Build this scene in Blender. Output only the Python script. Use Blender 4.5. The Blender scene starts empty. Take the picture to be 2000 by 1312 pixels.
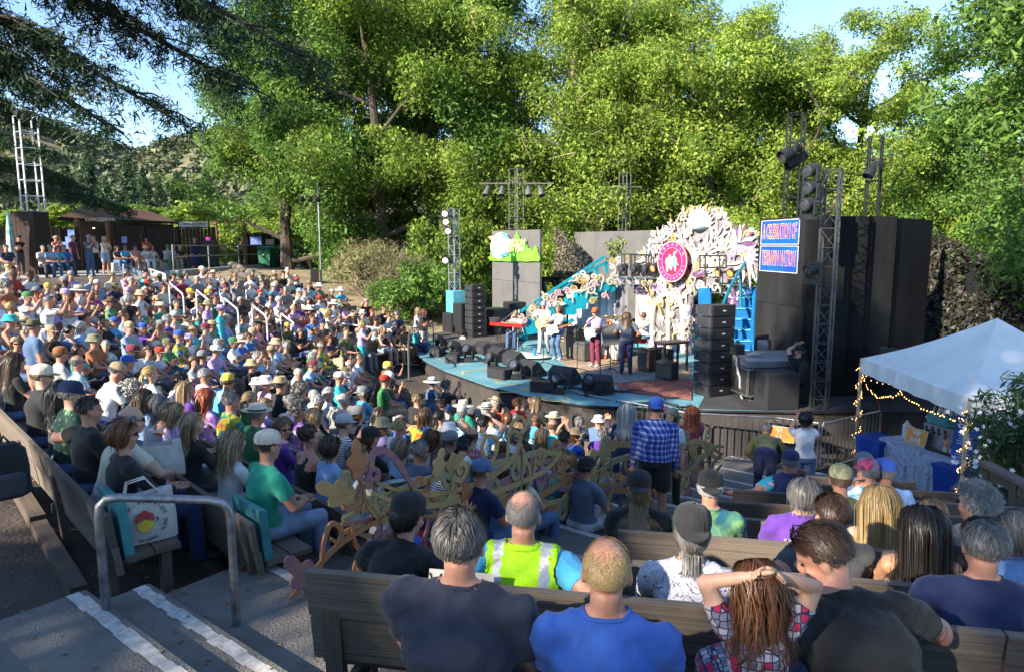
import bpy,bmesh,math,random
import numpy as np
from mathutils import Vector,Matrix,noise
R=math.radians
rng=np.random.default_rng(7)
random.seed(7)
SC=bpy.context.scene
COL=SC.collection
# camera (eye at the origin, z up, looking along +y and slightly down)
FPX,PITCH=1333.0,math.atan(178/1333.0)
cam_data=bpy.data.cameras.new('camera');cam_data.lens=24.0;cam_data.sensor_width=36.0
cam_data.clip_start=0.05;cam_data.clip_end=3000
cam=bpy.data.objects.new('camera',cam_data);COL.objects.link(cam)
cam.location=(0,0,0);cam.rotation_euler=(math.pi/2-PITCH,0,0)
SC.camera=cam
# daylight: one sky, one sun
SUN_AZ=math.atan2(-0.74,-0.67)
SUN_EL=R(27)
world=bpy.data.worlds.new('World');SC.world=world;world.use_nodes=True
wn=world.node_tree.nodes;wl=world.node_tree.links
sky=wn.new('ShaderNodeTexSky');sky.sky_type='NISHITA';sky.sun_disc=False
sky.sun_elevation=SUN_EL;sky.sun_rotation=SUN_AZ
sky.air_density=0.85;sky.dust_density=0.05;sky.ozone_density=2.5
bg=wn['Background'];bg.inputs['Strength'].default_value=0.115
wl.new(sky.outputs['Color'],bg.inputs['Color'])
sun_data=bpy.data.lights.new('sun','SUN');sun_data.energy=4.3;sun_data.angle=R(0.53);sun_data.color=(1.0,0.90,0.74)
sun=bpy.data.objects.new('sun',sun_data);COL.objects.link(sun)
SUN_DIR=Vector((math.cos(SUN_EL)*math.sin(SUN_AZ),math.cos(SUN_EL)*math.cos(SUN_AZ),math.sin(SUN_EL)))
sun.rotation_euler=SUN_DIR.to_track_quat('Z','Y').to_euler()
sun.location=SUN_DIR*60
SC.view_settings.view_transform='Standard';SC.view_settings.look='None'
SC.view_settings.exposure=1.68;SC.view_settings.gamma=1.0;SC.view_settings.use_curve_mapping=False
SC.render.engine='CYCLES'
SC.cycles.use_denoising=True
SC.cycles.max_bounces=6;SC.cycles.diffuse_bounces=3;SC.cycles.glossy_bounces=2;SC.cycles.transmission_bounces=3
SC.cycles.caustics_reflective=False;SC.cycles.caustics_refractive=False
# helpers
CP,SP=math.cos(PITCH),math.sin(PITCH)
def ray(px,py):
 a,b=(px-1000)/FPX,(656-py)/FPX
 return Vector((a,CP+b*SP,-SP+b*CP))
def at(px,py,Y):
 d=ray(px,py);return d*(Y/d.y)
def on(px,py,z):
 d=ray(px,py);return d*(z/d.z)
def V(*a):return Vector(a)
class MB:
 """collects shapes, built as ONE mesh object"""
 def __init__(s):s.v=[];s.f=[];s.m=[]
 def add(s,vs,fs,mi=0):
  o=len(s.v);s.v.extend([tuple(p)for p in vs]);s.f.extend([tuple(i+o for i in f)for f in fs]);s.m.extend([mi]*len(fs));return s
 def obox(s,c,ax,ay,az,mi=0):
  c,ax,ay,az=Vector(c),Vector(ax),Vector(ay),Vector(az)
  vs=[c+ax*i+ay*j+az*k for i in(-1,1)for j in(-1,1)for k in(-1,1)]
  return s.add(vs,[(0,1,3,2),(4,6,7,5),(0,4,5,1),(2,3,7,6),(0,2,6,4),(1,5,7,3)],mi)
 def box(s,c,size,rz=0.0,mi=0):
  u=Vector((math.cos(rz),math.sin(rz),0));w=Vector((-math.sin(rz),math.cos(rz),0))
  return s.obox(c,u*size[0]/2,w*size[1]/2,Vector((0,0,size[2]/2)),mi)
 def tube(s,pts,r,n=8,closed=False,mi=0,flat=1.0):
  pts=[Vector(p)for p in pts];k=len(pts)
  rs=r if isinstance(r,(list,tuple))else[r]*k
  vs=[];up=Vector((0,0,1));prev=None
  for i,p in enumerate(pts):
   if closed:t=pts[(i+1)%k]-pts[i-1]
   else:t=pts[min(i+1,k-1)]-pts[max(i-1,0)]
   if t.length<1e-9:t=Vector((0,0,1))
   t.normalize()
   if prev is None:
    a=t.cross(up)
    if a.length<1e-3:a=t.cross(Vector((0,1,0)))
   else:
    a=prev-t*prev.dot(t)
    if a.length<1e-4:a=t.orthogonal()
   a.normalize();b=t.cross(a);prev=a
   for j in range(n):
    an=2*math.pi*j/n
    vs.append(p+(a*math.cos(an)+b*math.sin(an)*flat)*rs[i])
  fs=[]
  for i in range(k if closed else k-1):
   i2=(i+1)%k
   for j in range(n):fs.append((i*n+j,i*n+(j+1)%n,i2*n+(j+1)%n,i2*n+j))
  if not closed:
   fs.append(tuple(range(n))[::-1]);fs.append(tuple((k-1)*n+j for j in range(n)))
  return s.add(vs,fs,mi)
 def rings(s,rings,mi=0,cap=True):
  n=len(rings[0]);vs=[p for r_ in rings for p in r_];fs=[]
  for i in range(len(rings)-1):
   for j in range(n):fs.append((i*n+j,i*n+(j+1)%n,(i+1)*n+(j+1)%n,(i+1)*n+j))
  if cap:fs.append(tuple(range(n))[::-1]);fs.append(tuple((len(rings)-1)*n+j for j in range(n)))
  return s.add(vs,fs,mi)
 def lathe(s,o,axis,prof,n=16,mi=0,sx=1.0,side=None):
  o=Vector(o);w=Vector(axis).normalized();u=(Vector(side)if side is not None else w.orthogonal()).normalized();v=w.cross(u)
  return s.rings([[o+w*h+(u*math.cos(2*math.pi*j/n)*sx+v*math.sin(2*math.pi*j/n))*max(r_,1e-4)for j in range(n)]for r_,h in prof],mi)
 def ell(s,c,r,rot=None,n=12,m=8,mi=0):
  c=Vector(c);rot=rot or Matrix.Identity(3);rs=[]
  for i in range(m+1):
   ph=math.pi*i/m;z=-math.cos(ph);q=max(math.sin(ph),1e-3)
   rs.append([c+rot@Vector((r[0]*q*math.cos(2*math.pi*j/n),r[1]*q*math.sin(2*math.pi*j/n),r[2]*z))for j in range(n)])
  return s.rings(rs,mi)
 def prism(s,poly,o,u,v,w,mi=0):
  o,u,v,w=Vector(o),Vector(u),Vector(v),Vector(w);n=len(poly)
  a=[o+u*x+v*y for x,y in poly];b=[p+w for p in a]
  fs=[tuple(range(n))[::-1],tuple(range(n,2*n))]+[(i,(i+1)%n,n+(i+1)%n,n+i)for i in range(n)]
  return s.add(a+b,fs,mi)
 def quad(s,a,b,c,d,mi=0):return s.add([a,b,c,d],[(0,1,2,3)],mi)
 def mesh(s,name,mats,smooth=False):
  me=bpy.data.meshes.new(name);me.from_pydata(s.v,[],s.f)
  for m in(mats if isinstance(mats,(list,tuple))else[mats]):me.materials.append(m)
  me.polygons.foreach_set('material_index',s.m)
  if smooth:smooth_by_angle(me)
  me.update();return me
 def obj(s,name,mats,parent=None,smooth=False,world=False):
  """world=True: the shapes were given in world coordinates though the parent stands elsewhere"""
  if parent is not None and world:
   iv=parent.matrix_basis.inverted();s.v=[tuple(iv@Vector(p))for p in s.v]
  return link(name,s.mesh(name,mats,smooth),parent)
def smooth_by_angle(me,ang=38):
 me.polygons.foreach_set('use_smooth',[True]*len(me.polygons))
 bm=bmesh.new();bm.from_mesh(me);lim=R(ang)
 bm.normal_update()
 for e in bm.edges:
  e.smooth=len(e.link_faces)==2 and e.calc_face_angle(0)<lim
 bm.to_mesh(me);bm.free()
def link(name,me,parent=None):
 o=bpy.data.objects.new(name,me);COL.objects.link(o)
 if parent is not None:o.parent=parent
 return o
def thing(name,label,cat,loc=(0,0,0),rz=0.0,group=None):
 o=bpy.data.objects.new(name,None);COL.objects.link(o);o.empty_display_size=0.1
 o.location=loc;o.rotation_euler=(0,0,rz)
 return tag(o,label,cat,group)
def tag(o,label,cat,group=None,kind=None):
 o['label']=label;o['category']=cat
 if group:o['group']=group
 if kind:o['kind']=kind
 return o
def struct(o):o['kind']='structure';return o
def stuff(o):o['kind']='stuff';return o
def children(o):return list(o.children)
def copy_tree(o,parent=None):
 c=o.copy();COL.objects.link(c)
 if parent is not None:c.parent=parent
 for ch in children(o):copy_tree(ch,c)
 return c
def mesh_np(name,v,f,mats,mi=None,smooth=False):
 """fast mesh from numpy arrays; f is (n, 3) or (n, 4)"""
 me=bpy.data.meshes.new(name);n,k=f.shape
 me.vertices.add(len(v));me.vertices.foreach_set('co',np.asarray(v,np.float32).ravel())
 me.loops.add(n*k);me.loops.foreach_set('vertex_index',np.asarray(f,np.int32).ravel())
 me.polygons.add(n);me.polygons.foreach_set('loop_start',np.arange(0,n*k,k,dtype=np.int32))
 try:me.polygons.foreach_set('loop_total',np.full(n,k,np.int32))
 except Exception:pass
 for m in(mats if isinstance(mats,(list,tuple))else[mats]):me.materials.append(m)
 if mi is not None:me.polygons.foreach_set('material_index',np.asarray(mi,np.int32))
 if smooth:me.polygons.foreach_set('use_smooth',np.ones(n,bool))
 me.update(calc_edges=True);me.validate();return me
UP=Vector((0,0,1))
UNIT={}
def unit_box(bev=0.0):
 """shared 1 x 1 x 1 block with softened edges"""
 if 'b' not in UNIT:
  bm=bmesh.new();bmesh.ops.create_cube(bm,size=1.0)
  UNIT['b']=bm
  me=bpy.data.meshes.new('block');bm.to_mesh(me);UNIT['me']=me
 return UNIT['me']
def block(name,mat,c,ax,ay,az,parent=None,base=None):
 """one plank or board: shares the unit mesh, sized by its own transform (ax, ay, az are full-length axes)"""
 key=('blk',mat.name)
 if key not in UNIT:
  me=unit_box().copy();me.materials.append(mat);UNIT[key]=me
 o=link(name,UNIT[key],parent)
 m=Matrix(((ax[0],ay[0],az[0],c[0]),(ax[1],ay[1],az[1],c[1]),(ax[2],ay[2],az[2],c[2]),(0,0,0,1)))
 if parent is not None and base is not None:m=parent.matrix_basis.inverted()@m
 o.matrix_basis=m
 return o
 # materials
MATS={}
def _nt(name):
 m=bpy.data.materials.new(name);m.use_nodes=True;nt=m.node_tree
 return m,nt,nt.nodes,nt.links,nt.nodes['Principled BSDF']
def N(nodes,t,**kw):
 n=nodes.new(t)
 for k,v in kw.items():
  if k in n.inputs:n.inputs[k].default_value=v
  else:setattr(n,k,v)
 return n
def coords(nodes,links,scale=(1,1,1),world=False,rand=True):
 if world:src=N(nodes,'ShaderNodeNewGeometry').outputs['Position']
 else:src=N(nodes,'ShaderNodeTexCoord').outputs['Object']
 mp=N(nodes,'ShaderNodeMapping');mp.inputs['Scale'].default_value=scale
 links.new(src,mp.inputs['Vector'])
 if rand and not world:
  oi=N(nodes,'ShaderNodeObjectInfo');mu=N(nodes,'ShaderNodeMath',operation='MULTIPLY');mu.inputs[1].default_value=37.0
  links.new(oi.outputs['Random'],mu.inputs[0]);links.new(mu.outputs[0],mp.inputs['Location'])
 return mp.outputs['Vector']
def ramp(nodes,stops,interp='LINEAR'):
 r=nodes.new('ShaderNodeValToRGB');r.color_ramp.interpolation=interp
 els=r.color_ramp.elements
 while len(els)<len(stops):els.new(0.5)
 for e,(p,c)in zip(els,stops):e.position=p;e.color=(*c,1)
 return r
def M(name,col,rough=0.75,var=0.18,scale=6.0,bump=0.0,bscale=60.0,metal=0.0,stretch=(1,1,1),world=False,col2=None,spec=0.4,sheen=0.0,obvar=0.0,emit=None,detail=4.0):
 if name in MATS:return MATS[name]
 m,nt,nd,lk,bs=_nt(name)
 bs.inputs['Roughness'].default_value=rough;bs.inputs['Metallic'].default_value=metal
 bs.inputs['Specular IOR Level'].default_value=spec
 if sheen:bs.inputs['Sheen Weight'].default_value=sheen
 c2=col2 or tuple(max(0,c*(1-var*2))for c in col);c1=tuple(min(1,c*(1+var))for c in col)if not col2 else col
 vec=coords(nd,lk,tuple(scale*s for s in stretch),world)
 nz=N(nd,'ShaderNodeTexNoise',Scale=1.0,Detail=detail,Roughness=0.62);lk.new(vec,nz.inputs['Vector'])
 rp=ramp(nd,[(0.3,c2),(0.7,c1)]);lk.new(nz.outputs['Fac'],rp.inputs['Fac'])
 out=rp.outputs['Color']
 if obvar:
  oi=N(nd,'ShaderNodeObjectInfo');hs=N(nd,'ShaderNodeHueSaturation')
  mr=N(nd,'ShaderNodeMapRange');mr.inputs['To Min'].default_value=1-obvar;mr.inputs['To Max'].default_value=1+obvar
  lk.new(oi.outputs['Random'],mr.inputs['Value']);lk.new(mr.outputs[0],hs.inputs['Value']);lk.new(out,hs.inputs['Color']);out=hs.outputs['Color']
 lk.new(out,bs.inputs['Base Color'])
 if bump:
  v2=coords(nd,lk,tuple(bscale*s for s in stretch),world)
  n2=N(nd,'ShaderNodeTexNoise',Scale=1.0,Detail=3.0);lk.new(v2,n2 .inputs['Vector'])
  bp=N(nd,'ShaderNodeBump',Strength=bump,Distance=0.02);lk.new(n2 .outputs['Fac'],bp.inputs['Height']);lk.new(bp.outputs['Normal'],bs.inputs['Normal'])
 if emit:bs.inputs['Emission Color'].default_value=(*emit[0],1);bs.inputs['Emission Strength'].default_value=emit[1]
 MATS[name]=m;return m
def leaf_mat(name,c_dark,c_light,trans=0.35,dry=None,rough=0.55):
 if name in MATS:return MATS[name]
 m,nt,nd,lk,bs=_nt(name)
 ge=N(nd,'ShaderNodeNewGeometry');st=[(0.0,c_dark),(0.55,tuple((a+b)/2 for a,b in zip(c_dark,c_light))),(0.92,c_light)]
 if dry:st.append((1.0,dry))
 rp=ramp(nd,st);lk.new(ge.outputs['Random Per Island'],rp.inputs['Fac'])
 nz=N(nd,'ShaderNodeTexNoise',Scale=0.45,Detail=2.0);lk.new(ge.outputs['Position'],nz.inputs['Vector'])
 hs=N(nd,'ShaderNodeHueSaturation');mr=N(nd,'ShaderNodeMapRange');mr.inputs['From Min'].default_value=0.3;mr.inputs['From Max'].default_value=0.7
 mr.inputs['To Min'].default_value=0.85;mr.inputs['To Max'].default_value=1.65
 lk.new(nz.outputs['Fac'],mr.inputs['Value']);lk.new(mr.outputs[0],hs.inputs['Value']);lk.new(rp.outputs['Color'],hs.inputs['Color'])
 lk.new(hs.outputs['Color'],bs.inputs['Base Color']);bs.inputs['Roughness'].default_value=rough;bs.inputs['Specular IOR Level'].default_value=0.3
 tr=N(nd,'ShaderNodeBsdfTranslucent');lk.new(hs.outputs['Color'],tr.inputs['Color'])
 mx=N(nd,'ShaderNodeMixShader');mx.inputs['Fac'].default_value=trans
 lk.new(bs.outputs[0],mx.inputs[1]);lk.new(tr.outputs[0],mx.inputs[2]);lk.new(mx.outputs[0],nd['Material Output'].inputs['Surface'])
 MATS[name]=m;return m
FONT=None
def text_mesh(txt,size,mat,extrude=0.004,align='CENTER',spacing=1.0,weight=0.0,name='lettering'):
 cu=bpy.data.curves.new('lettering','FONT');cu.body=txt;cu.size=size;cu.extrude=extrude;cu.align_x=align;cu.align_y='CENTER'
 cu.space_character=spacing;cu.resolution_u=2;cu.offset=weight
 o=bpy.data.objects.new('lettering_source',cu);COL.objects.link(o)
 dg=bpy.context.evaluated_depsgraph_get();me=bpy.data.meshes.new_from_object(o.evaluated_get(dg))
 bpy.data.objects.remove(o);bpy.data.curves.remove(cu)
 me.materials.clear();me.materials.append(mat);return me
def frame_mat(o,u,n):
 """u: reading direction, n: facing normal"""
 u=Vector(u).normalized();n=Vector(n).normalized();v=n.cross(u).normalized();u=v.cross(n)
 return Matrix(((u.x,v.x,n.x,o[0]),(u.y,v.y,n.y,o[1]),(u.z,v.z,n.z,o[2]),(0,0,0,1)))
def letter(txt,size,mat,o,u,n,parent=None,sx=1.0,**kw):
 ob=link('lettering',text_mesh(txt,size,mat,**kw),parent)
 m=frame_mat(o,u,n)@Matrix.Diagonal((sx,1,1,1))
 ob.matrix_basis=(parent.matrix_basis.inverted()@m)if parent is not None else m
 return ob
def arc_letters(txt,rad,size,mat,o,u,n,parent,a0,a1,inward=False):
 """letters set round a circle from angle a0 to a1 (degrees, counterclockwise from u), joined into one part"""
 fm=frame_mat(o,u,n);mb=MB()
 for i,ch in enumerate(txt):
  if ch==' ':continue
  a=R(a0+(a1-a0)*(i/max(1,len(txt)-1)))
  me=text_mesh(ch,size,mat,0.002)
  rot=a-math.pi/2 if not inward else a+math.pi/2
  T=fm@Matrix.Translation((math.cos(a)*rad,math.sin(a)*rad,0))@Matrix.Rotation(rot,4,'Z')
  mb.add([T@p.co for p in me.vertices],[tuple(f.vertices)for f in me.polygons]);bpy.data.meshes.remove(me)
 return mb.obj('lettering',mat,parent,world=True)
 # the bowl: terraces falling towards the stage pit
PIT=Vector((3.0,17.0,0));ZPIT=-4.65
SECT=[(259.6,0.218),(224.6,0.228),(187.0,0.222),(150.0,0.200)]
NRM=[Vector((math.cos(R(a)),math.sin(R(a)),0))for a,_ in SECT]
def apoth(x,y):
 return[(Vector((x,y,0))-PIT).dot(n)for n in NRM]
def gz_np(x,y):
 d=np.stack([(x-PIT.x)*n.x+(y-PIT.y)*n.y for n in NRM]);w=np.exp(np.clip(5*(d-d.max(0)),-60,0));w/=w.sum(0)
 zs=np.stack([np.minimum(ZPIT+s*np.maximum(0,d[i]-4.5),-1.32 if i else-1.66)for i,(_,s)in enumerate(SECT)])
 return(w*zs).sum(0)
def gz(x,y):return float(gz_np(np.array([float(x)]),np.array([float(y)]))[0])
m_dirt=M('trodden_dirt',(0.125,0.098,0.078),0.95,0,1.3,0.7,30,world=True,col2=(0.06,0.047,0.038))
m_dry=M('dry_grass_slope',(0.36,0.28,0.17),0.95,0.0,0.9,0.6,14,world=True,col2=(0.20,0.155,0.10))
m_leaf_litter=M('forest_floor',(0.16,0.13,0.07),0.95,0.3,0.8,0.5,10,world=True)
m_asph=M('worn_asphalt',(0.235,0.215,0.19),0.93,0,1.7,0.9,70,world=True,col2=(0.12,0.108,0.098),detail=12)
m_conc=M('concrete',(0.36,0.35,0.33),0.9,0.12,2.0,0.25,40,world=True)
m_white_line=M('worn_white_paint',(0.62,0.61,0.58),0.8,0.0,16,0.2,60,world=True,col2=(0.30,0.28,0.26))
fine=np.arange(-34,40.01,0.4)
far=np.array([50,70,100,150,220,320,480,700,1000.0])
gx=np.concatenate([-far[::-1]+0,fine,far]);gy=np.concatenate([-far[::-1],np.arange(-34,62.01,0.4),far[1:]])
X,Y=np.meshgrid(gx,gy,indexing='ij')
Z=gz_np(X,Y)-0.03
nn=np.sin(X*1.7+np.sin(Y*1.3))*np.cos(Y*1.9+X*0.4)
rad=np.hypot(X-PIT.x,Y-PIT.y)
Z+=0.03*nn*(rad>14)+0.10*np.sin(X*0.5)*np.cos(Y*0.6)*(rad>20)
i,j=np.meshgrid(np.arange(len(gx)-1),np.arange(len(gy)-1),indexing='ij');ny=len(gy)
F=np.stack([i*ny+j,(i+1)*ny+j,(i+1)*ny+j+1,i*ny+j+1],-1).reshape(-1,4)
cx,cy=X.ravel()[F].mean(1),Y.ravel()[F].mean(1)
th=np.degrees(np.arctan2(cy-PIT.y,cx-PIT.x))%360;rr=np.hypot(cx-PIT.x,cy-PIT.y)
mi=np.zeros(len(F),int)
mi[(th>95)&(th<141)&(rr>9)]=1
mi[(th>118)&(th<150)&(rr>20)]=1
mi[(th<118)|(rr>60)|(th>330)]=2
mi[(rr>27)&(th>150)&(th<200)]=1
struct(link('ground',mesh_np('ground',np.stack([X.ravel(),Y.ravel(),Z.ravel()],1),F,[m_dirt,m_dry,m_leaf_litter],mi,True)))
# the stepped aisle between the two banks of benches
RL0,RLU=Vector((-2.36,4.0,0)),Vector((0.61,0.79,0)).normalized();RLW=Vector((RLU.y,-RLU.x,0))
def aisle(s,w):
 p=RL0+RLU*s+RLW*w;return p
mb=MB();ml=MB()
EDGE=[-3.6,-2.7,-1.8,-0.9,0.0,0.42]+[1.34+0.87*k for k in range(14)]
for s0,s1 in zip(EDGE[:-1],EDGE[1:]):
 c=aisle((s0+s1)/2,0.9);z=gz(c.x,c.y)+0.09
 wl_,wr_=-0.75,2.0
 o=aisle((s0+s1)/2,(wl_+wr_)/2)
 mb.obox((o.x,o.y,z-0.5),RLU*((s1-s0)/2),RLW*((wr_-wl_)/2),(0,0,0.5))
 a=aisle(s1-0.085,0);n=26
 for q in range(n):
  w0,w1=wl_+(wr_-wl_)*q/n,wl_+(wr_-wl_)*(q+0.985)/n
  e0,e1=0.040+random.uniform(-0.010,0.010),0.048+random.uniform(-0.008,0.01)
  p0,p1=a+RLW*w0,a+RLW*w1
  ml.quad(*[(p.x,p.y,z+0.004)for p in(p0-RLU*e0,p1-RLU*e0,p1+RLU*e1,p0+RLU*e1)])
st=struct(mb.obj('aisle_steps',m_asph));wl_o=ml.obj('painted_edge',m_white_line,st)
def aisle_z(s):
 s0,s1=[(u,v)for u,v in zip(EDGE[:-1],EDGE[1:])if u<=max(-3.5,min(s,12))<=v][0];c=aisle((s0+s1)/2,0.9);return gz(c.x,c.y)+0.09
 # benches: weathered planks on posts
m_wood=[M('weathered_plank_%s'%n,c,0.85,0,3.0,0.5,22,stretch=(0.5,9,9),col2=c2)for n,c,c2 in(('grey',(0.25,0.205,0.165),(0.105,0.08,0.062)),('brown',(0.23,0.165,0.115),(0.10,0.07,0.05)),('dark',(0.17,0.13,0.10),(0.07,0.052,0.042)))]
m_post=M('bench_post',(0.15,0.115,0.09),0.9,0.3,5,0.4,30,stretch=(6,6,0.6))
ORD=['first','second','third','fourth','fifth','sixth','seventh','eighth','ninth','tenth','eleventh','twelfth','thirteenth','fourteenth']
BENCHES={}
def bench(origin,tang,length,label,key,facing,detail=True,back=0.80):
 """origin: ground point under the back plane at one end; tang: unit vector along the bench; facing: unit vector to the stage"""
 rz=math.atan2(tang.y,tang.x);o=thing('wooden_bench',label,'bench',origin,rz,'wooden audience benches')
 s=1.0 if Vector((-tang.y,tang.x,0)).dot(facing)>0 else-1.0
 n=max(1,math.ceil(length/3.2));L=length/n
 rb=random.Random(key[0]*97+key[1])
 for q in range(n):
  xc=(q+0.5)*L
  for zc,h in((back-0.12,0.235),(back-0.37,0.225)):
   tl=0.12
   block('back_plank',rb.choice(m_wood),(xc,-s*(0.02+(zc-0.4)*0.16)+rb.uniform(-.004,.004),zc),(L-0.012,0,rb.uniform(-.008,.008)),(0,0.042,0.042*tl*s),(0,-s*h*tl,h),o)
  for yy,wd in((0.125,0.19),(0.325,0.185)):
   block('seat_plank',rb.choice(m_wood),(xc,s*yy,0.425+rb.uniform(-.004,.004)),(L-0.014,0,0),(0,wd,0),(0,0,0.045),o)
 m=max(2,round(length/1.7)+1)
 for q in range(m):
  x=0.12+(length-0.24)*q/(m-1)
  block('post',m_post,(x,-s*0.055,back/2-0.06),(0.09,0,0),(0,0.055,-0.0),(0,-s*0.10,back-0.12),o)
  block('leg',m_post,(x,s*0.33,0.17),(0.085,0,0),(0,0.075,0),(0,0,0.46),o)
  if detail:block('brace',m_post,(x+0.075,s*0.14,0.36),(0.04,0,0),(0,0.5,0),(0,0,0.085),o)
 BENCHES[key]=(Vector(origin),tang,facing,length,o)
 return o
def ray_hit(p,d,q,e):
 det=d.x*-e.y+e.x*d.y
 r_=q-p
 return(r_.x*-e.y+e.x*r_.y)/det
f0=-NRM[0];t0=Vector((f0 .y,-f0 .x,0))
if t0 .x<0:t0=-t0
S0_Y=[2.05,3.05,3.9,4.75,5.6,6.45,7.3,8.2,9.1]
S0_X=[-0.82,-0.98,-0.15,0.75,1.55,1.9,2.3,3.0,3.7]
S0_R=[4.6,5.0,5.4,5.6,5.6,5.6,5.6,5.2,5.0]
for k,(x0,y0,x1)in enumerate(zip(S0_X,S0_Y,S0_R)):
 p=Vector((x0,y0-0.18*x0,0));g=gz(p.x+1,p.y)+(.06 if k==0 else.04 if k==1 else 0);p.z=g
 nr=len(S0_Y)-k
 bench(p,t0,(x1-x0)/t0 .x,'weathered grey bench, %s row up from the barricades in the near right bank'%ORD[nr-1],(0,k),f0,back=.80 if k==0 else.97)
K0={}
def sector(i,a_list,ang_lo,ang_hi,name,lo_fn=None,hi_fn=None,k0=0):
 K0[i]=k0
 n=NRM[i];f=-n;t=Vector((-n.y,n.x,0))
 for k,a in enumerate(a_list,k0):
  base=PIT+n*a
  def lim(ang,sgn):
   e=Vector((math.cos(R(ang)),math.sin(R(ang)),0));tt=ray_hit(base,t,PIT,e);return tt+sgn*0.55
  hi=hi_fn(base,t)if hi_fn else lim(ang_hi,-1)
  lo=lo_fn(base,t)if lo_fn else lim(ang_lo,1)
  if hi-lo<1.2:continue
  st_=base+t*hi;p=Vector((st_.x,st_.y,gz(base.x,base.y)))
  bench(p,-t,hi-lo,'weathered bench, %s row from the stage in the %s bank'%(ORD[k-k0],name),(i,k),f,detail=(i==1))
rows1=[5.55+0.9*k for k in range(-2,9)]
rows2=[7.2+0.9*k for k in range(-1,12)]
rows3=[8.6+0.9*k for k in range(10)]
sector(1,rows1,206,242,'near left',hi_fn=lambda b,t:ray_hit(b,t,aisle(0,-0.95 if(b-PIT).length>12.5 else-0.42),RLU),k0=-2)
sector(2,rows2,168.5,206,'middle left',k0=-1)
sector(3,rows3,151,168.5,'far left',lo_fn=lambda b,t:max(ray_hit(b,t,Vector((-4.6,25.6,0)),Vector((-5.6,5.0,0))),-9.0)+0.6)
for k,(p0,p1,zz)in enumerate(((on(20,925,-2.62),on(156,1165,-2.78),0),(on(378,1000,-2.9),on(500,1108,-3.0),0))):
 d=p1-p0;th=thing('timber_sleeper',('dark timber sleeper along the terrace edge at bottom left' if k==0 else 'dark timber sleeper at the foot of the second left bench'),'sleeper',tuple(p0));n=2
 for q in range(n):block('sleeper_length',m_wood[2],p0 .lerp(p1,(q+.5)/n)+UP*.0,d/n*.985,Vector((-d.y,d.x,0)).normalized()*.13,UP*.13,th,base=True)
gl_=np.random.default_rng(15);n=2600;x=gl_.uniform(-6.5,4.5,n);y=gl_.uniform(1.5,11,n);z=gz_np(x,y)+0.0;rel=np.stack([x-RL0 .x,y-RL0 .y],1);sa=rel@np.array([RLU.x,RLU.y]);wa=rel@np.array([RLW.x,RLW.y]);ina=(wa>-.75)&(wa<2.0);z=np.where(ina,[aisle_z(min(12,max(-3.4,q)))for q in sa],z)+.006
a=gl_.uniform(0,6.283,n);s_=gl_.uniform(.008,.030,n);c_=np.stack([x,y,z],1);u=np.stack([np.cos(a),np.sin(a),gl_.normal(0,.15,n)],1)*s_[:,None];w=np.stack([-np.sin(a),np.cos(a),gl_.normal(0,.3,n)],1)*s_[:,None]*.5
V_=np.stack([c_-u,c_+w,c_+u,c_-w],1).reshape(-1,3);F_=np.arange(4*n).reshape(-1,4)
stuff(link('leaf_litter',mesh_np('leaf_litter',V_,F_,M('dry_leaf',(0.30,0.20,0.09),0.9,0,40,world=True,col2=(0.10,0.065,0.035)))))
# trees
m_bark=M('bark',(0.085,0.066,0.052),0.95,0.3,4,0.9,18,stretch=(3,3,0.7))
m_bark_pale=M('pale_bark',(0.25,0.20,0.16),0.95,0.3,4,0.8,18,stretch=(3,3,0.7))
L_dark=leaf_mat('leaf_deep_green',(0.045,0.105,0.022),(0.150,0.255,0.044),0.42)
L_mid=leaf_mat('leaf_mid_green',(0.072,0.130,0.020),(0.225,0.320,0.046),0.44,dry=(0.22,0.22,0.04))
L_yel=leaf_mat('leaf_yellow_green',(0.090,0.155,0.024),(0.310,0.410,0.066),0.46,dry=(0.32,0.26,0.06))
L_ced=leaf_mat('cedar_needles',(0.012,0.032,0.016),(0.035,0.070,0.026),0.12)
L_con=leaf_mat('conifer_needles',(0.02,0.045,0.02),(0.06,0.10,0.04),0.15)
L_dryb=leaf_mat('dry_brush',(0.12,0.12,0.05),(0.28,0.25,0.13),0.25,dry=(0.36,0.27,0.18))
L_hill=leaf_mat('chaparral',(0.045,0.065,0.03),(0.115,0.13,0.06),0.1,dry=(0.2,0.17,0.1))
L_ole=leaf_mat('oleander_leaf',(0.018,0.045,0.018),(0.05,0.10,0.035),0.2)
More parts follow.
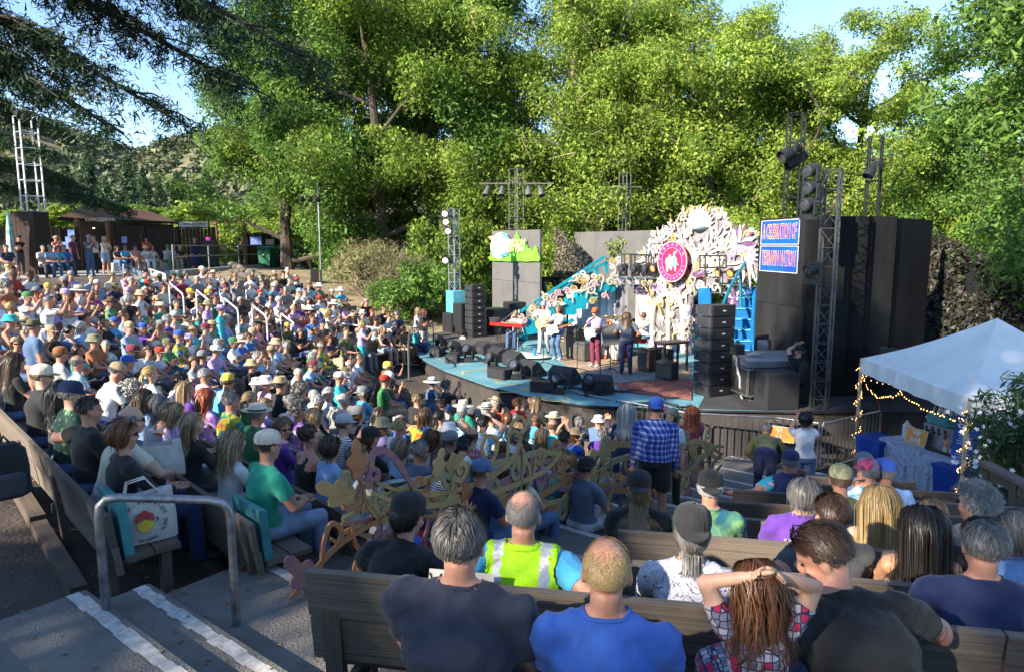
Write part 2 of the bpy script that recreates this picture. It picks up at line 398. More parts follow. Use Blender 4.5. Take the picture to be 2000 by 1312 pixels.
def leaf_cloud(pts,per,rad,size,asp=0.45,g=None,droop=0.0,squash=0.75,up=0.3,quad=False):
 """pts: clump centres (n,3); returns verts, quads of rhombic leaves"""
 g=g or rng
 n=len(pts);k=n*per
 c=np.repeat(np.asarray(pts,float),per,0)
 rr_=np.repeat(np.broadcast_to(np.asarray(rad,float),(n,)),per)[:,None]
 d=g.normal(size=(k,3));d/=np.linalg.norm(d,axis=1)[:,None]
 q=g.random((k,1))**0.45
 p=c+d*q*rr_*np.array([1,1,squash])
 if droop:p[:,2]-=droop*(q[:,0]**2)*rr_[:,0]
 nrm=d*0.7+g.normal(size=(k,3))*0.6+np.array([0,0,up]);nrm/=np.linalg.norm(nrm,axis=1)[:,None]
 a=np.cross(nrm,g.normal(size=(k,3)));a[:,2]-=droop*0.8;a-=nrm*(a*nrm).sum(1)[:,None];a/=np.linalg.norm(a,axis=1)[:,None]
 b=np.cross(nrm,a);s=size*(0.5+1.15*g.random((k,1))**1.6)
 if not quad:return np.stack([p-a*s*0.5+b*s*asp*.5,p+a*s*0.55,p-a*s*0.35-b*s*asp*.62],1).reshape(-1,3),np.arange(k*3).reshape(-1,3)
 v=np.stack([p-a*s*0.5,p+b*s*asp*0.5+a*s*0.05,p+a*s*0.5,p-b*s*asp*0.5+a*s*0.05],1).reshape(-1,3)
 return v,np.arange(k*4).reshape(-1,4)
def skeleton(h,lean,nl,spread,seed,start=0.22,levels=2,top=0.95,curl=0.35,r0=0.28):
 """trunk and limbs as tapered tubes; returns (MB of wood, array of twig points)"""
 r_=random.Random(seed);mb=MB();tips=[]
 tr=[];p=Vector((0,0,-0.3));d=Vector((lean[0],lean[1],1)).normalized()
 n=9
 for i in range(n+1):
  tr.append(p.copy());p=p+d*(h*0.86/n);d=(d+Vector((r_.uniform(-.12,.12),r_.uniform(-.12,.12),0.03))).normalized()
 mb.tube(tr,[r0*(1.25 if i==0 else 1-0.85*i/n)for i in range(n+1)],9)
 def limb(p,d,L,r,lev):
  pts=[p.copy()];k=5
  for i in range(k):
   d=(d+Vector((r_.uniform(-curl,curl),r_.uniform(-curl,curl),r_.uniform(-.15,.3)))*0.6).normalized();p=p+d*(L/k);pts.append(p.copy())
  mb.tube(pts,[r*(1-0.8*i/k)for i in range(k+1)],6 if lev<2 else 4)
  tips.append(pts[-1]);tips.append(pts[-2]);tips.append(pts[-3])
  if lev<levels:
   for q in range(4 if lev==1 else 3):
    i=r_.randint(2,k);a=r_.uniform(0,6.28)
    dd=(d*0.6+Vector((math.cos(a),math.sin(a),r_.uniform(-.2,.5)))).normalized()
    limb(pts[i],dd,L*r_.uniform(.4,.6),r*0.5,lev+1)
 for q in range(nl):
  f=start+(top-start)*(q+r_.random()*0.6)/nl;i=min(n-1,int(f*n));u=f*n-i
  p=tr[i].lerp(tr[i+1],max(0,min(1,u)));a=q*2.4+r_.uniform(-.4,.4)
  L=spread*(1.05-0.55*f)*r_.uniform(.75,1.15)
  limb(p,Vector((math.cos(a),math.sin(a),r_.uniform(.15,.7))).normalized(),L,r0*(0.42-.25*f),1)
 tips.append(tr[-1]);return mb,np.array([tuple(t)for t in tips])
TREES={}
m_twig=M('dry_twig',(0.34,0.27,0.19),0.9,0.2,3)
def tree_kind(key,h,spread,nl,mat,bark,per,rad,size,seed,lean=(0,0),droop=0.0,start=0.15,asp=0.45,drop_to=None,squash=0.75,r0=0.28,levels=2):
 wood,tips=skeleton(h,lean,nl,spread,seed,start,r0=r0,levels=levels);g=np.random.default_rng(seed)
 rads=rad*(0.7+0.7*g.random(len(tips)))
 v,f=leaf_cloud(tips,per,rads,size*1.12,asp*1.15,g,droop,squash)
 if drop_to:
  sel=tips[g.random(len(tips))<0.5];cur=[]
  for t in sel:
   L=g.uniform(0.6,drop_to)
   for q in np.linspace(0,1,6):cur.append((t[0]+0.15*q,t[1]-.1*q,t[2]-L*q))
  v2,f2=leaf_cloud(np.array(cur),max(6,per//12),0.22,size,asp,g,0.8);f2=f2+len(v);v=np.concatenate([v,v2]);f=np.concatenate([f,f2])
 mi=None
 if drop_to or key=='alder':
  v3,f3=leaf_cloud(tips[g.random(len(tips))<.55],7,.85,.75,.022,g,.8);mi=np.concatenate([np.zeros(len(f),int),np.ones(len(f3),int)]);f=np.concatenate([f,f3+len(v)]);v=np.concatenate([v,v3])
 TREES[key]=(mesh_np('crown',v,f,[mat,m_twig],mi),wood.mesh('trunk',bark,True))
def plant_tree(key,x,y,rz,sc,name,label,z=None,group=None,cat='tree',crown='crown'):
 o=thing(name,label,cat,(x,y,gz(x,y)if z is None else z),rz,group)
 c=link(crown,TREES[key][0],o);t=link('trunk',TREES[key][1],o)
 if not isinstance(sc,tuple):sc=(sc,sc,sc)
 for q in(c,t):q.scale=sc
 return o
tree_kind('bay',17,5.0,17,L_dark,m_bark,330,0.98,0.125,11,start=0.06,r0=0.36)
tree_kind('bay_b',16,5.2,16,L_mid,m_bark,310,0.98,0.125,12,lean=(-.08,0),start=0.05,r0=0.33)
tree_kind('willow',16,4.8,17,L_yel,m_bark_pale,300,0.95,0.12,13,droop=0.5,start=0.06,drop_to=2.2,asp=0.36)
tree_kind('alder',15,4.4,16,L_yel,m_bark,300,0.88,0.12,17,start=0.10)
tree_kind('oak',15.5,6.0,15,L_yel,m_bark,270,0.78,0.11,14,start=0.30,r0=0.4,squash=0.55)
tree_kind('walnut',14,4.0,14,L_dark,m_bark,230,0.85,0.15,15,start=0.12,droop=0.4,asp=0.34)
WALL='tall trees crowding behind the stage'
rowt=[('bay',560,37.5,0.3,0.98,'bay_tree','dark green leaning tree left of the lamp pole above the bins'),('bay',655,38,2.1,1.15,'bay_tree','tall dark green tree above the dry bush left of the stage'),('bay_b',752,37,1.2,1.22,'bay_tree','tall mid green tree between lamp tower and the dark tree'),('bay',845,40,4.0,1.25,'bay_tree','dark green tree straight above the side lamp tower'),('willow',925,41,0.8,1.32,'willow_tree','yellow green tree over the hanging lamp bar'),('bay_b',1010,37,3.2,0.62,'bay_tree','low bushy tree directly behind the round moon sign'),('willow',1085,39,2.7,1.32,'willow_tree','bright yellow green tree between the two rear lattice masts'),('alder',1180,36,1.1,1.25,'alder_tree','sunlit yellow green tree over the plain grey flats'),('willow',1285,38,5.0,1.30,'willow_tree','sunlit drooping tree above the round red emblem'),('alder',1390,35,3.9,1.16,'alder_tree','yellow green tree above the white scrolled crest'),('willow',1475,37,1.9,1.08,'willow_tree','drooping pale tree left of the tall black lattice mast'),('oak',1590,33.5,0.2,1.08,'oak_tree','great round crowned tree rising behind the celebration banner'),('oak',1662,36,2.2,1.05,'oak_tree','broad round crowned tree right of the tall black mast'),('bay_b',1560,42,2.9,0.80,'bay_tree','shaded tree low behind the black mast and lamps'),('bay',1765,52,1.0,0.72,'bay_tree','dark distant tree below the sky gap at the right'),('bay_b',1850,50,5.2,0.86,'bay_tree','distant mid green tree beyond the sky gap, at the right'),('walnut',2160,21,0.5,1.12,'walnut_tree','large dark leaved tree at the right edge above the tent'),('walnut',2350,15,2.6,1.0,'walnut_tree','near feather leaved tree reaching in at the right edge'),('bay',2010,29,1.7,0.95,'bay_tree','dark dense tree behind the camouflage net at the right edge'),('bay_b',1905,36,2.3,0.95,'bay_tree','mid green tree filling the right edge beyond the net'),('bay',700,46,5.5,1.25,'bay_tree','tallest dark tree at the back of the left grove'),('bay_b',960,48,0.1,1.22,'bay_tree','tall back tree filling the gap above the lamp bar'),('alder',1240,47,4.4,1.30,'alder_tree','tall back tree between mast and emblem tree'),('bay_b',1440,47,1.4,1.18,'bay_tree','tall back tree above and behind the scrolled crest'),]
for key,px,Y_,rz,sc,nm,lab in rowt:
 p=at(px,478,Y_);plant_tree(key,p.x,p.y,rz,sc,nm,lab,z=gz(p.x,p.y)-0.2,group=WALL)
def shrub_mesh(key,mat,w,h,n,per,rad,size,seed,asp=0.45,droop=0.0,up=0.3):
 g=np.random.default_rng(seed);pts=[];mb=MB()
 for q in range(n):
  a=g.random()*6.283;r_=math.sqrt(g.random());z=g.random()**0.7
  rr_=r_*w*(1-0.45*z)
  pts.append((rr_*math.cos(a),rr_*math.sin(a),0.12+z*h))
  if q%3==0:mb.tube([(0.1*math.cos(a),0.1*math.sin(a),-0.1),(rr_*.5*math.cos(a),rr_*.5*math.sin(a),z*h*.6),pts[-1]],[0.03,0.02,0.008],4)
 v,f=leaf_cloud(np.array(pts),per,rad,size,asp,g,droop,0.8,up,key=='oleander')
 TREES[key]=(mesh_np('foliage',v,f,mat),mb.mesh('stems',m_bark,True))
def plant_shrub(key,x,y,rz,sc,name,label,group=None,z=None):
 o=thing(name,label,'shrub',(x,y,gz(x,y)-0.05 if z is None else z),rz,group)
 if not isinstance(sc,tuple):sc=(sc,sc,sc)
 for m_,nm in zip(TREES[key],('foliage','stem')):link(nm,m_,o).scale=sc
 return o
shrub_mesh('ivy',L_dark,1.6,1.8,60,70,0.42,0.15,31)
shrub_mesh('bush',L_mid,1.6,2.4,60,75,0.45,0.15,32)
shrub_mesh('broom',L_dryb,1.9,2.2,80,95,0.42,0.16,33,asp=0.12,up=0.9)
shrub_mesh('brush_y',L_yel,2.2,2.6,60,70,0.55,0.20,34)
G='undergrowth left of the stage'
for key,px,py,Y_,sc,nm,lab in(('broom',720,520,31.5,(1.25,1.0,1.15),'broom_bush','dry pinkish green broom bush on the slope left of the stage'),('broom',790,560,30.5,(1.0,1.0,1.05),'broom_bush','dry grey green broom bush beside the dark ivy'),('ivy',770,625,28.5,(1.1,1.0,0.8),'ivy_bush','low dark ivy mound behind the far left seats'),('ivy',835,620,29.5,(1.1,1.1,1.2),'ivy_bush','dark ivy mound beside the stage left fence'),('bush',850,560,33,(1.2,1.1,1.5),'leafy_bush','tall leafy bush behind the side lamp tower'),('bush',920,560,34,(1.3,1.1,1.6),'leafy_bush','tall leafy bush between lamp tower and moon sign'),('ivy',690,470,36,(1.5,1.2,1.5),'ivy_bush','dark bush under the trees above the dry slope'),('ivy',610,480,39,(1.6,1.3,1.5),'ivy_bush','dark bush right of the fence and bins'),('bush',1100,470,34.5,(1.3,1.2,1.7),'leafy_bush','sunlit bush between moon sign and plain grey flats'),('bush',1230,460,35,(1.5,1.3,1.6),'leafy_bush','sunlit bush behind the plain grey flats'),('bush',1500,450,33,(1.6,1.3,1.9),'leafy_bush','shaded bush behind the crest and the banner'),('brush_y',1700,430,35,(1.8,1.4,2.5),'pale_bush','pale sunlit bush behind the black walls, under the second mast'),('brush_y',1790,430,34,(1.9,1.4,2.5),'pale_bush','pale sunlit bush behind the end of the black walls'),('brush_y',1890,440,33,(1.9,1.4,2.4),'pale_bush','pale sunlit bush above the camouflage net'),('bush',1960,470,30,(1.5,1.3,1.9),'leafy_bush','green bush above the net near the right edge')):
 p=at(px,py,Y_);z=gz(p.x,p.y);plant_shrub(key,p.x,p.y,px*0.37,sc,nm,lab,G if px<930 else 'bushes behind the stage',z=min(z,p.z-1.0)if px>930 else z-0.1)
 # hills and the country beyond the fence
hx=np.linspace(-560,260,83);hy=np.linspace(120,520,41);HX,HY=np.meshgrid(hx,hy,indexing='ij')
def hill_z(x,y):
 t=np.clip((y-120)/260,0,1);px=1000+1333*x/y
 ridge=44+22*np.exp(-((px-20)/170)**2)+20*np.exp(-((px-560)/190)**2)-4*np.exp(-((px-292)/45)**2)
 ridge=ridge+5*np.sin(x*0.03+1)*np.cos(y*0.02)
 return-2+ridge*(t*t*(3-2*t))+2.0*np.sin(x*0.09)*np.sin(y*0.07)*t
HZ=hill_z(HX,HY)
i,j=np.meshgrid(np.arange(82),np.arange(40),indexing='ij')
F=np.stack([i*41+j,(i+1)*41+j,(i+1)*41+j+1,i*41+j+1],-1).reshape(-1,4)
m_hill=M('dry_hillside',(0.22,0.19,0.10),0.95,0,0.05,0,1,world=True,col2=(0.09,0.10,0.05))
struct(link('hills',mesh_np('hills',np.stack([HX.ravel(),HY.ravel(),HZ.ravel()],1),F,m_hill,None,True)))
g=np.random.default_rng(5);n=5200
x=g.uniform(-430,60,n);y=g.uniform(125,400,n);keep=(1000+1333*x/y>-60)&(1000+1333*x/y<700);x,y=x[keep],y[keep]
z=hill_z(x,y)
v,f=leaf_cloud(np.stack([x,y,z+1.4],1),34,2.6*(0.5+g.random(len(x))),1.9,0.7,g,0,0.8)
stuff(link('hillside_scrub',mesh_np('hillside_scrub',v,f,L_hill)))
def conifer_mesh(key,h,w,seed,mat):
 g=np.random.default_rng(seed);mb=MB();mb.tube([(0,0,-.5),(0,0,h)],[0.022*h,0.01],7);pts=[];rd=[]
 for q in range(150):
  t=g.random()**0.8;a=g.random()*6.283;r_=w*(1-t)*(0.45+0.55*g.random())+0.1
  pts.append((r_*math.cos(a),r_*math.sin(a),h*(0.08+0.92*t)-0.25*r_));rd.append(0.35+0.55*(1-t))
 v,f=leaf_cloud(np.array(pts),45,np.array(rd)*h/14,0.034*h,0.3,g,0.5,0.6)
 TREES[key]=(mesh_np('crown',v,f,mat),mb.mesh('trunk',m_bark,True))
conifer_mesh('fir',14,3.4,41,L_con);conifer_mesh('fir_b',14,4.4,42,L_con)
tree_kind('round',7,2.6,9,L_mid,m_bark,80,0.75,0.30,43,start=0.1,r0=0.16)
tree_kind('round_y',7,2.6,9,L_yel,m_bark,80,0.75,0.30,44,start=0.1,r0=0.16)
for q,(key,px,ytop,Y_,lab)in enumerate((('fir',246,308,105,'slim pointed fir standing clear against the sky saddle'),('fir_b',168,296,95,'broad pale fir on the hillside left of the slim fir'),('fir_b',128,318,100,'smaller fir behind the white lattice tower'),('fir',345,338,110,'fir on the hillside right of the slim fir'),('fir_b',310,352,100,'fir lower on the hillside above the roof'),('fir',205,345,92,'dark fir between the broad and slim firs'),('fir_b',402,330,120,'far fir near the edge of the big dark tree'),('fir',278,330,125,'small dark fir in the saddle of the hills'))):
 p=at(px,ytop,Y_);zb=-1.5 if Y_<120 else float(hill_z(np.array([p.x]),np.array([p.y]))[0]);h=p.z-zb
 plant_tree(key,p.x,p.y,q*1.3,(h/14*0.9,h/14*0.9,h/14),'fir_tree',lab,z=zb,group='firs on the hillside')
for q,(key,px,ytop,Y_,lab)in enumerate((('round_y',190,372,62,'pale green rounded tree just over the left of the roof'),('round',245,378,58,'green rounded tree over the middle of the roof'),('round',296,380,60,'bright green rounded tree over the right of the roof'),('round',350,388,56,'dark green rounded tree over the white banner'),('round_y',405,366,52,'bronze green rounded tree left of the gate posts'),('round_y',470,380,60,'sunlit yellow tree behind the timber gate'),('round_y',545,375,58,'sunlit yellow tree behind the fence with bins'),('round',150,385,66,'green tree behind the lattice tower foot'),('round_y',605,400,55,'yellow tree behind the lamp pole'),('round_y',20,390,60,'pale tree over the fence at the left edge'),('round',85,395,64,'green tree over the fence beside the tower'))):
 p=at(px,ytop,Y_);s=(p.z+1.5)/7.4
 plant_tree(key,p.x,p.y,q*1.7,(s*1.5,s*1.5,s),'rounded_tree',lab,z=-1.5,group='rounded trees beyond the fence')
for q,(px,Y_,lab)in enumerate(((440,46,'yellow bush seen through the iron gate'),(490,47,'yellow bush behind the right gate post'),(540,46,'yellow bush over the bin fence'),(590,45,'yellow bush right of the bin fence'),(395,47,'yellow bush behind the fence panel by the gate'))):
 p=at(px,478,Y_);plant_shrub('brush_y',p.x,p.y,q*2.0,(0.95,0.95,1.1),'yellow_bush',lab,'yellow bushes beyond the gate',z=-1.6)
 # cedars: drooping sprays of needles on long limbs
def cedar_mesh(key,limbs,seed,trunk_h,tr=0.45,needle=0.14,per=44,rad=0.16):
 """limbs: (height, azimuth, length, rise, droop)"""
 g=np.random.default_rng(seed);mb=MB();mb.tube([(0,0,-.5),(0.1,0.1,trunk_h*.5),(0,0.2,trunk_h)],[tr,tr*.7,0.06],10);pts=[]
 for(h,az,L,rise,droop)in limbs:
  d=np.array([math.cos(az),math.sin(az)]);side=np.array([-d[1],d[0]]);ln=[]
  for q in range(15):
   t=q/14;ln.append((d[0]*L*t,d[1]*L*t,h+rise*t-droop*t*t))
  mb.tube(ln,[0.11*(1-.85*q/14)*max(.6,L/7)for q in range(15)],5)
  for q in range(int(L*(6 if key=='near_cedar' else 8))):
   t=0.12+0.88*g.random();k=min(13,int(t*14));u=t*14-k;b=np.array(ln[k])*(1-u)+np.array(ln[k+1])*u
   s=(1 if g.random()<.5 else-1);tl=(0.5+1.5*g.random())*(1.15-.7*t)*L/7
   e=b+np.array([*(side*s*tl*.7+d*tl*.8),-0.12-0.42*tl*g.random()])
   mb.tube([b,(b+e)/2+np.array([0,0,0.05]),e],[0.018,0.012,0.004],3)
   for w in np.linspace(0.15,1,7):
    c=b*(1-w)+e*w;pts.append(c+g.normal(size=3)*0.05)
    if g.random()<0.5:pts.append(c+np.array([*(g.normal(size=2)*0.10),-0.1-0.28*g.random()]))
 v,f=leaf_cloud(np.array(pts),per,rad*(0.7+0.6*g.random(len(pts))),needle,0.14,g,0.35,0.8)
 TREES[key]=(mesh_np('crown',v,f,L_ced),mb.mesh('trunk',m_bark,True))
cx,cy=-11.5,6.5
def limb_to(px,py,Y_,h,droop):
 p=at(px,py,Y_);dx,dy=p.x-cx,p.y-cy;L=math.hypot(dx,dy);zt=p.z+2.0
 return(h,math.atan2(dy,dx),L,zt-h+droop,droop)
cedar_mesh('near_cedar',[limb_to(470,80,9.5,7.4,1.9),limb_to(330,135,9.0,6.8,2.2),limb_to(235,160,8.4,6.4,2.0),limb_to(140,40,10,7.0,1.8),limb_to(590,20,9.5,8.0,1.8),limb_to(400,-70,8.6,8.2,1.6),limb_to(20,20,8.5,7.2,1.5),limb_to(240,-60,9.5,8.2,1.5),(9.0,-2.2,6,1.4,1.5),(9.6,-0.9,7,1.5,1.6)],51,13,0.5,.10,25,.13)
plant_tree('near_cedar',cx,cy,0,1.0,'cedar_tree','near dark cedar whose drooping boughs hang across the top left',z=-2.6)
cedar_mesh('far_cedar',[(4.1+0.43*q,q*2.39,(8.2-0.36*q)*(0.8+.3*((q*7)%5)/5),1.0,1.9)for q in range(15)],52,10.5,0.4,0.22,22,0.24)
p=at(-75,478,31.5);plant_tree('far_cedar',p.x,p.y,0.4,1.0,'cedar_tree','dark layered cedar behind the white lattice tower at left',z=-1.4)
G='shade trees behind the camera'
for q,(key,x,y,sc,lab)in enumerate((('bay',-13.5,-8.0,1.22,'dense shade tree left of the camera, nearest the seats'),('bay_b',-10.0,-12.5,1.05,'shade tree left behind the camera, second from the seats'),('bay',-8,-15.5,0.9,'shade tree behind the camera on the left'),('bay_b',-20,-14,0.95,'outer shade tree far left behind the camera'),('bay',-3,-18,1.0,'shade tree farthest behind the camera'))):
 plant_tree(key,x,y,q*1.1,sc,'bay_tree',lab,z=-1.7,group=G)
 # the stage
ZS=-3.6
SN=Vector((-0.85,-0.52,0)).normalized();ST=Vector((0.52,-0.85,0)).normalized();UP=Vector((0,0,1))
m_black=M('black_paint',(0.022,0.022,0.024),0.6,0.4,2,0.15,12)
m_blackmet=M('black_metal',(0.022,0.022,0.024),0.45,0.2,8,0,spec=0.5)
m_grille=M('speaker_grille',(0.018,0.018,0.02),0.55,0.3,90,0.4,200)
m_cab=M('speaker_cabinet',(0.032,0.033,0.037),0.6,0.25,30,0.25,160)
m_flat=M('scuffed_black_flat',(0.026,0.0245,0.027),0.8,0,1.3,0.2,8,col2=(0.011,0.0105,0.012),stretch=(1,1,0.5),spec=.2)
m_flat2=M('matt_black_flat',(0.011,0.011,0.012),0.8,0.4,1.3,0.1,8,spec=.15)
m_gflat=M('sunlit_black_flat',(0.135,0.13,0.128),0.8,0,1.6,0.1,10,col2=(0.092,0.09,0.09))  # black-painted flats: the grey of direct sun is put into their colour
m_alu=M('aluminium',(0.55,0.56,0.58),0.35,0.1,20,0,metal=0.9)
m_galv=M('galvanised_pipe',(0.30,0.31,0.33),0.42,0.2,14,0.1,60,metal=0.85)
m_steel=M('grey_steel',(0.11,0.112,0.118),0.5,0.2,10,metal=0.6)
m_whitep=M('white_pipe',(0.62,0.63,0.64),0.4,0.1,10)
m_blue_deck=M('turquoise_stage_paint',(0.17,0.35,0.39),0.75,0,1.1,0.15,10,world=True,col2=(0.075,0.22,0.27))
m_yel_paint=M('yellow_stage_paint',(0.55,0.42,0.12),0.8,0.3,5)
m_turq=M('turquoise_paint',(0.006,0.27,0.36),0.45,0.12,2)
m_cream=M('cream_paint',(0.54,0.47,0.35),0.55,0.08,5)
m_ivory=M('ivory_paint',(0.58,0.54,0.49),0.55,0.06,5)
m_gold=M('gold_paint',(0.50,0.35,0.14),0.5,0.2,7)
m_pink=M('pink_paint',(0.55,0.36,0.37),0.55,0.15,5)
m_lilac=M('lilac_paint',(0.34,0.26,0.44),0.55,0.2,4)
m_teal=M('pale_teal_paint',(0.40,0.62,0.62),0.55,0.2,5)
m_dkpl=M('dark_plum_paint',(0.16,0.07,0.15),0.55,0.3,6)
m_dkgr=M('dark_olive_shadow_paint',(0.10,0.09,0.085),0.7,0.3,5)
m_blue_st=M('blue_stair_paint',(0.004,0.125,0.33),0.5,0.15,2,0.1,20)
m_curt=M('lavender_white_curtain',(0.62,0.60,0.68),0.9,0.1,3)
m_dcurt=M('dark_violet_curtain',(0.10,0.07,0.13),0.9,0.2,3)
outline=[(-3.3,22.7),(-2.65,20.9),(-1.93,19.4),(-0.65,17.3),(0.58,15.9),(1.66,15.2),(4.3,14.75),(6.4,14.6),(9.4,14.6),(13.5,15.5),(14,31),(-1,32),(-3.4,28)]
stage=thing('stage','raised outdoor stage with a curved turquoise painted deck and dark fascia','stage',(3,20,ZPIT))
mb=MB();mb.prism(outline,(0,0,ZS-0.012),(1,0,0),(0,1,0),(0,0,0.012));mb.obj('deck',m_blue_deck,stage,world=True);mb=MB();mb.prism(outline,(0,0,ZS-0.06),(1,0,0),(0,1,0),(0,0,0.046));mb.obj('deck_edge',m_black,stage,world=True)
inset=[(x*0.985+0.06,y*0.99+0.22)for x,y in outline]
mb=MB();mb.prism(inset,(0,0,ZPIT-0.6),(1,0,0),(0,1,0),(0,0,ZS-0.062-ZPIT+0.6));mb.obj('fascia',M('dark_fascia_board',(0.075,0.062,0.055),0.85,0.3,1.5,0.3,12,col2=(0.035,0.032,0.032)),stage,world=True)
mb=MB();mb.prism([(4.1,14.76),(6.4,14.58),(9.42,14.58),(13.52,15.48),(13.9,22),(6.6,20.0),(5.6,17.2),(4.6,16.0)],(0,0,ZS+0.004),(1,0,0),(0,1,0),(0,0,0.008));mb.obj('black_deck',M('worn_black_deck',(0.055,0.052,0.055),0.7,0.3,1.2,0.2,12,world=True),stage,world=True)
mb=MB()
for px,py,r_,a0,a1 in((955,728,0.5,0,3.6),(1005,744,0.34,2,5.8),(935,705,0.45,1,4),(1060,760,0.3,0,6.0),(890,700,0.35,3,6),(1085,778,0.22,0,6.2),(985,760,0.3,4,7)):
 c=on(px,py,ZS);pr=None
 for q in range(19):
  a=a0+(a1-a0)*q/18;e=Vector((c.x+r_*math.cos(a)*1.5,c.y+r_*math.sin(a)*(1+q*0.02),ZS+0.005));w=Vector((math.cos(a),math.sin(a),0))*0.035
  if pr:mb.quad(pr[0],pr[1],e+w,e-w)
  pr=(e-w,e+w)
mb.obj('painted_scrolls',m_yel_paint,stage,world=True)
def slab(name,label,cat,pts,z,t,mat):
 mb=MB();mb.prism([(p.x,p.y)for p in pts],(0,0,z),(1,0,0),(0,1,0),(0,0,t));return tag(mb.obj(name,mat),label,cat)
slab('riser','low black riser under the far loudspeaker stack','riser',[on(845,651,-3.3),on(893,676,-3.3),on(985,668,-3.3),on(1010,648,-3.3),on(960,634,-3.3)],ZS+0.003,0.3,M('dusty_riser',(0.10,0.088,0.078),0.85,0.3,2))
slab('rug','large tan rug worn under the band','rug',[on(1085,700,ZS),on(1165,748,ZS),on(1230,758,ZS),on(1345,762,ZS),on(1350,712,ZS),on(1240,680,ZS),on(1150,676,ZS)],ZS+0.006,0.012,M('tan_rug',(0.42,0.31,0.20),0.95,0,3,0.5,60,col2=(0.24,0.17,0.12)))
slab('rug','rust red patterned rug in front of the loudspeaker stack','rug',[on(1200,748,ZS),on(1215,765,ZS),on(1350,782,ZS),on(1352,742,ZS),on(1290,738,ZS)],ZS+0.022,0.012,M('rust_rug',(0.40,0.13,0.075),0.95,0,7,0.5,60,col2=(0.13,0.05,0.05)))
slab('rug','grey rug under the lead guitarist','rug',[on(1140,728,ZS),on(1190,752,ZS),on(1300,742,ZS),on(1270,716,ZS)],ZS+0.040,0.01,M('grey_rug',(0.25,0.24,0.24),0.95,0.3,9,0.5,80))
# flats
def flat(o,label,base,u,wid,z0,z1,n,mat,thick=0.09,rows=2):
 u=Vector(u).normalized();w=u.cross(UP);th=thing('scenery_flat',label,'stage flat',(base.x,base.y,z0))
 for q in range(n):
  for r_ in range(rows):
   h=(z1-z0)/rows;c=base+u*(wid*(q+.5)/n);c=Vector((c.x,c.y,z0+h*(r_+.5)))-w*(0.004*((q+r_)%2))
   block('panel',mat,c,u*(wid/n-0.012),w*thick,UP*(h-0.012),th,base=True)
 return th
flat(0,'dusty grey flat of four panels carrying the moon sign',V(-0.83,30,0),ST,3.75,ZS,0.585,2,m_gflat)
flat(0,'plain grey flats behind the turquoise staircase',V(3.0,33,0),ST,6.6,ZS,0.585,4,m_gflat)
mb=MB()
b0,b1=V(6.52,18.1,0),V(6.82,15.95,0)
flat(0,'tall black flat that carries the blue banner',b0,b1-b0,(b1-b0).length,ZS,0.66,2,m_flat,rows=2)
flat(0,'tall matt black wall running right from the banner flat',b1+V(0.05,0.0,0),(1,0.12,0),2.15,ZS,0.655,2,m_flat2,rows=1)
b2=b1+V(2.21,0.32,0)
flat(0,'last black wall panel before the camouflage net',b2,V(0.78,0.62,0),2.05,ZS,0.62,1,m_flat,rows=1)
# celebration banner: two printed sheets
m_bluep=M('blue_banner_print',(0.008,0.115,0.62),0.4,0,2.2,0.05,9,col2=(0.012,0.045,0.42))
m_letter=M('banner_lettering',(0.72,0.42,0.22),0.5,0,14,0,col2=(0.70,0.66,0.50))
m_letin=M('banner_letter_fill',(0.40,0.05,0.06),0.5,0.3,14)
bu=(b1-b0).normalized();bn=bu.cross(UP);bn=bn if bn.x<0 else-bn
ban=thing('banner','blue celebration banner of two sheets with white piping and tall lettering','banner',tuple(b0+bn*0.06+UP*(-0.5)))
for(za,zb_,txt,y0)in((0.0,0.60,'A CELEBRATION OF',0),(-0.68,-0.035,'TERRAPIN NATION',0)):
 L=(b1-b0).length;c=b0+bn*0.06+bu*(L*0.49);W=L*0.82
 block('sheet',m_bluep,(c.x,c.y,(za+zb_)/2),bu*W,bn*0.015,UP*(zb_-za),ban,base=True)
 for zz in(za+0.006,zb_-0.006):block('piping',m_whitep,(c.x+bn.x*.012,c.y+bn.y*.012,zz),bu*W,bn*0.012,UP*0.016,ban,base=True)
 for s in(-1,1):block('piping',m_whitep,(c.x+bn.x*.012+bu.x*W/2*s,c.y+bn.y*.012+bu.y*W/2*s,(za+zb_)/2),bu*0.016,bn*0.012,UP*(zb_-za),ban,base=True)
 for m_l,off,wt in((m_letter,.014,.010),(m_letin,.0185,-.006)):
  me=text_mesh(txt,.52,m_l,.0015,weight=wt);wid=max(v.co.x for v in me.vertices)-min(v.co.x for v in me.vertices)
  q=link('lettering',me,ban);q.matrix_basis=ban.matrix_basis.inverted()@frame_mat(c+bn*off+UP*((za+zb_)/2),bu,bn)@Matrix.Diagonal((W*.90/wid,1,1,1))
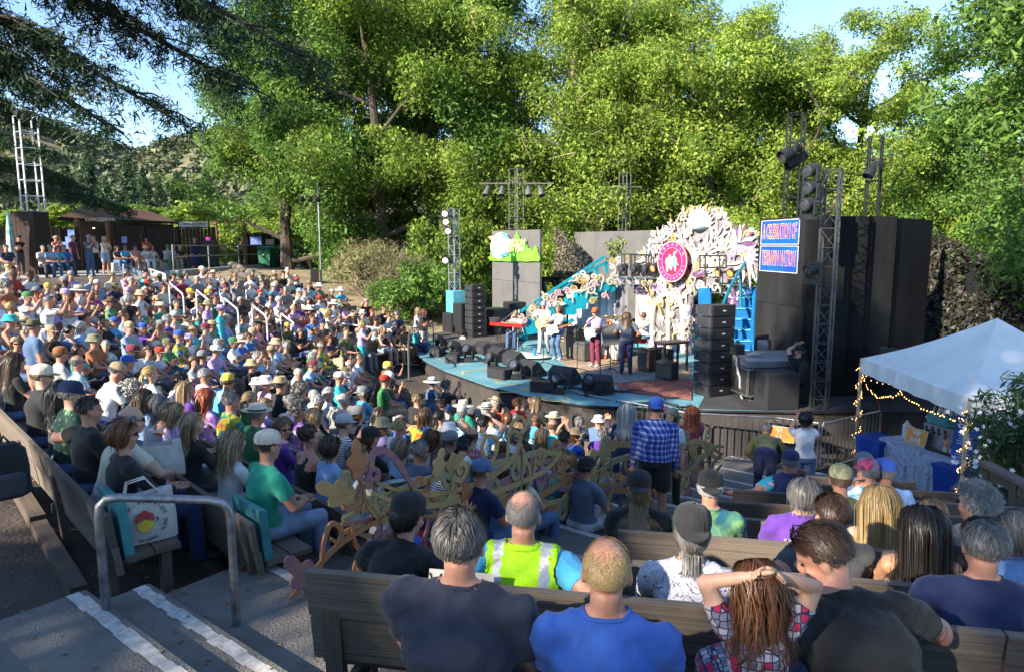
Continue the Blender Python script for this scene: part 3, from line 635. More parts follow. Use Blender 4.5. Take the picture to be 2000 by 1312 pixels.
  # moon sign on the grey flat
class PL:
 """a vertical plane in the place; turns photograph pixels into (u, v) on it"""
 def __init__(s,o,u):s.o=Vector(o);s.u=Vector(u).normalized();s.n=s.u.cross(UP)
 def p3(s,px,py,d=0.0):
  r_=ray(px,py);t=s.o.dot(s.n)/r_.dot(s.n);return r_*t+s.nf()*d
 def nf(s):return s.n if s.n.dot(-s.o)>0 else-s.n
 def uv(s,px,py):
  p=s.p3(px,py)-s.o;return(p.dot(s.u),p.z)
 def poly(s,mb,pts,d,t,mi=0):return mb.prism([s.uv(*p)for p in pts],s.o+s.nf()*d,s.u,UP,s.nf()*t,mi)
 def ribbon(s,mb,pts,w,d,t,mi=0):
  """curling strip of varying width with real thickness; pts in (u, v)"""
  n=len(pts);ws=w if isinstance(w,(list,tuple))else[w]*n;rg=[]
  for i,(x,y)in enumerate(pts):
   a,b=pts[max(0,i-1)],pts[min(n-1,i+1)];tx,ty=b[0]-a[0],b[1]-a[1];L=math.hypot(tx,ty)or 1;nx,ny=-ty/L*ws[i]/2,tx/L*ws[i]/2
   c=s.o+s.u*x+UP*y;o2=s.u*nx+UP*ny;f=s.nf()
   rg.append([c+o2+f*d,c-o2+f*d,c-o2+f*(d+t),c+o2+f*(d+t)])
  return mb.rings(rg,mi)
def spiral(x,y,r0,a0,turns,sgn=1,n=22,grow=0.12):
 return[(x+r0*(1-(1-grow)*q/(n-1))*math.cos(a0+sgn*turns*6.283*q/(n-1)),y+r0*(1-(1-grow)*q/(n-1))*math.sin(a0+sgn*turns*6.283*q/(n-1)))for q in range(n)]
def leaf2(x,y,L,a,w=0.32,lobes=0):
 c,s=math.cos(a),math.sin(a);pts=[]
 prof=[(0,0.03),(.15,.5),(.38,1.0),(.62,.8),(.85,.32),(1,0.0)]
 for t,h in prof:pts.append((t*L,h*w*L*.5))
 for t,h in prof[::-1][1:]:pts.append((t*L,-h*w*L*.5))
 return[(x+c*p-s*q,y+s*p+c*q)for p,q in pts]
pl=PL((-0.83,30,0),ST)
ms=thing('moon_sign','green forest cut-out sign with a big pale moon on the grey flat','sign',tuple(pl.p3(1010,480,0.1)))
mb=MB()
def zl(x,y):return(955+x/16.4,445+y/16.4)
tr=[(60,950),(150,900),(120,830),(190,770),(200,690),(420,640),(780,640),(900,560),(880,420),(940,320),(900,300),(960,210),(980,130),(1010,210),(1070,300),(1040,320),(1100,400),(1250,430),(1300,560),(1340,680),(1380,690),(1410,650),(1470,790),(1500,720),(1590,580),(1650,720),(1640,760),(1700,900),(1720,1010),(1700,1075),(1500,1070),(1300,1085),(1000,1070),(760,1085),(500,1060),(300,1065),(120,1045)]
pl.poly(mb,[zl(*p)for p in tr],0.10,0.05);mb.obj('forest_cutout',M('lime_green_print',(0.17,0.55,0.04),0.5,0.15,3),ms,world=True)
mb=MB();el=[(480+310*math.cos(a)+40*math.sin(a),570-420*math.sin(a))for a in np.linspace(0,6.283,40)[:-1]]
pl.poly(mb,[zl(*p)for p in el],0.16,0.03);mb.obj('moon_disc',M('pale_moon_print',(0.68,0.70,0.74),0.5,0.1,4),ms,world=True)
mb=MB()
for pts in([(470,190),(600,160),(720,240),(790,390),(760,420),(620,400),(500,300)],[(430,900),(560,830),(740,760),(770,800),(700,900),(560,960)]):pl.poly(mb,[zl(*p)for p in pts],0.192,0.006)
mb.obj('moon_blue',M('moon_blue_print',(0.10,0.27,0.60),0.5,0.3,8),ms,world=True)
mb=MB()
for x,y,s in((490,230,30),(570,245,26),(530,290,26),(615,315,30),(670,350,22)):pl.poly(mb,[zl(x+s*math.cos(a),y+s*math.sin(a))for a in np.linspace(0,6.283,9)[:-1]],0.199,0.004)
pl.poly(mb,[zl(*p)for p in[(1095,640),(1150,615),(1230,640),(1230,690),(1150,755),(1110,700)]],0.155,0.02);mb.obj('heart_and_stars',m_ivory,ms,world=True)
mb=MB();pl.poly(mb,[zl(*p)for p in[(110,300),(180,270),(260,280),(230,400),(180,390)]],0.192,0.01);mb.obj('moon_peach_flare',M('peach_print',(0.75,0.40,0.25),0.5,0.2,6),ms,world=True)
m_ylet=M('pale_yellow_lettering',(0.75,0.74,0.30),0.5,0.1,5)
for txt,x,y in(('LEMOON',960,490),('ENTS',930,690)):
 q=zl(x,y);letter(txt,0.40,m_ylet,pl.p3(q[0],q[1],0.205),ST,pl.nf(),ms,sx=0.95,extrude=0.006,weight=0.010)
 # ivy-grey camouflage net strip and black stand behind
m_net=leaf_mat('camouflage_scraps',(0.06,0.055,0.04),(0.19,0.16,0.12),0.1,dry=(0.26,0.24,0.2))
def net(name,label,quad,n,size,thick=0.12,seed=3,hole=0.0):
 """ragged scrim: a back cloth and many cloth scraps; quad is four 3D corners"""
 g=np.random.default_rng(seed);a,b,c,d=[np.array(q)for q in quad];u,v=g.random((n,1)),g.random((n,1))
 if hole:keep=(np.sin(u*9+1)*np.cos(v*5+2)<1-hole)[:,0];u,v=u[keep],v[keep]
 p=(a*(1-u)+b*u)*(1-v)+(d*(1-u)+c*u)*v
 V_,F_=leaf_cloud(p,4,thick,size,0.55,g,0.5)
 return link(name,mesh_np(name,V_,F_,m_net))
pp=PL((2.4,31.5,0),ST)
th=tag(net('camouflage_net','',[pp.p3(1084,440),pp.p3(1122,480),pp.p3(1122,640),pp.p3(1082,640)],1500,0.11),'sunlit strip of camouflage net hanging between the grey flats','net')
mb=MB();pk=PL((1.9,28.6,0),ST)
for pts in([(1058,541),(1095,541),(1095,548),(1058,548)],[(1058,541),(1062,541),(1062,610),(1058,610)],[(1091,541),(1095,541),(1095,610),(1091,610)],[(1060,545),(1063,545),(1070,575),(1067,575)],[(1078,548),(1081,546),(1093,566),(1091,569)]):pk.poly(mb,pts,0,0.1)
tag(mb.obj('equipment_stand',m_blackmet),'black open stand between the grey flats behind the keyboard player','stand')
# turquoise staircase with scrolled balustrade
sp=PL((0.55,25.6,0),(0.96,0.27,0))
stc=thing('scrolled_staircase','turquoise staircase with cream scrolls and vines climbing to the right','staircase',tuple(Vector((0.55,25.6,ZS))))
def zs(x,y):return(1000+x/5.963,480+y/5.963)
stp=[(1195,450),(1060,450),(885,450),(790,590),(640,700),(500,740),(330,800),(200,880),(90,930),(0,980)]
for q in range(10):
 u=q/9;x=1130-1040*u;y=450+560*u;c=sp.p3(*zs(x,y));c=c-sp.nf()*0.45
 block('step',m_turq,(c.x,c.y,c.z-0.10),sp.u*0.62,sp.nf()*0.85,UP*0.30,stc,base=True)
mb=MB()
string=[(1195,445),(1195,520),(1180,535),(1090,535),(1080,520),(990,545),(975,640),(950,670),(865,670),(860,720),(840,738),(745,735),(742,790),(720,808),(610,800),(540,870),(420,870),(340,1010),(120,1040),(-120,1190),(-120,1300),(-200,1300),(-180,1160),(60,930),(230,830),(420,790),(520,730),(615,720),(615,655),(790,590),(800,540),(870,520),(885,450)]
sp.poly(mb,[zs(*p)for p in string],0.0,0.07);mb.obj('string_board',m_turq,stc,world=True)
mb=MB()
for a,b,w in(((1065,130),(90,770),30),((1100,190),(870,310),30),((1090,180),(1095,320),34),((870,310),(250,720),22),((985,260),(985,460),34)):
 A,B=sp.uv(*zs(*a)),sp.uv(*zs(*b));sp.ribbon(mb,[A,B],w/5.963/51,0.02,0.07)
mb.obj('handrail',m_turq,stc,world=True)
gr=random.Random(21)
def scrollwork(pl,mats,centres,r0,r1,gr,parent,d=0.08,wid=0.05,leaves=2,name='scroll'):
 for(px,py)in centres:
  x,y=pl.uv(px,py);r_=gr.uniform(r0,r1);mb=MB();a=gr.uniform(0,6.28);sg=gr.choice((-1,1));dd=d+gr.uniform(0,0.05)
  pts=spiral(x,y,r_,a,gr.uniform(1.1,1.7),sg,15);tl=[(pts[0][0]+(k)*r_*.5*sg*math.sin(a),pts[0][1]-k*r_*.5*sg*math.cos(a)-.12*k*k*r_)for k in(3,2,1)]
  pts=tl+pts;n=len(pts);pl.ribbon(mb,pts,[wid*(0.35+1.0*math.sin(math.pi*min(1,.12+q/n)))for q in range(n)],dd,0.035)
  for k in range(leaves):
   aa=a+gr.uniform(-2,2);mb.prism(leaf2(x+r_*.9*math.cos(aa),y+r_*.9*math.sin(aa),r_*gr.uniform(.8,1.6),aa+gr.uniform(-.6,.6),gr.uniform(.3,.55)),pl.o+pl.nf()*(dd+0.012),pl.u,UP,pl.nf()*0.02)
  mb.obj(name,gr.choice(mats),parent,world=True)
cs=[]
for q in range(30):
 u=gr.random();cs.append(zs(1060-1060*u+gr.uniform(-30,60),300+540*u+gr.uniform(-110,130)))
cs+=[zs(830,380),zs(930,360),zs(1150,250),zs(1180,340),zs(1160,180),zs(1230,160),zs(1340,130),zs(1130,420),zs(920,640),zs(1060,580),zs(130,860),zs(30,900),zs(-60,1000)]
scrollwork(sp,[m_cream,m_ivory,m_gold,m_pink,m_ivory],cs,0.09,0.17,gr,stc,0.085,0.05,1)
for(px,py,r_,c)in((1078,610,.16,m_turq),(1115,628,.13,m_turq),(1100,622,.11,m_turq),(1158,588,.12,m_turq),(1183,562,.13,m_turq)):
 x,y=sp.uv(px,py);mb=MB();mb.prism([(x+r_*math.cos(a),y+r_*math.sin(a))for a in np.linspace(0,6.283,17)[:-1]],sp.o+sp.nf()*0.075,sp.u,UP,sp.nf()*0.03);mb.obj('boss',c,stc,world=True)
 # curtains below the gallery
def curtain(label,pl,x0,x1,y0,y1,mat,amp=0.07,fold=0.28):
 (ua,va),(ub,vb)=pl.uv(x0,y0),pl.uv(x1,y1);n=int((ub-ua)/fold*8);rg=[]
 for i in range(n+1):
  u=ua+(ub-ua)*i/n;w=amp*math.sin(u/fold*6.283)+amp*.5*math.sin(u*5.1)
  p=pl.o+pl.u*u+pl.nf()*w
  rg.append([p+UP*va,p+UP*vb-pl.nf()*w*-.3,p+UP*vb-pl.nf()*0.02,p+UP*va-pl.nf()*0.02])
 mb=MB();mb.rings(rg);return tag(mb.obj('stage_curtain',mat,smooth=False),label,'curtain','curtains under the gallery')
cp=PL((3.3,27.4,0),(0.85,-0.5,0))
curtain('white curtain under the turquoise staircase',cp,1112,1200,565,672,m_curt)
curtain('grey panel curtain right of the staircase foot',cp,1200,1226,556,672,M('grey_curtain',(0.16,0.15,0.17),0.9,0.2,3),0.03)
curtain('white curtain behind the drummer',PL((4.6,25.2,0),ST),1240,1275,576,672,m_curt,0.05)
curtain('short dark violet curtain above the drummer',PL((4.7,25.4,0),ST),1238,1275,555,577,m_dcurt,0.05)
# the white scrolled crest: arch below, shell crest above
sc_=PL((5.8,22.9,0),ST)
def zc(x,y):return(1180+x/4.374,400+y/4.374)
crest=thing('scrolled_crest','tall white scrolled crest and arch with shell, leaves and pastel flowers','set piece',tuple(sc_.o+UP*ZS))
m_board=M('grey_lilac_board',(0.30,0.27,0.27),0.7,0,3.5,0,col2=(0.10,0.085,0.10))
sil=[(650,200),(690,110),(720,70),(735,30),(752,72),(800,50),(880,42),(930,60),(948,32),(972,75),(1012,90),(1022,140),(1045,200),(1100,238),(1160,212),(1225,215),(1275,245),(1308,270),(1308,620),(1180,660),(1000,690),(830,700),(760,740),(745,1330),(370,1330),(360,1000),(395,780),(345,640),(290,560),(300,470),(360,400),(400,340),(415,265),(480,240),(545,215),(575,160),(600,190),(630,150)]
mb=MB();sc_.poly(mb,[zc(*p)for p in sil],-0.06,0.05);mb.obj('back_board',m_board,crest,world=True)
gr=random.Random(8)
mb=MB()
arch=[sc_.uv(*zc(x,y))for x,y in((420,1300),(425,1000),(440,880),(480,800),(540,760),(600,765),(650,800),(680,880),(690,1000),(690,1300))]
sc_.ribbon(mb,arch,0.16,0.02,0.10);sc_.ribbon(mb,[sc_.uv(*zc(560,760)),sc_.uv(*zc(560,1300))],0.13,0.02,0.07)
mb.obj('arch_frame',m_cream,crest,world=True)
ctr=sc_.uv(*zc(825,190))
for q in range(13):
 a=R(12+156*q/12);L=sc_.uv(*zc(825,190-150))[1]-ctr[1];mb=MB()
 mb.prism(leaf2(ctr[0],ctr[1],L*(1.18 if q%2 else 1.12),a,0.30),sc_.o+sc_.nf()*(0.02+0.015*(q%2)),sc_.u,UP,sc_.nf()*0.05);mb.obj('shell_flute',m_ivory if q%2 else m_cream,crest,world=True)
mb=MB();c3=sc_.p3(*zc(825,185),0.04);mb.ell(c3,(0.30,0.30,0.15),None,16,8);mb.obj('shell_boss',m_teal,crest,smooth=True,world=True)
for(x,y,L,n,a0,a1)in((760,420,.72,7,100,235),(870,420,.72,7,-55,80),(815,520,.85,9,20,160),(690,300,.6,6,60,220),(960,300,.6,6,-40,120),(1040,420,.62,7,0,150),(620,480,.5,6,60,250),(500,330,.55,7,30,200),(380,480,.5,6,40,220),(880,600,.5,7,0,180),(1000,560,.5,6,0,180),(1240,480,.75,6,190,300)):
 cx_,cy_=sc_.uv(*zc(x,y))
 for q in range(n):
  a=R(a0+(a1-a0)*q/(n-1));m_=gr.choice([m_ivory,m_ivory,m_cream,m_ivory,m_teal if q%4==1 else m_ivory]);MB().prism(leaf2(cx_+.1*math.cos(a),cy_+.1*math.sin(a),L*gr.uniform(.8,1.1),a,gr.uniform(.11,.18)),sc_.o+sc_.nf()*gr.uniform(.02,.07),sc_.u,UP,sc_.nf()*0.035).obj('acanthus_leaf',m_,crest,world=True)
for(x,y,L,n,a0,a1,ms_)in((1180,330,.62,9,-20,130,[m_teal,m_dkpl]),(1150,340,.42,8,100,330,[m_pink,m_lilac]),(1225,430,.55,7,-80,40,[m_lilac,m_pink]),(800,620,.62,9,20,170,[m_dkpl,m_lilac,m_pink]),(1120,800,.45,8,0,360,[m_dkpl,m_lilac])):
 cx_,cy_=sc_.uv(*zc(x,y))
 for q in range(n):
  a=R(a0+(a1-a0)*q/(n-1));MB().prism(leaf2(cx_,cy_,L*gr.uniform(.85,1.1),a,gr.uniform(.22,.34)),sc_.o+sc_.nf()*gr.uniform(.03,.09),sc_.u,UP,sc_.nf()*0.03).obj('flower_petal',ms_[q%len(ms_)],crest,world=True)
cs=[zc(gr.uniform(390,760),gr.uniform(640,1230))for _ in range(62)]+[zc(gr.uniform(420,760),gr.uniform(200,660))for _ in range(34)]+[zc(gr.uniform(760,1290),gr.uniform(230,640))for _ in range(22)]
cs+=[zc(690,105),zc(1000,95),zc(600,190),zc(545,220),zc(1090,180),zc(1060,180),zc(735,640),zc(745,690),zc(430,600),zc(300,660),zc(360,665),zc(900,700),zc(960,710),zc(835,690)]
scrollwork(sc_,[m_cream,m_ivory,m_gold,m_pink,m_lilac,m_cream],cs,0.07,0.17,gr,crest,0.05,0.045,1)
fr={m_cream:MB(),m_gold:MB(),m_ivory:MB()}
for i in range(len(sil)):
 (x0,y0),(x1,y1)=sil[i],sil[(i+1)%len(sil)]
 if y0>700 and y1>700:continue
 for t in(0.2,.7):
  x,y=sc_.uv(*zc(x0+(x1-x0)*t,y0+(y1-y0)*t));a=math.atan2(y-0.0,x-0.3)+gr.uniform(-.8,.8)
  fr[gr.choice(list(fr))].prism(leaf2(x,y,gr.uniform(.14,.28),a,.45),sc_.o,sc_.u,UP,sc_.nf()*0.03)
for m_,b_ in fr.items():stuff(b_.obj('fringe_leaf',m_,crest,world=True))
# round emblem hung before the crest
em=PL(sc_.o+sc_.nf()*0.35,ST)
ec=em.p3(1313.5,511.5);EU,EN=em.u,em.nf()
emb=thing('round_emblem','round crimson emblem with pale dancing shapes and a ring of letters','sign',tuple(ec))
m_crim=M('crimson_print',(0.50,0.018,0.10),0.45,0.15,2,col2=(0.42,0.012,0.045));m_mag=M('magenta_print',(0.40,0.025,0.18),0.45,0.12,2)
def disc(r0,r1,d,t,mat,name,n=48):
 mb=MB();f=frame_mat(ec,EU,EN);A=np.linspace(0,2*math.pi,n+1)[:-1]
 rg=[[f@Vector((r_*math.cos(a),r_*math.sin(a),z))for a in A]for r_,z in((r1,d),(r1,d+t),(max(r0,.001),d+t),(max(r0,.001),d))]
 mb.rings(rg,cap=False);mb.obj(name,mat,emb,world=True)
ER=0.68
disc(0,ER,-.03,.05,m_crim,'rim');disc(ER*.70,ER*.95,.021,.012,m_mag,'letter_ring');disc(ER*.665,ER*.685,.021,.018,m_pink,'inner_ring');disc(ER*.96,ER*1.0,.021,.018,m_cream,'edge_ring')
arc_letters('TERRAPIN',ER*.82,0.13,m_cream,ec+EN*0.035,EU,EN,emb,172,28)
arc_letters('CROSSROADS',ER*.82,0.11,m_cream,ec+EN*0.035,EU,EN,emb,205,345,True)
mb=MB();f=frame_mat(ec+EN*0.03,EU,EN)
def e2(pts,mb,d=0,t=0.02):mb.prism(pts,f@Vector((0,0,d)),EU,UP,EN*t)
def elp(x,y,rx,ry,a):return[(x+rx*math.cos(q)*math.cos(a)-ry*math.sin(q)*math.sin(a),y+rx*math.cos(q)*math.sin(a)+ry*math.sin(q)*math.cos(a))for q in np.linspace(0,6.283,17)[:-1]]
for(x,y,rx,ry,a)in((-.22,-.03,.20,.24,.2),(-.13,.24,.09,.11,0),(-.28,-.33,.07,.17,.1),(-.05,-.28,.07,.15,.5),(.02,.10,.12,.05,.3),(.17,.37,.07,.12,0),(.24,.46,.10,.06,.3),(.08,.22,.10,.05,.5),(.27,-.33,.05,.14,.1),(.38,-.12,.09,.04,-.6)):e2(elp(x*.68,y*.68,rx*.68,ry*.68,a),mb)
mb.obj('pale_figures',m_ivory,emb,world=True)
mb=MB();e2(elp(.136,.0,.13,.19,.12),mb,.01,.025)
mb.obj('blue_shell',M('sky_print',(0.22,0.52,0.68),0.5,0.35,16),emb,world=True)
# gallery truss with moving lights
def lattice(mb,a,b,side,dep,step=0.24,r_=0.018,rd=0.011):
 """box truss between a and b; side, dep: half-size vectors"""
 a,b,side,dep=Vector(a),Vector(b),Vector(side),Vector(dep);L=(b-a).length;n=max(1,round(L/step));cn=[side+dep,side-dep,-side-dep,-side+dep]
 for c in cn:mb.tube([a+c,b+c],r_,6)
 for k in range(n):
  p,q=a.lerp(b,k/n),a.lerp(b,(k+1)/n)
  for i in range(4):
   c0,c1=cn[i],cn[(i+1)%4]
   mb.tube([p+c0,q+c1]if k%2==0 else[p+c1,q+c0],rd,4)
m_lampglow=M('warm_lens',(0.5,0.12,0.03),0.2,0.1,5,emit=((1.0,0.22,0.05),0.9))
def moving_light(label,pos,aim,sc=1.0,lens=None,group='moving lights on the gallery truss',yoke_up=True,cat='stage light'):
 o=thing('moving_light',label,cat,tuple(pos),0,group);aim=Vector(aim).normalized();m_=MB()
 m_.box((0,0,0.06*sc),(0.30*sc,0.26*sc,0.12*sc));m_.obj('base',m_blackmet,o)
 s=Vector((aim.y,-aim.x,0)).normalized()if abs(aim.z)<.99 else Vector((1,0,0));h=Vector((0,0,0.36*sc));m_=MB()
 for q in(-1,1):m_.obox(s*0.17*sc*q+UP*0.24*sc,s*0.02*sc,aim.cross(s)*0.0+UP*0.14*sc,s.cross(UP)*0.05*sc)
 m_.obj('yoke',m_blackmet,o);m_=MB()
 m_.lathe(h-aim*0.20*sc,aim,[(0.06*sc,0),(0.12*sc,.03*sc),(0.145*sc,.16*sc),(0.145*sc,.38*sc),(0.125*sc,.40*sc),(0.12*sc,.37*sc)],14);m_.obj('head',m_cab,o,smooth=True)
 m_=MB();m_.lathe(h+aim*0.165*sc,aim,[(0.001,0),(0.12*sc,0.001),(0.1*sc,.02*sc),(0.001,.03*sc)],14);m_.obj('lens',lens or m_glass_dark,o)
 return o
m_glass_dark=M('dark_lens',(0.05,0.055,0.07),0.08,0.1,5,spec=0.8)
tp=PL((4.2,25.2,0),ST)
tl=thing('lighting_truss','silver lattice truss spanning right from the turquoise staircase','truss',tuple(tp.p3(1200,549)))
mb=MB();lattice(mb,tp.p3(1201,548),tp.p3(1282,549),UP*0.13,tp.nf()*0.13);mb.obj('lattice',m_alu,tl,world=True)
mb=MB();A,B=tp.p3(1199,542),tp.p3(1284,543);mb.tube([A,B],0.05,6);mb.obj('top_rail',m_alu,tl,world=True)
tp2=PL((6.9,21.3,0),ST)
tr2=thing('lighting_truss','silver lattice truss behind the blue stairs under the orange lamps','truss',tuple(tp2 .p3(1360,560)))
mb=MB();lattice(mb,tp2 .p3(1352,562),tp2 .p3(1462,566),UP*0.13,tp2 .nf()*0.13);mb.obj('lattice',m_alu,tr2,world=True)
for k,px in enumerate((1217,1241,1263,1280)):
 moving_light('grey moving light on the left gallery truss, %s from the staircase'%ORD[k],tp.p3(px,541),V(-.75,-.5,-.35),0.95,m_lampglow if k==3 else None)
for k,px in enumerate((1377,1406,1431,1459)):
 moving_light('moving light with a glowing orange lens above the blue stairs, %s from the emblem'%ORD[k],tp2 .p3(px,553),V(-.75,-.55,-.35),1.0,m_lampglow)
for k,(x0,x1,y0,y1,Y_,lab)in enumerate(((1231,1272,498,519,24.6,'black pipe frame over the left gallery lights'),(1367,1418,500,523,20.6,'black pipe frame over the orange gallery lights'),(1214,1240,497,545,25.6,'thin black pipe frame beside the staircase head'))):
 P_=PL(at((x0+x1)/2,500,Y_),ST);mb=MB()
 for a,b in(((x0,y0),(x1,y0)),((x0,y1),(x1,y1)),((x0,y0),(x0,y1)),((x1,y0),(x1,y1)),((x0+(x1-x0)*.2,y0),(x0+(x1-x0)*.2,560)),((x0+(x1-x0)*.75,y0),(x0+(x1-x0)*.75,560))):mb.tube([P_.p3(*a),P_.p3(*b)],0.028,6)
 tag(mb.obj('pipe_frame',m_blackmet),lab,'pipe frame')
 # blue stairs at the right
bs=thing('blue_stairs','curving blue stairs descending beside the black banner flat','staircase',tuple(at(1440,690,19.5)))
m_nos=M('pale_blue_edge',(0.09,0.40,0.62),0.5,0.1,3)
for k in range(8):
 yt=562+20.5*k;Yk=21.2-0.33*k;xl,xr=1446-5.2*k+0.5*k*k,1475-1.8*k
 if k>4:xl,xr=1428-0.2*k,1470-1.0*k
 a,b=at(xl,yt,Yk),at(xr,yt,Yk-0.1);u=(b-a);u.z=0;w=Vector((-u.y,u.x,0)).normalized();c=(a+b)/2
 block('riser',m_blue_st,(c.x,c.y,(c.z+ZS)/2),u,w*0.34,UP*(c.z-ZS),bs,base=True)
 block('tread',m_nos,(c.x-w.x*.02,c.y-w.y*.02,c.z+0.012),u*1.03,w*0.37,UP*0.03,bs,base=True)
mb=MB();rl=[at(1462,505,20.9),at(1452,518,20.6),at(1438,540,20.1),at(1424,566,19.6),at(1412,596,19.0),at(1405,616,18.7),at(1400,660,18.5)]
mb.tube(rl,0.05,8);mb.tube([at(1446,530,20.4),at(1447,600,20.4)],0.045,6);mb.tube([at(1418,580,19.3),at(1418,660,19.3)],0.04,6);mb.obj('handrail',M('deep_teal_rail',(0.006,0.16,0.25),0.4,0.1,3),bs,world=True)
mb=MB();mb.tube([at(1474,565,20.8),at(1471,620,19.9),at(1470,660,19.3),at(1475,700,18.6)],0.06,8);mb.obj('side_string',m_blue_st,bs,world=True)
mb=MB();bp_=PL(at(1380,600,21.2),ST);bp_.poly(mb,[(1366,563),(1390,563),(1390,690),(1366,690)],0,0.05);tag(mb.obj('blue_screen_board',m_blue_st),'flat blue board standing between the crest and the stairs','board')
# loudspeakers
m_handle=M('handle_plate',(0.10,0.10,0.11),0.4,0.1,9,metal=0.5);m_logo=M('speaker_badge',(0.6,0.6,0.62),0.4,0.1,4)
def array_box(label,c,W,D,H,yaw,tilt,group):
 o=thing('line_array_speaker',label,'loudspeaker',tuple(c),yaw,group)
 f=D/2;b=-D/2;prof=[(f,H/2-.004),(f,-H/2+.004),(b,-H*.42),(b,H*.42)]
 mb=MB();mb.prism(prof,(-W/2,0,0),(0,1,0),(0,0,1),(W,0,0));mb.obj('cabinet',m_cab,o)
 mb=MB();mb.box((0,f+0.012,0),(W-.04,.02,H-.045));mb.obj('grille',m_grille,o)
 mb=MB()
 for s in(-1,1):mb.box((s*(W/2+.008),f-.06,0),(.016,.05,H*.8));mb.box((s*(W/2+.008),b+.08,0),(.016,.05,H*.6))
 mb.obj('rigging_plate',m_handle,o)
 mb=MB();mb.box((0,f+0.026,0),(.09,.006,.026));mb.obj('badge',m_logo,o)
 return o
def stack(px,py,Y_,n,H,W,D,yaw,who,z0):
 p=at(px,py,Y_)
 for k in range(n):
  array_box('black line array cabinet, %s from the bottom of the %s stack'%(ORD[k],who),(p.x,p.y,z0+H*(k+.5)),W,D,H-.006,yaw,0,'line array cabinets in the %s stack'%who)
yw=math.atan2(SN.y,SN.x)-math.pi/2
stack(1390,787,16.3,8,0.272,0.74,0.56,math.atan2(-0.98,0.5)-math.pi/2,'right hand',ZS+0.012)
stack(929,660,24.6,8,0.236,0.55,0.55,math.atan2(-0.9,0.55)-math.pi/2,'far left',-3.3)
def speaker(label,c,W,D,H,yaw,group=None,name='loudspeaker'):
 o=thing(name,label,'loudspeaker',tuple(c),yaw,group)
 mb=MB();mb.box((0,0,H/2),(W,D,H));mb.obj('cabinet',m_cab,o)
 mb=MB();mb.box((0,D/2+.01,H/2),(W-.05,.02,H-.06));mb.obj('grille',m_grille,o)
 mb=MB()
 for s in(-1,1):mb.box((s*(W/2+.006),0,H*.62),(.012,.16,.08))
 mb.obj('handle',m_handle,o);return o
ya=lambda x,y:math.atan2(y,x)-math.pi/2
speaker('black loudspeaker standing upright against the grey moon flat',at(1005,640,26.3)*1+V(0,0,-0.55),.72,.6,1.55,ya(-.85,-.5))
speaker('black subwoofer right of the far line array',V(*at(968,655,25.6)[:2],-3.3),.9,.8,.92,ya(-.8,-.6))
speaker('grey speaker cabinet left of the far line array',V(*at(905,664,25.2)[:2],-3.3),.6,.5,1.15,ya(-.8,-.6))
speaker('brown faced road cabinet under the turquoise crate',V(*at(887,648,26)[:2],-3.3),.7,.6,.72,ya(-.8,-.6))
cr=tag(MB().box((0,0,.42),(.62,.5,.82)).obj('equipment_crate',M('turquoise_crate',(0.10,0.42,0.52),0.5,0.15,4)),'turquoise crate on the brown cabinet below the side lamp tower','crate');cr.location=V(*at(890,606,26)[:2],-2.57);cr.rotation_euler=(0,0,yw)
speaker('dark subwoofer on the near edge of the stage',V(*at(1514,812,15.0)[:2],ZS+.012),.72,.7,.80,ya(0.05,-1))
speaker('black box loudspeaker beside the front lattice tower',V(*at(1568,800,15.5)[:2],ZS+.012),.55,.6,.62,ya(0.05,-1))
ws=speaker('black wedge shaped loudspeaker under the tent peak, before the black walls',V(*at(1758,705,15.2)[:2],-2.9),1.0,.5,.55,ya(-.3,-1));ws.rotation_euler=(R(12),R(-6),ws.rotation_euler.z)
def wedge(label,px,py,yaw,sc=1.0):
 p=on(px,py,ZS);o=thing('monitor_wedge',label,'stage monitor',(p.x,p.y,ZS+.012),yaw,'monitor wedges along the stage front')
 W,H,D=.66*sc,.44*sc,.56*sc;prof=[(-D/2,0),(D/2,0),(D/2,H*.22),(-D*.12,H),(-D/2,H*.72)]
 mb=MB();mb.prism(prof,(-W/2,0,0),(0,1,0),(0,0,1),(W,0,0));mb.obj('cabinet',m_cab,o)
 a,b=Vector((0,D/2,H*.22)),Vector((0,-D*.12,H));c=(a+b)/2;v=(b-a).normalized();nn_=Vector((1,0,0)).cross(v);mb=MB();mb.obox(c+nn_*.012,(W/2-.03,0,0),v*((b-a).length/2-.03),nn_*.012);mb.obj('grille',m_grille,o)
 mb=MB();mb.box((0,-D/2-.003,H*.38),(.22*sc,.012,.12*sc));mb.obj('connector_plate',m_handle,o);mb=MB()
 for s in(-1,1):mb.box((s*(W/2+.004),-.02,H*.4),(.01,.14*sc,.07*sc))
 mb.obj('handle',m_handle,o);return o
for k,(px,py,yaw,s)in enumerate(((948,690,ya(.85,.55),.95),(977,704,ya(.85,.55),1),(1008,713,ya(.8,.6),1),(1038,733,ya(.75,.65),1),(1104,748,ya(.6,.8),1.05),(1170,764,ya(.3,.95),1.0))):
 wedge('black monitor wedge, %s from the far end of the stage front'%ORD[k],px,py,yaw,s)
for k,(px,py,yaw)in enumerate(((855,694,ya(-.9,.2)),(885,706,ya(-.9,.1)),(976,738,ya(-.6,-.7)),(1062,764,ya(-.3,-.95)))):
 p=on(px,py,ZS);o=speaker('low black box lying at the stage lip, %s from the far end'%ORD[k],(p.x,p.y,ZS+.012),.62,.34,.26,yaw,'low boxes at the stage lip','floor_speaker')
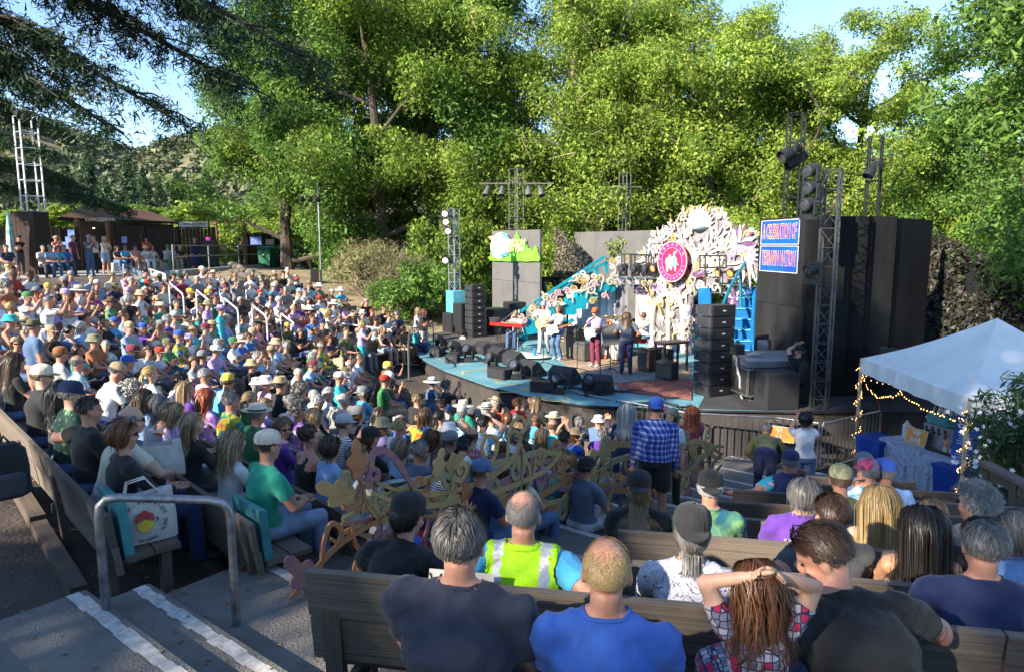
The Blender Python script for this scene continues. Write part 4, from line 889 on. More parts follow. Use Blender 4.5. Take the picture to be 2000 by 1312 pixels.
for k,(px,py,aim)in enumerate(((858,683,V(-.7,-.5,.4)),(888,695,V(-.8,-.4,.3)),(916,706,V(-.6,-.7,.5)),(962,722,V(-.7,-.6,.3)),(1008,740,V(-.5,-.8,.4)),(1090,768,V(-.4,-.9,.3)),(1152,772,V(-.3,-.9,.35)))):
 p=on(px,py,ZS);moving_light('small black moving light on the stage lip, %s from the far end'%ORD[k],(p.x,p.y,ZS+.012),aim,1.0,None,'moving lights on the stage lip')
gr=random.Random(4)
for k,(pts,lab,r_)in enumerate((([(870,690),(905,700),(930,696),(960,712),(1000,720),(1020,735),(1060,742),(1100,752)],'black cable bundle winding along the stage front',.03),([(1100,760),(1130,756),(1160,772),(1200,764),(1240,760),(1290,772),(1340,780)],'black cables across the rust rug edge',.02),([(1600,770),(1625,735),(1660,770),(1690,760),(1700,745),(1660,748),(1640,765),(1610,775)],'coiled black cables by the lattice tower',.025),([(1230,790),(1290,782),(1330,796),(1360,790)],'black cables on the deck before the loudspeaker stack',.02),([(1195,752),(1192,735),(1188,712)],'red cable trailing from the guitarist',.008),([(1710,770),(1720,790),(1722,815),(1712,850)],'orange cable hanging over the stage edge by the tent',.012))):
 P3=[]
 for i in range(len(pts)-1):
  for t in(0,.33,.66):
   x,y=pts[i][0]+(pts[i+1][0]-pts[i][0])*t+gr.uniform(-4,4),pts[i][1]+(pts[i+1][1]-pts[i][1])*t+gr.uniform(-2,2);p=on(x,min(y,802),ZS+.03);P3 .append(p)
 if k==5:P3=[on(1708,772,ZS+.03),on(1716,786,ZS+.03),V(8.0,14.5,ZS),V(8.02,14.45,-3.9),V(7.9,14.3,-4.2)]
 mb=MB()
 for q in range(3 if r_>.015 and k!=5 else 1):mb.tube([p+V(gr.uniform(-.12,.12),gr.uniform(-.12,.12),0.01*q)for p in P3]if q else P3,r_*(.6 if q else 1),5)
 tag(mb.obj('cable',m_blackmet if k<4 else M('red_cable' if k==4 else 'orange_cable',(0.5,0.08,0.03),0.6,0.1,4)),lab,'cable')
 # people: one skinned body each, hair / hats / glasses as parts
def mk_skin(n,c,c2):
 m=M('skin_%s'%n,c,0.5,0,9,0.08,90,col2=c2,spec=0.35);m.node_tree.nodes['Principled BSDF'].inputs['Subsurface Weight'].default_value=0.08
 m.node_tree.nodes['Principled BSDF'].inputs['Subsurface Radius'].default_value=(0.02,0.008,0.004);return m
SKINS=[mk_skin('fair',(0.56,0.33,0.235),(0.46,0.25,0.175)),mk_skin('rosy',(0.52,0.27,0.19),(0.42,0.19,0.13)),mk_skin('tan',(0.42,0.235,0.145),(0.34,0.17,0.10)),mk_skin('brown',(0.17,0.085,0.05),(0.12,0.06,0.035))]
m_eye=M('dark_eye',(0.02,0.015,0.012),0.25,0.1,5);m_lip=M('lip',(0.36,0.13,0.11),0.45,0.1,9)
m_shoe=[M('shoe_%s'%n,c,0.6,0.25,12)for n,c in(('black',(0.03,0.03,0.032)),('grey',(0.25,0.25,0.27)),('white',(0.62,0.62,0.62)),('brown',(0.20,0.085,0.035)))]
def cloth(name,c,rough=0.9):
 m=M('cloth_'+name,c,rough,0.13,5,0.8,11,sheen=0.1,obvar=0.10,stretch=(1,1,.55));return m
CL={n:cloth(n.replace(' ','_'),c)for n,c in{'white':(0.70,0.70,0.71),'cream':(0.62,0.56,0.44),'light grey':(0.42,0.42,0.44),'grey':(0.20,0.20,0.215),'charcoal':(0.055,0.055,0.06),'black':(0.016,0.016,0.018),'navy':(0.018,0.026,0.085),'blue':(0.03,0.10,0.42),'light blue':(0.24,0.40,0.66),'sky blue':(0.06,0.36,0.62),'denim blue':(0.08,0.14,0.27),'pale denim':(0.24,0.33,0.47),'turquoise':(0.03,0.42,0.44),'sea green':(0.015,0.27,0.19),'green':(0.035,0.19,0.06),'olive':(0.11,0.12,0.05),'dark green':(0.02,0.07,0.045),'purple':(0.11,0.035,0.30),'lavender':(0.40,0.31,0.58),'magenta':(0.42,0.03,0.26),'pink':(0.66,0.30,0.36),'red':(0.48,0.028,0.022),'orange red':(0.62,0.09,0.02),'maroon':(0.19,0.025,0.055),'rust':(0.33,0.12,0.045),'brown':(0.12,0.065,0.035),'tan':(0.42,0.30,0.18),'khaki':(0.33,0.27,0.18),'yellow':(0.66,0.47,0.06),'salmon':(0.55,0.25,0.19),'slate blue':(0.10,0.13,0.19),'ink navy':(0.030,0.034,0.060)}.items()}
def pattern(name,kind,cols,scale=14.0):
 m,nt,nd,lk,bs=_nt('cloth_'+name.replace(' ','_'));bs.inputs['Roughness'].default_value=0.9
 v=coords(nd,lk,(1,1,1),rand=(kind not in('plaid','stripe')))
 if kind=='plaid':
  sp_=N(nd,'ShaderNodeSeparateXYZ');lk.new(v,sp_.inputs[0]);fac=[]
  ad=N(nd,'ShaderNodeMath',operation='ADD');lk.new(sp_.outputs[0],ad.inputs[0]);lk.new(sp_.outputs[1],ad.inputs[1])
  for src in(ad.outputs[0],sp_.outputs[2]):
   mu=N(nd,'ShaderNodeMath',operation='MULTIPLY');mu.inputs[1].default_value=scale;lk.new(src,mu.inputs[0])
   fr_=N(nd,'ShaderNodeMath',operation='FRACT');lk.new(mu.outputs[0],fr_.inputs[0])
   r1=ramp(nd,[(0,(0,0,0)),(.40,(0,0,0)),(.47,(.55,)*3),(.68,(.55,)*3),(.70,(1,1,1)),(.82,(1,1,1)),(.86,(0,0,0))]);lk.new(fr_.outputs[0],r1 .inputs['Fac']);fac.append(r1 .outputs['Color'])
  mx=N(nd,'ShaderNodeMath',operation='ADD');lk.new(fac[0],mx.inputs[0]);lk.new(fac[1],mx.inputs[1]);h=N(nd,'ShaderNodeMath',operation='MULTIPLY');h.inputs[1].default_value=.5;lk.new(mx.outputs[0],h.inputs[0])
  rp=ramp(nd,[(0,cols[0]),(.5,cols[1]),(1,cols[2])]);lk.new(h.outputs[0],rp.inputs['Fac'])
 elif kind=='stripe':
  wv=N(nd,'ShaderNodeTexWave',Scale=scale,Distortion=0.4);wv.bands_direction='Z';lk.new(v,wv.inputs['Vector'])
  rp=ramp(nd,[(0,cols[0]),(.42,cols[0]),(.5,cols[1]),(1,cols[1])]);lk.new(wv.outputs['Fac'],rp.inputs['Fac'])
 elif kind=='spiral':
  gr_=N(nd,'ShaderNodeTexNoise',Scale=scale*.35,Detail=4.0,Distortion=1.8);lk.new(v,gr_.inputs['Vector'])
  rp=ramp(nd,[(i/(len(cols)-1)*.5+.25,c)for i,c in enumerate(cols)]);lk.new(gr_.outputs['Fac'],rp.inputs['Fac'])
 elif kind=='script':
  wv=N(nd,'ShaderNodeTexNoise',Scale=scale,Detail=2.0,Distortion=2.5);lk.new(v,wv.inputs['Vector'])
  rp=ramp(nd,[(0,cols[0]),(.475,cols[0]),(.49,cols[1]),(.505,cols[1]),(.52,cols[0]),(.64,cols[0]),(.655,cols[1]),(.67,cols[0])]);lk.new(wv.outputs['Fac'],rp.inputs['Fac'])
 elif kind=='geo':
  vo=N(nd,'ShaderNodeTexVoronoi',Scale=scale);vo.inputs['Randomness'].default_value=0.25;lk.new(v,vo.inputs['Vector'])
  v2=N(nd,'ShaderNodeTexVoronoi',Scale=scale,feature='DISTANCE_TO_EDGE');v2 .inputs['Randomness'].default_value=0.25;lk.new(v,v2 .inputs['Vector'])
  rp0=ramp(nd,[(0,cols[0]),(.35,cols[1]),(.5,cols[2]),(.8,cols[3])],'CONSTANT');lk.new(vo.outputs['Color'],rp0 .inputs['Fac'])
  rp1=ramp(nd,[(0,(1,1,1)),(.06,(1,1,1)),(.10,(0,0,0))]);lk.new(v2 .outputs['Distance'],rp1 .inputs['Fac'])
  mx=N(nd,'ShaderNodeMixRGB');lk.new(rp1 .outputs['Color'],mx.inputs['Fac']);lk.new(rp0 .outputs['Color'],mx.inputs[1]);mx.inputs[2].default_value=(0.02,0.02,0.06,1);rp=mx
 else:
  vo=N(nd,'ShaderNodeTexVoronoi',Scale=scale);lk.new(v,vo.inputs['Vector'])
  n_=N(nd,'ShaderNodeTexNoise',Scale=scale*1.4,Detail=3.0,Distortion=1.2);lk.new(v,n_.inputs['Vector'])
  mth=N(nd,'ShaderNodeMath',operation='ADD');lk.new(vo.outputs['Distance'],mth.inputs[0]);lk.new(n_.outputs['Fac'],mth.inputs[1])
  k=len(cols);rp=ramp(nd,[(.45+.5*i/k,c)for i,c in enumerate(cols[::-1])],'CONSTANT');lk.new(mth.outputs[0],rp.inputs['Fac'])
 lk.new(rp.outputs['Color'],bs.inputs['Base Color'])
 n2=N(nd,'ShaderNodeTexNoise',Scale=16.0,Detail=3.0);lk.new(coords(nd,lk,(1,1,1)),n2 .inputs['Vector']);bp=N(nd,'ShaderNodeBump',Strength=0.4,Distance=0.02);lk.new(n2 .outputs['Fac'],bp.inputs['Height']);lk.new(bp.outputs['Normal'],bs.inputs['Normal'])
 CL[name]=m;MATS['cloth_'+name]=m;return m
pattern('blue plaid','plaid',[(0.012,0.03,0.20),(0.10,0.16,0.45),(0.62,0.64,0.70)],15)
pattern('red check','plaid',[(0.30,0.05,0.08),(0.45,0.25,0.30),(0.60,0.55,0.58)],14)
pattern('striped','stripe',[(0.66,0.66,0.68),(0.03,0.035,0.07)],16)
pattern('rainbow tie-dye','spiral',[(0.10,0.01,0.18),(0.02,0.05,0.35),(0.02,0.22,0.08),(0.55,0.50,0.04),(0.55,0.14,0.02),(0.30,0.02,0.20)],12)
pattern('blue tie-dye','spiral',[(0.01,0.08,0.30),(0.03,0.30,0.50),(0.62,0.68,0.72),(0.05,0.35,0.30),(0.02,0.05,0.2)],14)
pattern('purple tie-dye','spiral',[(0.08,0.02,0.22),(0.36,0.16,0.50),(0.55,0.45,0.62),(0.16,0.04,0.30)],16)
pattern('pastel tie-dye','spiral',[(0.60,0.30,0.55),(0.62,0.60,0.30),(0.62,0.62,0.66),(0.25,0.45,0.60),(0.62,0.50,0.60)],14)
pattern('green tie-dye','spiral',[(0.02,0.08,0.28),(0.02,0.22,0.30),(0.16,0.30,0.12),(0.02,0.13,0.13),(0.02,0.12,0.40)],11)
pattern('turquoise floral','floral',[(0.03,0.42,0.50),(0.12,0.50,0.58),(0.62,0.28,0.40),(0.66,0.62,0.62)],9)
pattern('white and blue floral','floral',[(0.62,0.64,0.68),(0.62,0.64,0.68),(0.10,0.22,0.50),(0.05,0.10,0.25)],20)
pattern('blue floral','floral',[(0.03,0.14,0.42),(0.06,0.28,0.55),(0.60,0.64,0.70),(0.03,0.06,0.2)],13)
pattern('green floral','floral',[(0.02,0.05,0.04),(0.04,0.16,0.06),(0.20,0.36,0.20),(0.02,0.05,0.05)],18)
pattern('dark floral','floral',[(0.02,0.025,0.05),(0.02,0.025,0.05),(0.30,0.20,0.12),(0.30,0.34,0.36)],18)
pattern('pink floral','geo',[(0.44,0.42,0.50),(0.50,0.02,0.09),(0.20,0.20,0.30),(0.52,0.45,0.50)],26)
pattern('script print','script',[(0.55,0.55,0.64),(0.07,0.06,0.13)],9)
pattern('rainbow stripe','spiral',[(0.02,0.25,0.5),(0.5,0.05,0.3),(0.55,0.4,0.05),(0.1,0.03,0.4),(0.05,0.35,0.3)],30)
pattern('camouflage','spiral',[(0.05,0.06,0.03),(0.16,0.16,0.09),(0.28,0.26,0.17),(0.08,0.09,0.05)],26)
pattern('dark mandala print','spiral',[(0.02,0.01,0.05),(0.10,0.02,0.12),(0.35,0.04,0.10),(0.05,0.20,0.30),(0.03,0.01,0.06)],20)
def hair_mat(n,c,c2):
 m,nt,nd,lk,bs=_nt('hair_'+n);bs.inputs['Roughness'].default_value=0.42;bs.inputs['Specular IOR Level'].default_value=0.45
 ge=N(nd,'ShaderNodeNewGeometry');rp=ramp(nd,[(0,c),(.6,tuple((a+b)/2 for a,b in zip(c,c2))),(1,c2)]);lk.new(ge.outputs['Random Per Island'],rp.inputs['Fac']);lk.new(rp.outputs['Color'],bs.inputs['Base Color']);return m
HR={n:hair_mat(n.replace(' ','_'),a,b)for n,(a,b)in{'black':((0.008,0.007,0.007),(0.03,0.025,0.022)),'dark brown':((0.022,0.012,0.008),(0.075,0.042,0.025)),'brown':((0.06,0.032,0.017),(0.16,0.095,0.05)),'auburn':((0.07,0.025,0.012),(0.17,0.07,0.03)),'red':((0.17,0.03,0.01),(0.36,0.10,0.03)),'blond':((0.28,0.17,0.065),(0.55,0.40,0.19)),'sandy':((0.15,0.095,0.05),(0.40,0.29,0.165)),'grey':((0.075,0.07,0.068),(0.25,0.245,0.24)),'salt and pepper':((0.035,0.030,0.027),(0.17,0.155,0.145)),'white':((0.28,0.27,0.26),(0.55,0.54,0.52))}.items()}
# the body
def ik(a,t,l1,l2,hint):
 a,t,hint=Vector(a),Vector(t),Vector(hint);d=t-a;L=min(d.length,(l1+l2)*.998);d.normalize();t=a+d*L
 x=(l1*l1-l2*l2+L*L)/(2*L);h=math.sqrt(max(0,l1*l1-x*x));n=hint-d*hint.dot(d)
 if n.length<1e-4:n=d.orthogonal()
 return a+d*x+n.normalized()*h,t
def joints(S):
 """S: pose description -> joint positions in body space (facing +y, standing point at the origin)"""
 sit=S.get('sit',True);f=S.get('f',False);J={}
 lean,twist=R(S.get('lean',4)),R(S.get('twist',0));side=R(S.get('side',0))
 P=Vector((0,0.0,0.53 if sit else 0.94));J['P']=P
 s=Vector((math.sin(side),math.sin(lean),math.cos(lean))).normalized();L=0.485 if not f else 0.455;J['s']=s
 Nb=P+s*L;mid=P+s*(L*.5)+Vector((0,-S.get('slouch',0.02),0));J['Nb'],J['mid']=Nb,mid
 rx=Vector((math.cos(twist),math.sin(twist),0));rx=(rx-s*rx.dot(s)).normalized();J['rx']=rx;fy=s.cross(rx);J['fy']=fy
 sw=S.get('sw',0.185 if not f else 0.16);J['sw']=sw
 nd_=(s*.6+Vector((0,0,.4))+fy*S.get('poke',.12)).normalized();Hc=Nb+nd_*0.175;J['H']=Hc
 yaw,pit,rol=R(S.get('yaw',0))+twist*.7,R(S.get('pitch',4)),R(S.get('roll',0))
 J['HM']=Matrix.Translation(Hc)@Matrix.Rotation(yaw,4,'Z')@Matrix.Rotation(-pit,4,'X')@Matrix.Rotation(rol,4,'Y')
 arms=S.get('arms','lap');arms=arms if isinstance(arms,(list,tuple))else[arms,arms]
 for k,sd in((0,-1),(1,1)):
  sh=Nb-s*0.055+rx*sw*sd;J['sh',k]=sh;a=arms[k];z0=P.z-.53;hint=rx*sd*.8-fy*.4-UP*.5
  if isinstance(a,(tuple,list)):t=Vector(a[0]);hint=Vector(a[1])if len(a)>1 else hint
  elif a=='lap':t=Vector((sd*.07,.34,.665+z0))
  elif a=='knee':t=Vector((sd*.15,.44,.68+z0));hint=rx*sd-UP*.3
  elif a=='cross':t=Nb-s*.20+fy*.20-rx*sd*.07;hint=rx*sd-UP*.6
  elif a=='phone':t=Nb+fy*.30+rx*sd*.06-s*.03;hint=-UP+rx*sd*.4
  elif a=='phoneup':t=J['H']+fy*.32+rx*sd*.05-UP*.02;hint=-UP+rx*sd*.6
  elif a=='brow':t=(J['HM']@Vector((sd*.07,.12,.06)));hint=rx*sd+fy*.3-UP*.1
  elif a=='cheek':t=(J['HM']@Vector((sd*.075,.045,-.13)));hint=-UP+fy*.5
  elif a=='rest':t=sh+rx*sd*.46-fy*.14-UP*.10;hint=-fy-UP*.3
  elif a=='hang':t=sh+rx*sd*.05+fy*.06-UP*.53;hint=rx*sd*.3-fy
  elif a=='hip':t=P+rx*sd*.17+fy*.02+UP*.1;hint=rx*sd-fy*.3
  elif a=='up':t=sh+rx*sd*.05+fy*.12+UP*.5;hint=rx*sd+fy*.3
  elif a=='head':t=J['HM']@Vector((sd*.05,-.10,.08));hint=rx*sd+UP*.15+fy*.25
  elif a=='crown':t=J['HM']@Vector((sd*-.02,.02,.15));hint=rx*sd+fy*.5
  J['el',k],J['wr',k]=ik(sh,t,.285 if not f else.265,.255 if not f else.235,hint)
 legs=S.get('legs','sit' if sit else 'stand')
 for k,sd in((0,-1),(1,1)):
  hp=P+Vector((sd*.095,.02,-.02));J['hp',k]=hp
  if legs=='sit':kn,an=Vector((sd*.14,.44,.525)),Vector((sd*.14,.47,.09))
  elif legs=='out':kn,an=Vector((sd*.13,.44,.52)),Vector((sd*.12,.74,.10))
  elif legs=='crossed':kn,an=(Vector((.10,.44,.52)),Vector((.10,.44,.09)))if sd>0 else(Vector((-.02,.45,.60)),Vector((.22,.62,.34)))
  elif legs=='wide':kn,an=Vector((sd*.26,.40,.53)),Vector((sd*.22,.44,.09))
  elif legs=='stand':kn,an=Vector((sd*.105,.03,.50)),Vector((sd*.115,-.01,.09))
  elif legs=='stride':kn,an=Vector((sd*.10,.09 if sd>0 else.0,.50)),Vector((sd*.11,.14 if sd>0 else-.20,.09))
  elif legs=='bend':kn,an=Vector((sd*.10,.16,.50)),Vector((sd*.11,-.04,.09))
  J['kn',k],J['an',k]=kn,an
 return J
BODIES={}
def lerp(a,b,t):return a+(b-a)*t
def build_body(key,S,vox=0.017):
 """closed shells of torso, neck, head and limbs fused into ONE continuous skin, then split into skin / shirt / trousers / shoes by face"""
 if key in BODIES:return BODIES[key]
 J=joints(S);f=S.get('f',False);bk=S.get('bulk',1.0);P,Nb,mid,s,rx,fy=J['P'],J['Nb'],J['mid'],J['s'],J['rx'],J['fy']
 mb=MB();sw=J['sw'];sit=S.get('sit',True)
 prof=[(-.12,.155,.115),(-.02,.178,.128),(.12,.176,.124),(.30,.160,.112),(.48,.160,.112),(.66,.170,.122),(.80,.172,.118),(.90,.150,.095),(.97,.095,.07),(1.03,.062,.058)]
 if f:prof=[(-.12,.155,.118),(-.02,.182,.130),(.12,.178,.122),(.30,.140,.100),(.45,.132,.096),(.66,.150,.115),(.80,.152,.106),(.90,.130,.085),(.97,.082,.062),(1.03,.055,.052)]
 L=(Nb-P).length;n=18;rg=[]
 for t,w,d in prof:
  c=P.lerp(mid,max(t,-.3)*2)if t<.5 else mid.lerp(Nb,(t-.5)*2)
  tw=min(1,max(0,t));r_=Vector((1,0,0)).lerp(rx,tw).normalized();y_=s.cross(r_).normalized();b_=1+(bk-1)*(1.0 if t<.85 else.3);bd=1+(bk-1)*(1.7 if.05<t<.7 else.8 if t<.9 else.2)
  rg.append([c+r_*(math.copysign(abs(math.cos(a))**.85,math.cos(a))*w*b_)+y_*(math.sin(a)*d*bd)+(y_*.03*(bk-1)*4 if.1<t<.6 else Vector())for a in[2*math.pi*j/n for j in range(n)]])
 mb.rings(rg)
 if f:
  for sd in(-1,1):mb.ell(mid.lerp(Nb,.38)+rx*sd*.07+fy*.085*bk,(.062,.055,.062))
 if S.get('belly'):mb.ell(mid-s*.06+fy*.06*bk,(.15*bk,.12*bk,.15))
 if sit:
  for sd in(-1,1):mb.ell(P+Vector((sd*.085,-.035,-.02)),(.10*bk,.11,.085))
 slv=S.get('sleeve','short');loose=.012 if slv!='none' else 0
 segs=[]
 def limb(z,a,b,ra,rb,n=11):
  mb.tube([a.lerp(b,t)for t in(0,.25,.5,.75,1)],[lerp(ra,rb,t)*(1+.10*math.sin(math.pi*t))for t in(0,.25,.5,.75,1)],n);mb.ell(a,(ra,)*3,None,10,6);mb.ell(b,(rb,)*3,None,10,6);segs.append((z,a,b,ra,rb))
 ab=1+(bk-1)*.7;af=.86 if f else 1.0;HANDS=MB()
 for k in(0,1):
  sh,el,wr=J['sh',k],J['el',k],J['wr',k];sd=-1 if k==0 else 1
  mb.tube([Nb-s*.005+rx*sd*.03,sh-rx*sd*.02+s*.005],[.055*ab,.060*ab*af],10);mb.ell(sh,(.066*ab*af,)*3,None,10,8)
  limb(3,sh,el,.060*ab*af,.045*ab*af);limb(4,el,wr,.045*ab*af,.029*af)
  if slv=='short':
   e=sh.lerp(el,.62);mb.tube([sh,sh.lerp(el,.35),e],[.068*ab*af,.070*ab*af,.067*ab*af],11)
  elif slv=='long':
   mb.tube([sh,el],[.068*ab*af,.057*ab*af],11);mb.tube([el,el.lerp(wr,.92)],[.057*ab*af,.042*af],11);mb.ell(el,(.057*ab*af,)*3)
  d=(wr-el).normalized();sidev=rx*-sd;sidev=(sidev-d*sidev.dot(d));sidev=sidev.normalized()if sidev.length>.05 else d.orthogonal().normalized();nrm=d.cross(sidev)
  q=Matrix((sidev,d,nrm)).transposed();pc=wr+d*.05;mb.ell(pc,(.040*af,.056,.019),q,10,8);mb.ell(wr,(.030*af,)*3,None,10,6);segs.append((5,wr,wr+d*.1,.03,.03))
  curl=S.get('curl',0.55)
  for j,(off,ln)in enumerate(((-.028,.062),(-.010,.072),(.010,.068),(.027,.054))):
   a=pc+sidev*off*af+d*.038;cdir=d;pts=[a-d*.03,a]
   for u in range(3):cdir=(cdir*math.cos(curl*.7)+nrm*math.sin(curl*.7)*(sd)).normalized();a=a+cdir*ln*(.42,.33,.25)[u];pts.append(a)
   HANDS.tube(pts,[.0095,.0095,.0088,.008,.006],6)
  a=wr+d*.02+sidev*-.028*af;td=(d*.75-sidev*.55+nrm*.25*sd).normalized();HANDS.tube([a,a+td*.035,a+td*.035+(td+d*.5).normalized()*.03,a+td*.035+(td+d*1.2).normalized()*.052],[.014,.0125,.011,.007],6)
 pl_=S.get('pants','long')
 for k in(0,1):
  hp,kn,an=J['hp',k],J['kn',k],J['an',k];g_=.010 if pl_=='long' else 0
  limb(6,hp,kn,.088*bk,.060+g_);limb(7,kn,an,.056+g_,.040+g_*1.6)
  if pl_=='short':e=hp.lerp(kn,.80);mb.tube([hp,e],[.098*bk,.092],11)
  fd=Vector((kn.x*.15,1,0)).normalized()if abs(an.z-.09)<.05 else(Vector((0,.6,-.5))).normalized()
  if abs(an.z-.09)<.05:mb.tube([an+Vector((0,-.045,-.045)),an+Vector((0,.02,-.045)),an+fd*.10+Vector((0,0,-.055)),an+fd*.17+Vector((0,0,-.062))],[.036,.042,.040,.026],10)
  else:mb.tube([an-fd*.04,an+fd*.08,an+fd*.18],[.042,.042,.028],10)
  segs.append((8,an+Vector((0,-.03,-.05)),an+fd*.17+Vector((0,0,-.06)),.04,.03))
 if S.get('skirt'):
  if sit:mb.tube([P+V(0,.02,.02),P+V(0,.42,.0),P+V(0,.52,-.16)],[.20,.21,.20],14,flat=.55)
  else:mb.tube([P+V(0,0,.05),P+V(0,0,-.12),P+V(0,0.0,-S.get('skirt'))],[.15,.20,.26],16)
 HM=J['HM'];R3=HM.to_3x3()
 def hl(x,y,z):return HM@Vector((x,y,z))
 mb.tube([Nb-s*.06,Nb+(J['H']-Nb)*.35,hl(0,-.02,-.05)],[.066*(af**.5),.056*(af**.7),.055*(af**.7)],12)
 jw=.9 if f else 1.0
 mb.ell(hl(0,-.012,.03),(.0765,.096,.088),R3,16,12);mb.ell(hl(0,.026,-.042),(.060*jw,.064,.074),R3,14,10);mb.ell(hl(0,.058,-.092),(.030*jw,.028,.026),R3,10,8)
 mb.ell(hl(0,.070,.030),(.052,.020,.018),R3,10,8)
 mb.tube([hl(0,.082,.02),hl(0,.100,-.012),hl(0,.104,-.026),hl(0,.084,-.036)],[.009,.012,.0135,.010],8)
 for sd in(-1,1):mb.ell(hl(sd*.077,-.006,-.012),(.012,.020,.032),R3,8,8);mb.ell(hl(sd*.040,.062,-.035),(.022,.022,.024),R3,8,6)
 segs.append((1,Nb,hl(0,-.01,-.05),.05,.05));segs.append((2,hl(0,0,-.07),hl(0,-.01,.05),.07,.085));
 for a,b,ra,rb in((P,mid,.125*bk,.115*bk),(mid,Nb-s*.04,.12*bk,.09)):
  for off in(-.08,0,.08):segs.append((0,a+rx*off,b+rx*off*.8,ra,rb))
 me0=bpy.data.meshes.new('t');me0 .from_pydata(mb.v,[],mb.f);ob=bpy.data.objects.new('t',me0);COL.objects.link(ob)
 md=ob.modifiers.new('r','REMESH');md.mode='VOXEL';md.voxel_size=vox;md.use_smooth_shade=True
 dc_=ob.modifiers.new('d','DECIMATE')if vox<.0165 else None
 if dc_:dc_.ratio=.5
 dg=bpy.context.evaluated_depsgraph_get();dg.update();me=bpy.data.meshes.new_from_object(ob.evaluated_get(dg));bpy.data.objects.remove(ob);bpy.data.meshes.remove(me0)
 nv=len(me.vertices);co=np.empty(nv*3);me.vertices.foreach_get('co',co);co=co.reshape(-1,3);ed=np.empty(len(me.edges)*2,np.int64);me.edges.foreach_get('vertices',ed);ed=ed.reshape(-1,2)
 hz=np.array(J['H'])
 for it in range(2):
  acc=np.zeros_like(co);cnt=np.zeros(nv);np.add.at(acc,ed[:,0],co[ed[:,1]]);np.add.at(acc,ed[:,1],co[ed[:,0]]);np.add.at(cnt,ed[:,0],1);np.add.at(cnt,ed[:,1],1)
  wgt=np.where(np.linalg.norm(co-hz,axis=1)<.16,.28,.5)[:,None];co=co*(1-wgt)+wgt*acc/cnt[:,None]
 def zone_of(c):
  best=np.full(len(c),9e9);zn=np.zeros(len(c),int);tt=np.zeros(len(c))
  for z,a,b,ra,rb in segs:
   a,b=np.array(a),np.array(b);d=b-a;t=np.clip(((c-a)@d)/(d@d),0,1);q=np.linalg.norm(c-a-t[:,None]*d,axis=1)-(ra+(rb-ra)*t)
   u=q<best;best[u]=q[u];zn[u]=z;tt[u]=t[u]
  return zn,tt
 zn,tt=zone_of(co);amp=S.get('fold',.0035)
 if amp:
  nor=np.empty(nv*3);me.vertices.foreach_set('co',co.ravel());me.update();me.vertices.foreach_get('normal',nor);nor=nor.reshape(-1,3)
  q=co*np.array([17,17,22])+S.get('seed',0)*1.7
  w=np.sin(q[:,0]*1.1+1.6*np.sin(q[:,2]*.7))*np.sin(q[:,2]*1.3+1.2*np.sin(q[:,1]*.9+q[:,0]*.5))+.5*np.sin(q[:,0]*2.3-q[:,2]*1.9+np.sin(q[:,1]*2))
  q2=co*np.array([31,27,38])+S.get('seed',0)*2.3;cr=np.sin(q2[:,0]+.9*q2[:,2]+1.7*np.sin(q2[:,2]*.45+q2[:,1]*.5));cr2=np.sin(q2[:,2]*.8-.7*q2[:,0]+1.5*np.sin(q2[:,0]*.4));w=w*.7+.75*(1-np.abs(cr))**3+.55*(1-np.abs(cr2))**4
  cl_=np.isin(zn,(0,3,6,7))|((zn==4)&(slv=='long'));co=co+nor*(w*amp*cl_)[:,None]
 me.vertices.foreach_set('co',co.ravel());me.update()
 bm=bmesh.new();bm.from_mesh(me);bpy.data.meshes.remove(me)
 def zfaces(zs):
  c=np.array([tuple(f_.calc_center_median())for f_ in bm.faces]);z,t=zone_of(c);return[f_ for f_,zz in zip(bm.faces,z)if zz in zs]
 def cut(zs,p,nrm):
  fs=zfaces(zs);g_=list({v for f_ in fs for v in f_.verts})+list({e for f_ in fs for e in f_.edges})+fs
  bmesh.ops.bisect_plane(bm,geom=g_,plane_co=p,plane_no=nrm,dist=1e-5)
 neck_p=Nb+s*(.020 if not S.get('low')else-.03);neck_n=(s+fy*(.38 if not S.get('low')else.25)).normalized()
 cut((0,1),neck_p,neck_n)
 cut((0,),P+s*.03,s)
 for k in(0,1):
  sh,el,wr=J['sh',k],J['el',k],J['wr',k]
  if slv=='short':cut((3,),sh.lerp(el,.62),(el-sh).normalized())
  elif slv=='long':cut((4,5),el.lerp(wr,.92),(wr-el).normalized())
  if pl_=='short':cut((6,),J['hp',k].lerp(J['kn',k],.80),(J['kn',k]-J['hp',k]).normalized())
 c=np.array([tuple(f_.calc_center_median())for f_ in bm.faces]);z,t=zone_of(c);mi=np.zeros(len(c),int)
 up_=(c-np.array(neck_p))@np.array(neck_n)>0
 if not S.get('low'):rl=c-np.array(Nb+fy*.012);up_&=np.linalg.norm(rl-np.outer(rl@np.array(s),np.array(s)),axis=1)<.080
 hem=P+s*.03-fy*0;below=(c-np.array(hem))@np.array(s)<0
 mi[(z==0)]=1;mi[(z==0)&up_]=0;mi[(z==1)]=0;mi[(z==1)&~up_]=1;mi[(z==0)&below]=2
 if slv=='short':mi[(z==3)&(t<.62)]=1
 if slv=='long':mi[(z==3)]=1;mi[(z==4)&(t<.92)]=1
 if slv=='none':
  mi[(z==3)]=0;srel=np.abs((c-np.array(Nb))@np.array(rx));hi=(c-np.array(Nb))@np.array(s);mi[(z==0)&(srel>sw*.62)&(hi>-.14)]=0;mi[(z==0)&(hi>-.085)&(srel<.055)]=0
 mi[(z==6)]=2
 if pl_=='short':mi[(z==6)&(t>.80)]=0
 mi[(z==7)]=2 if pl_=='long' else 0;mi[(z==8)]=3
 if S.get('skirt'):mi[np.isin(z,(6,7))|((z==0)&below)]=2;mi[(z==7)]=0;mi[(z==7)&(c[:,2]>(P.z-.25)if sit else c[:,2]>P.z-S['skirt'])]=2
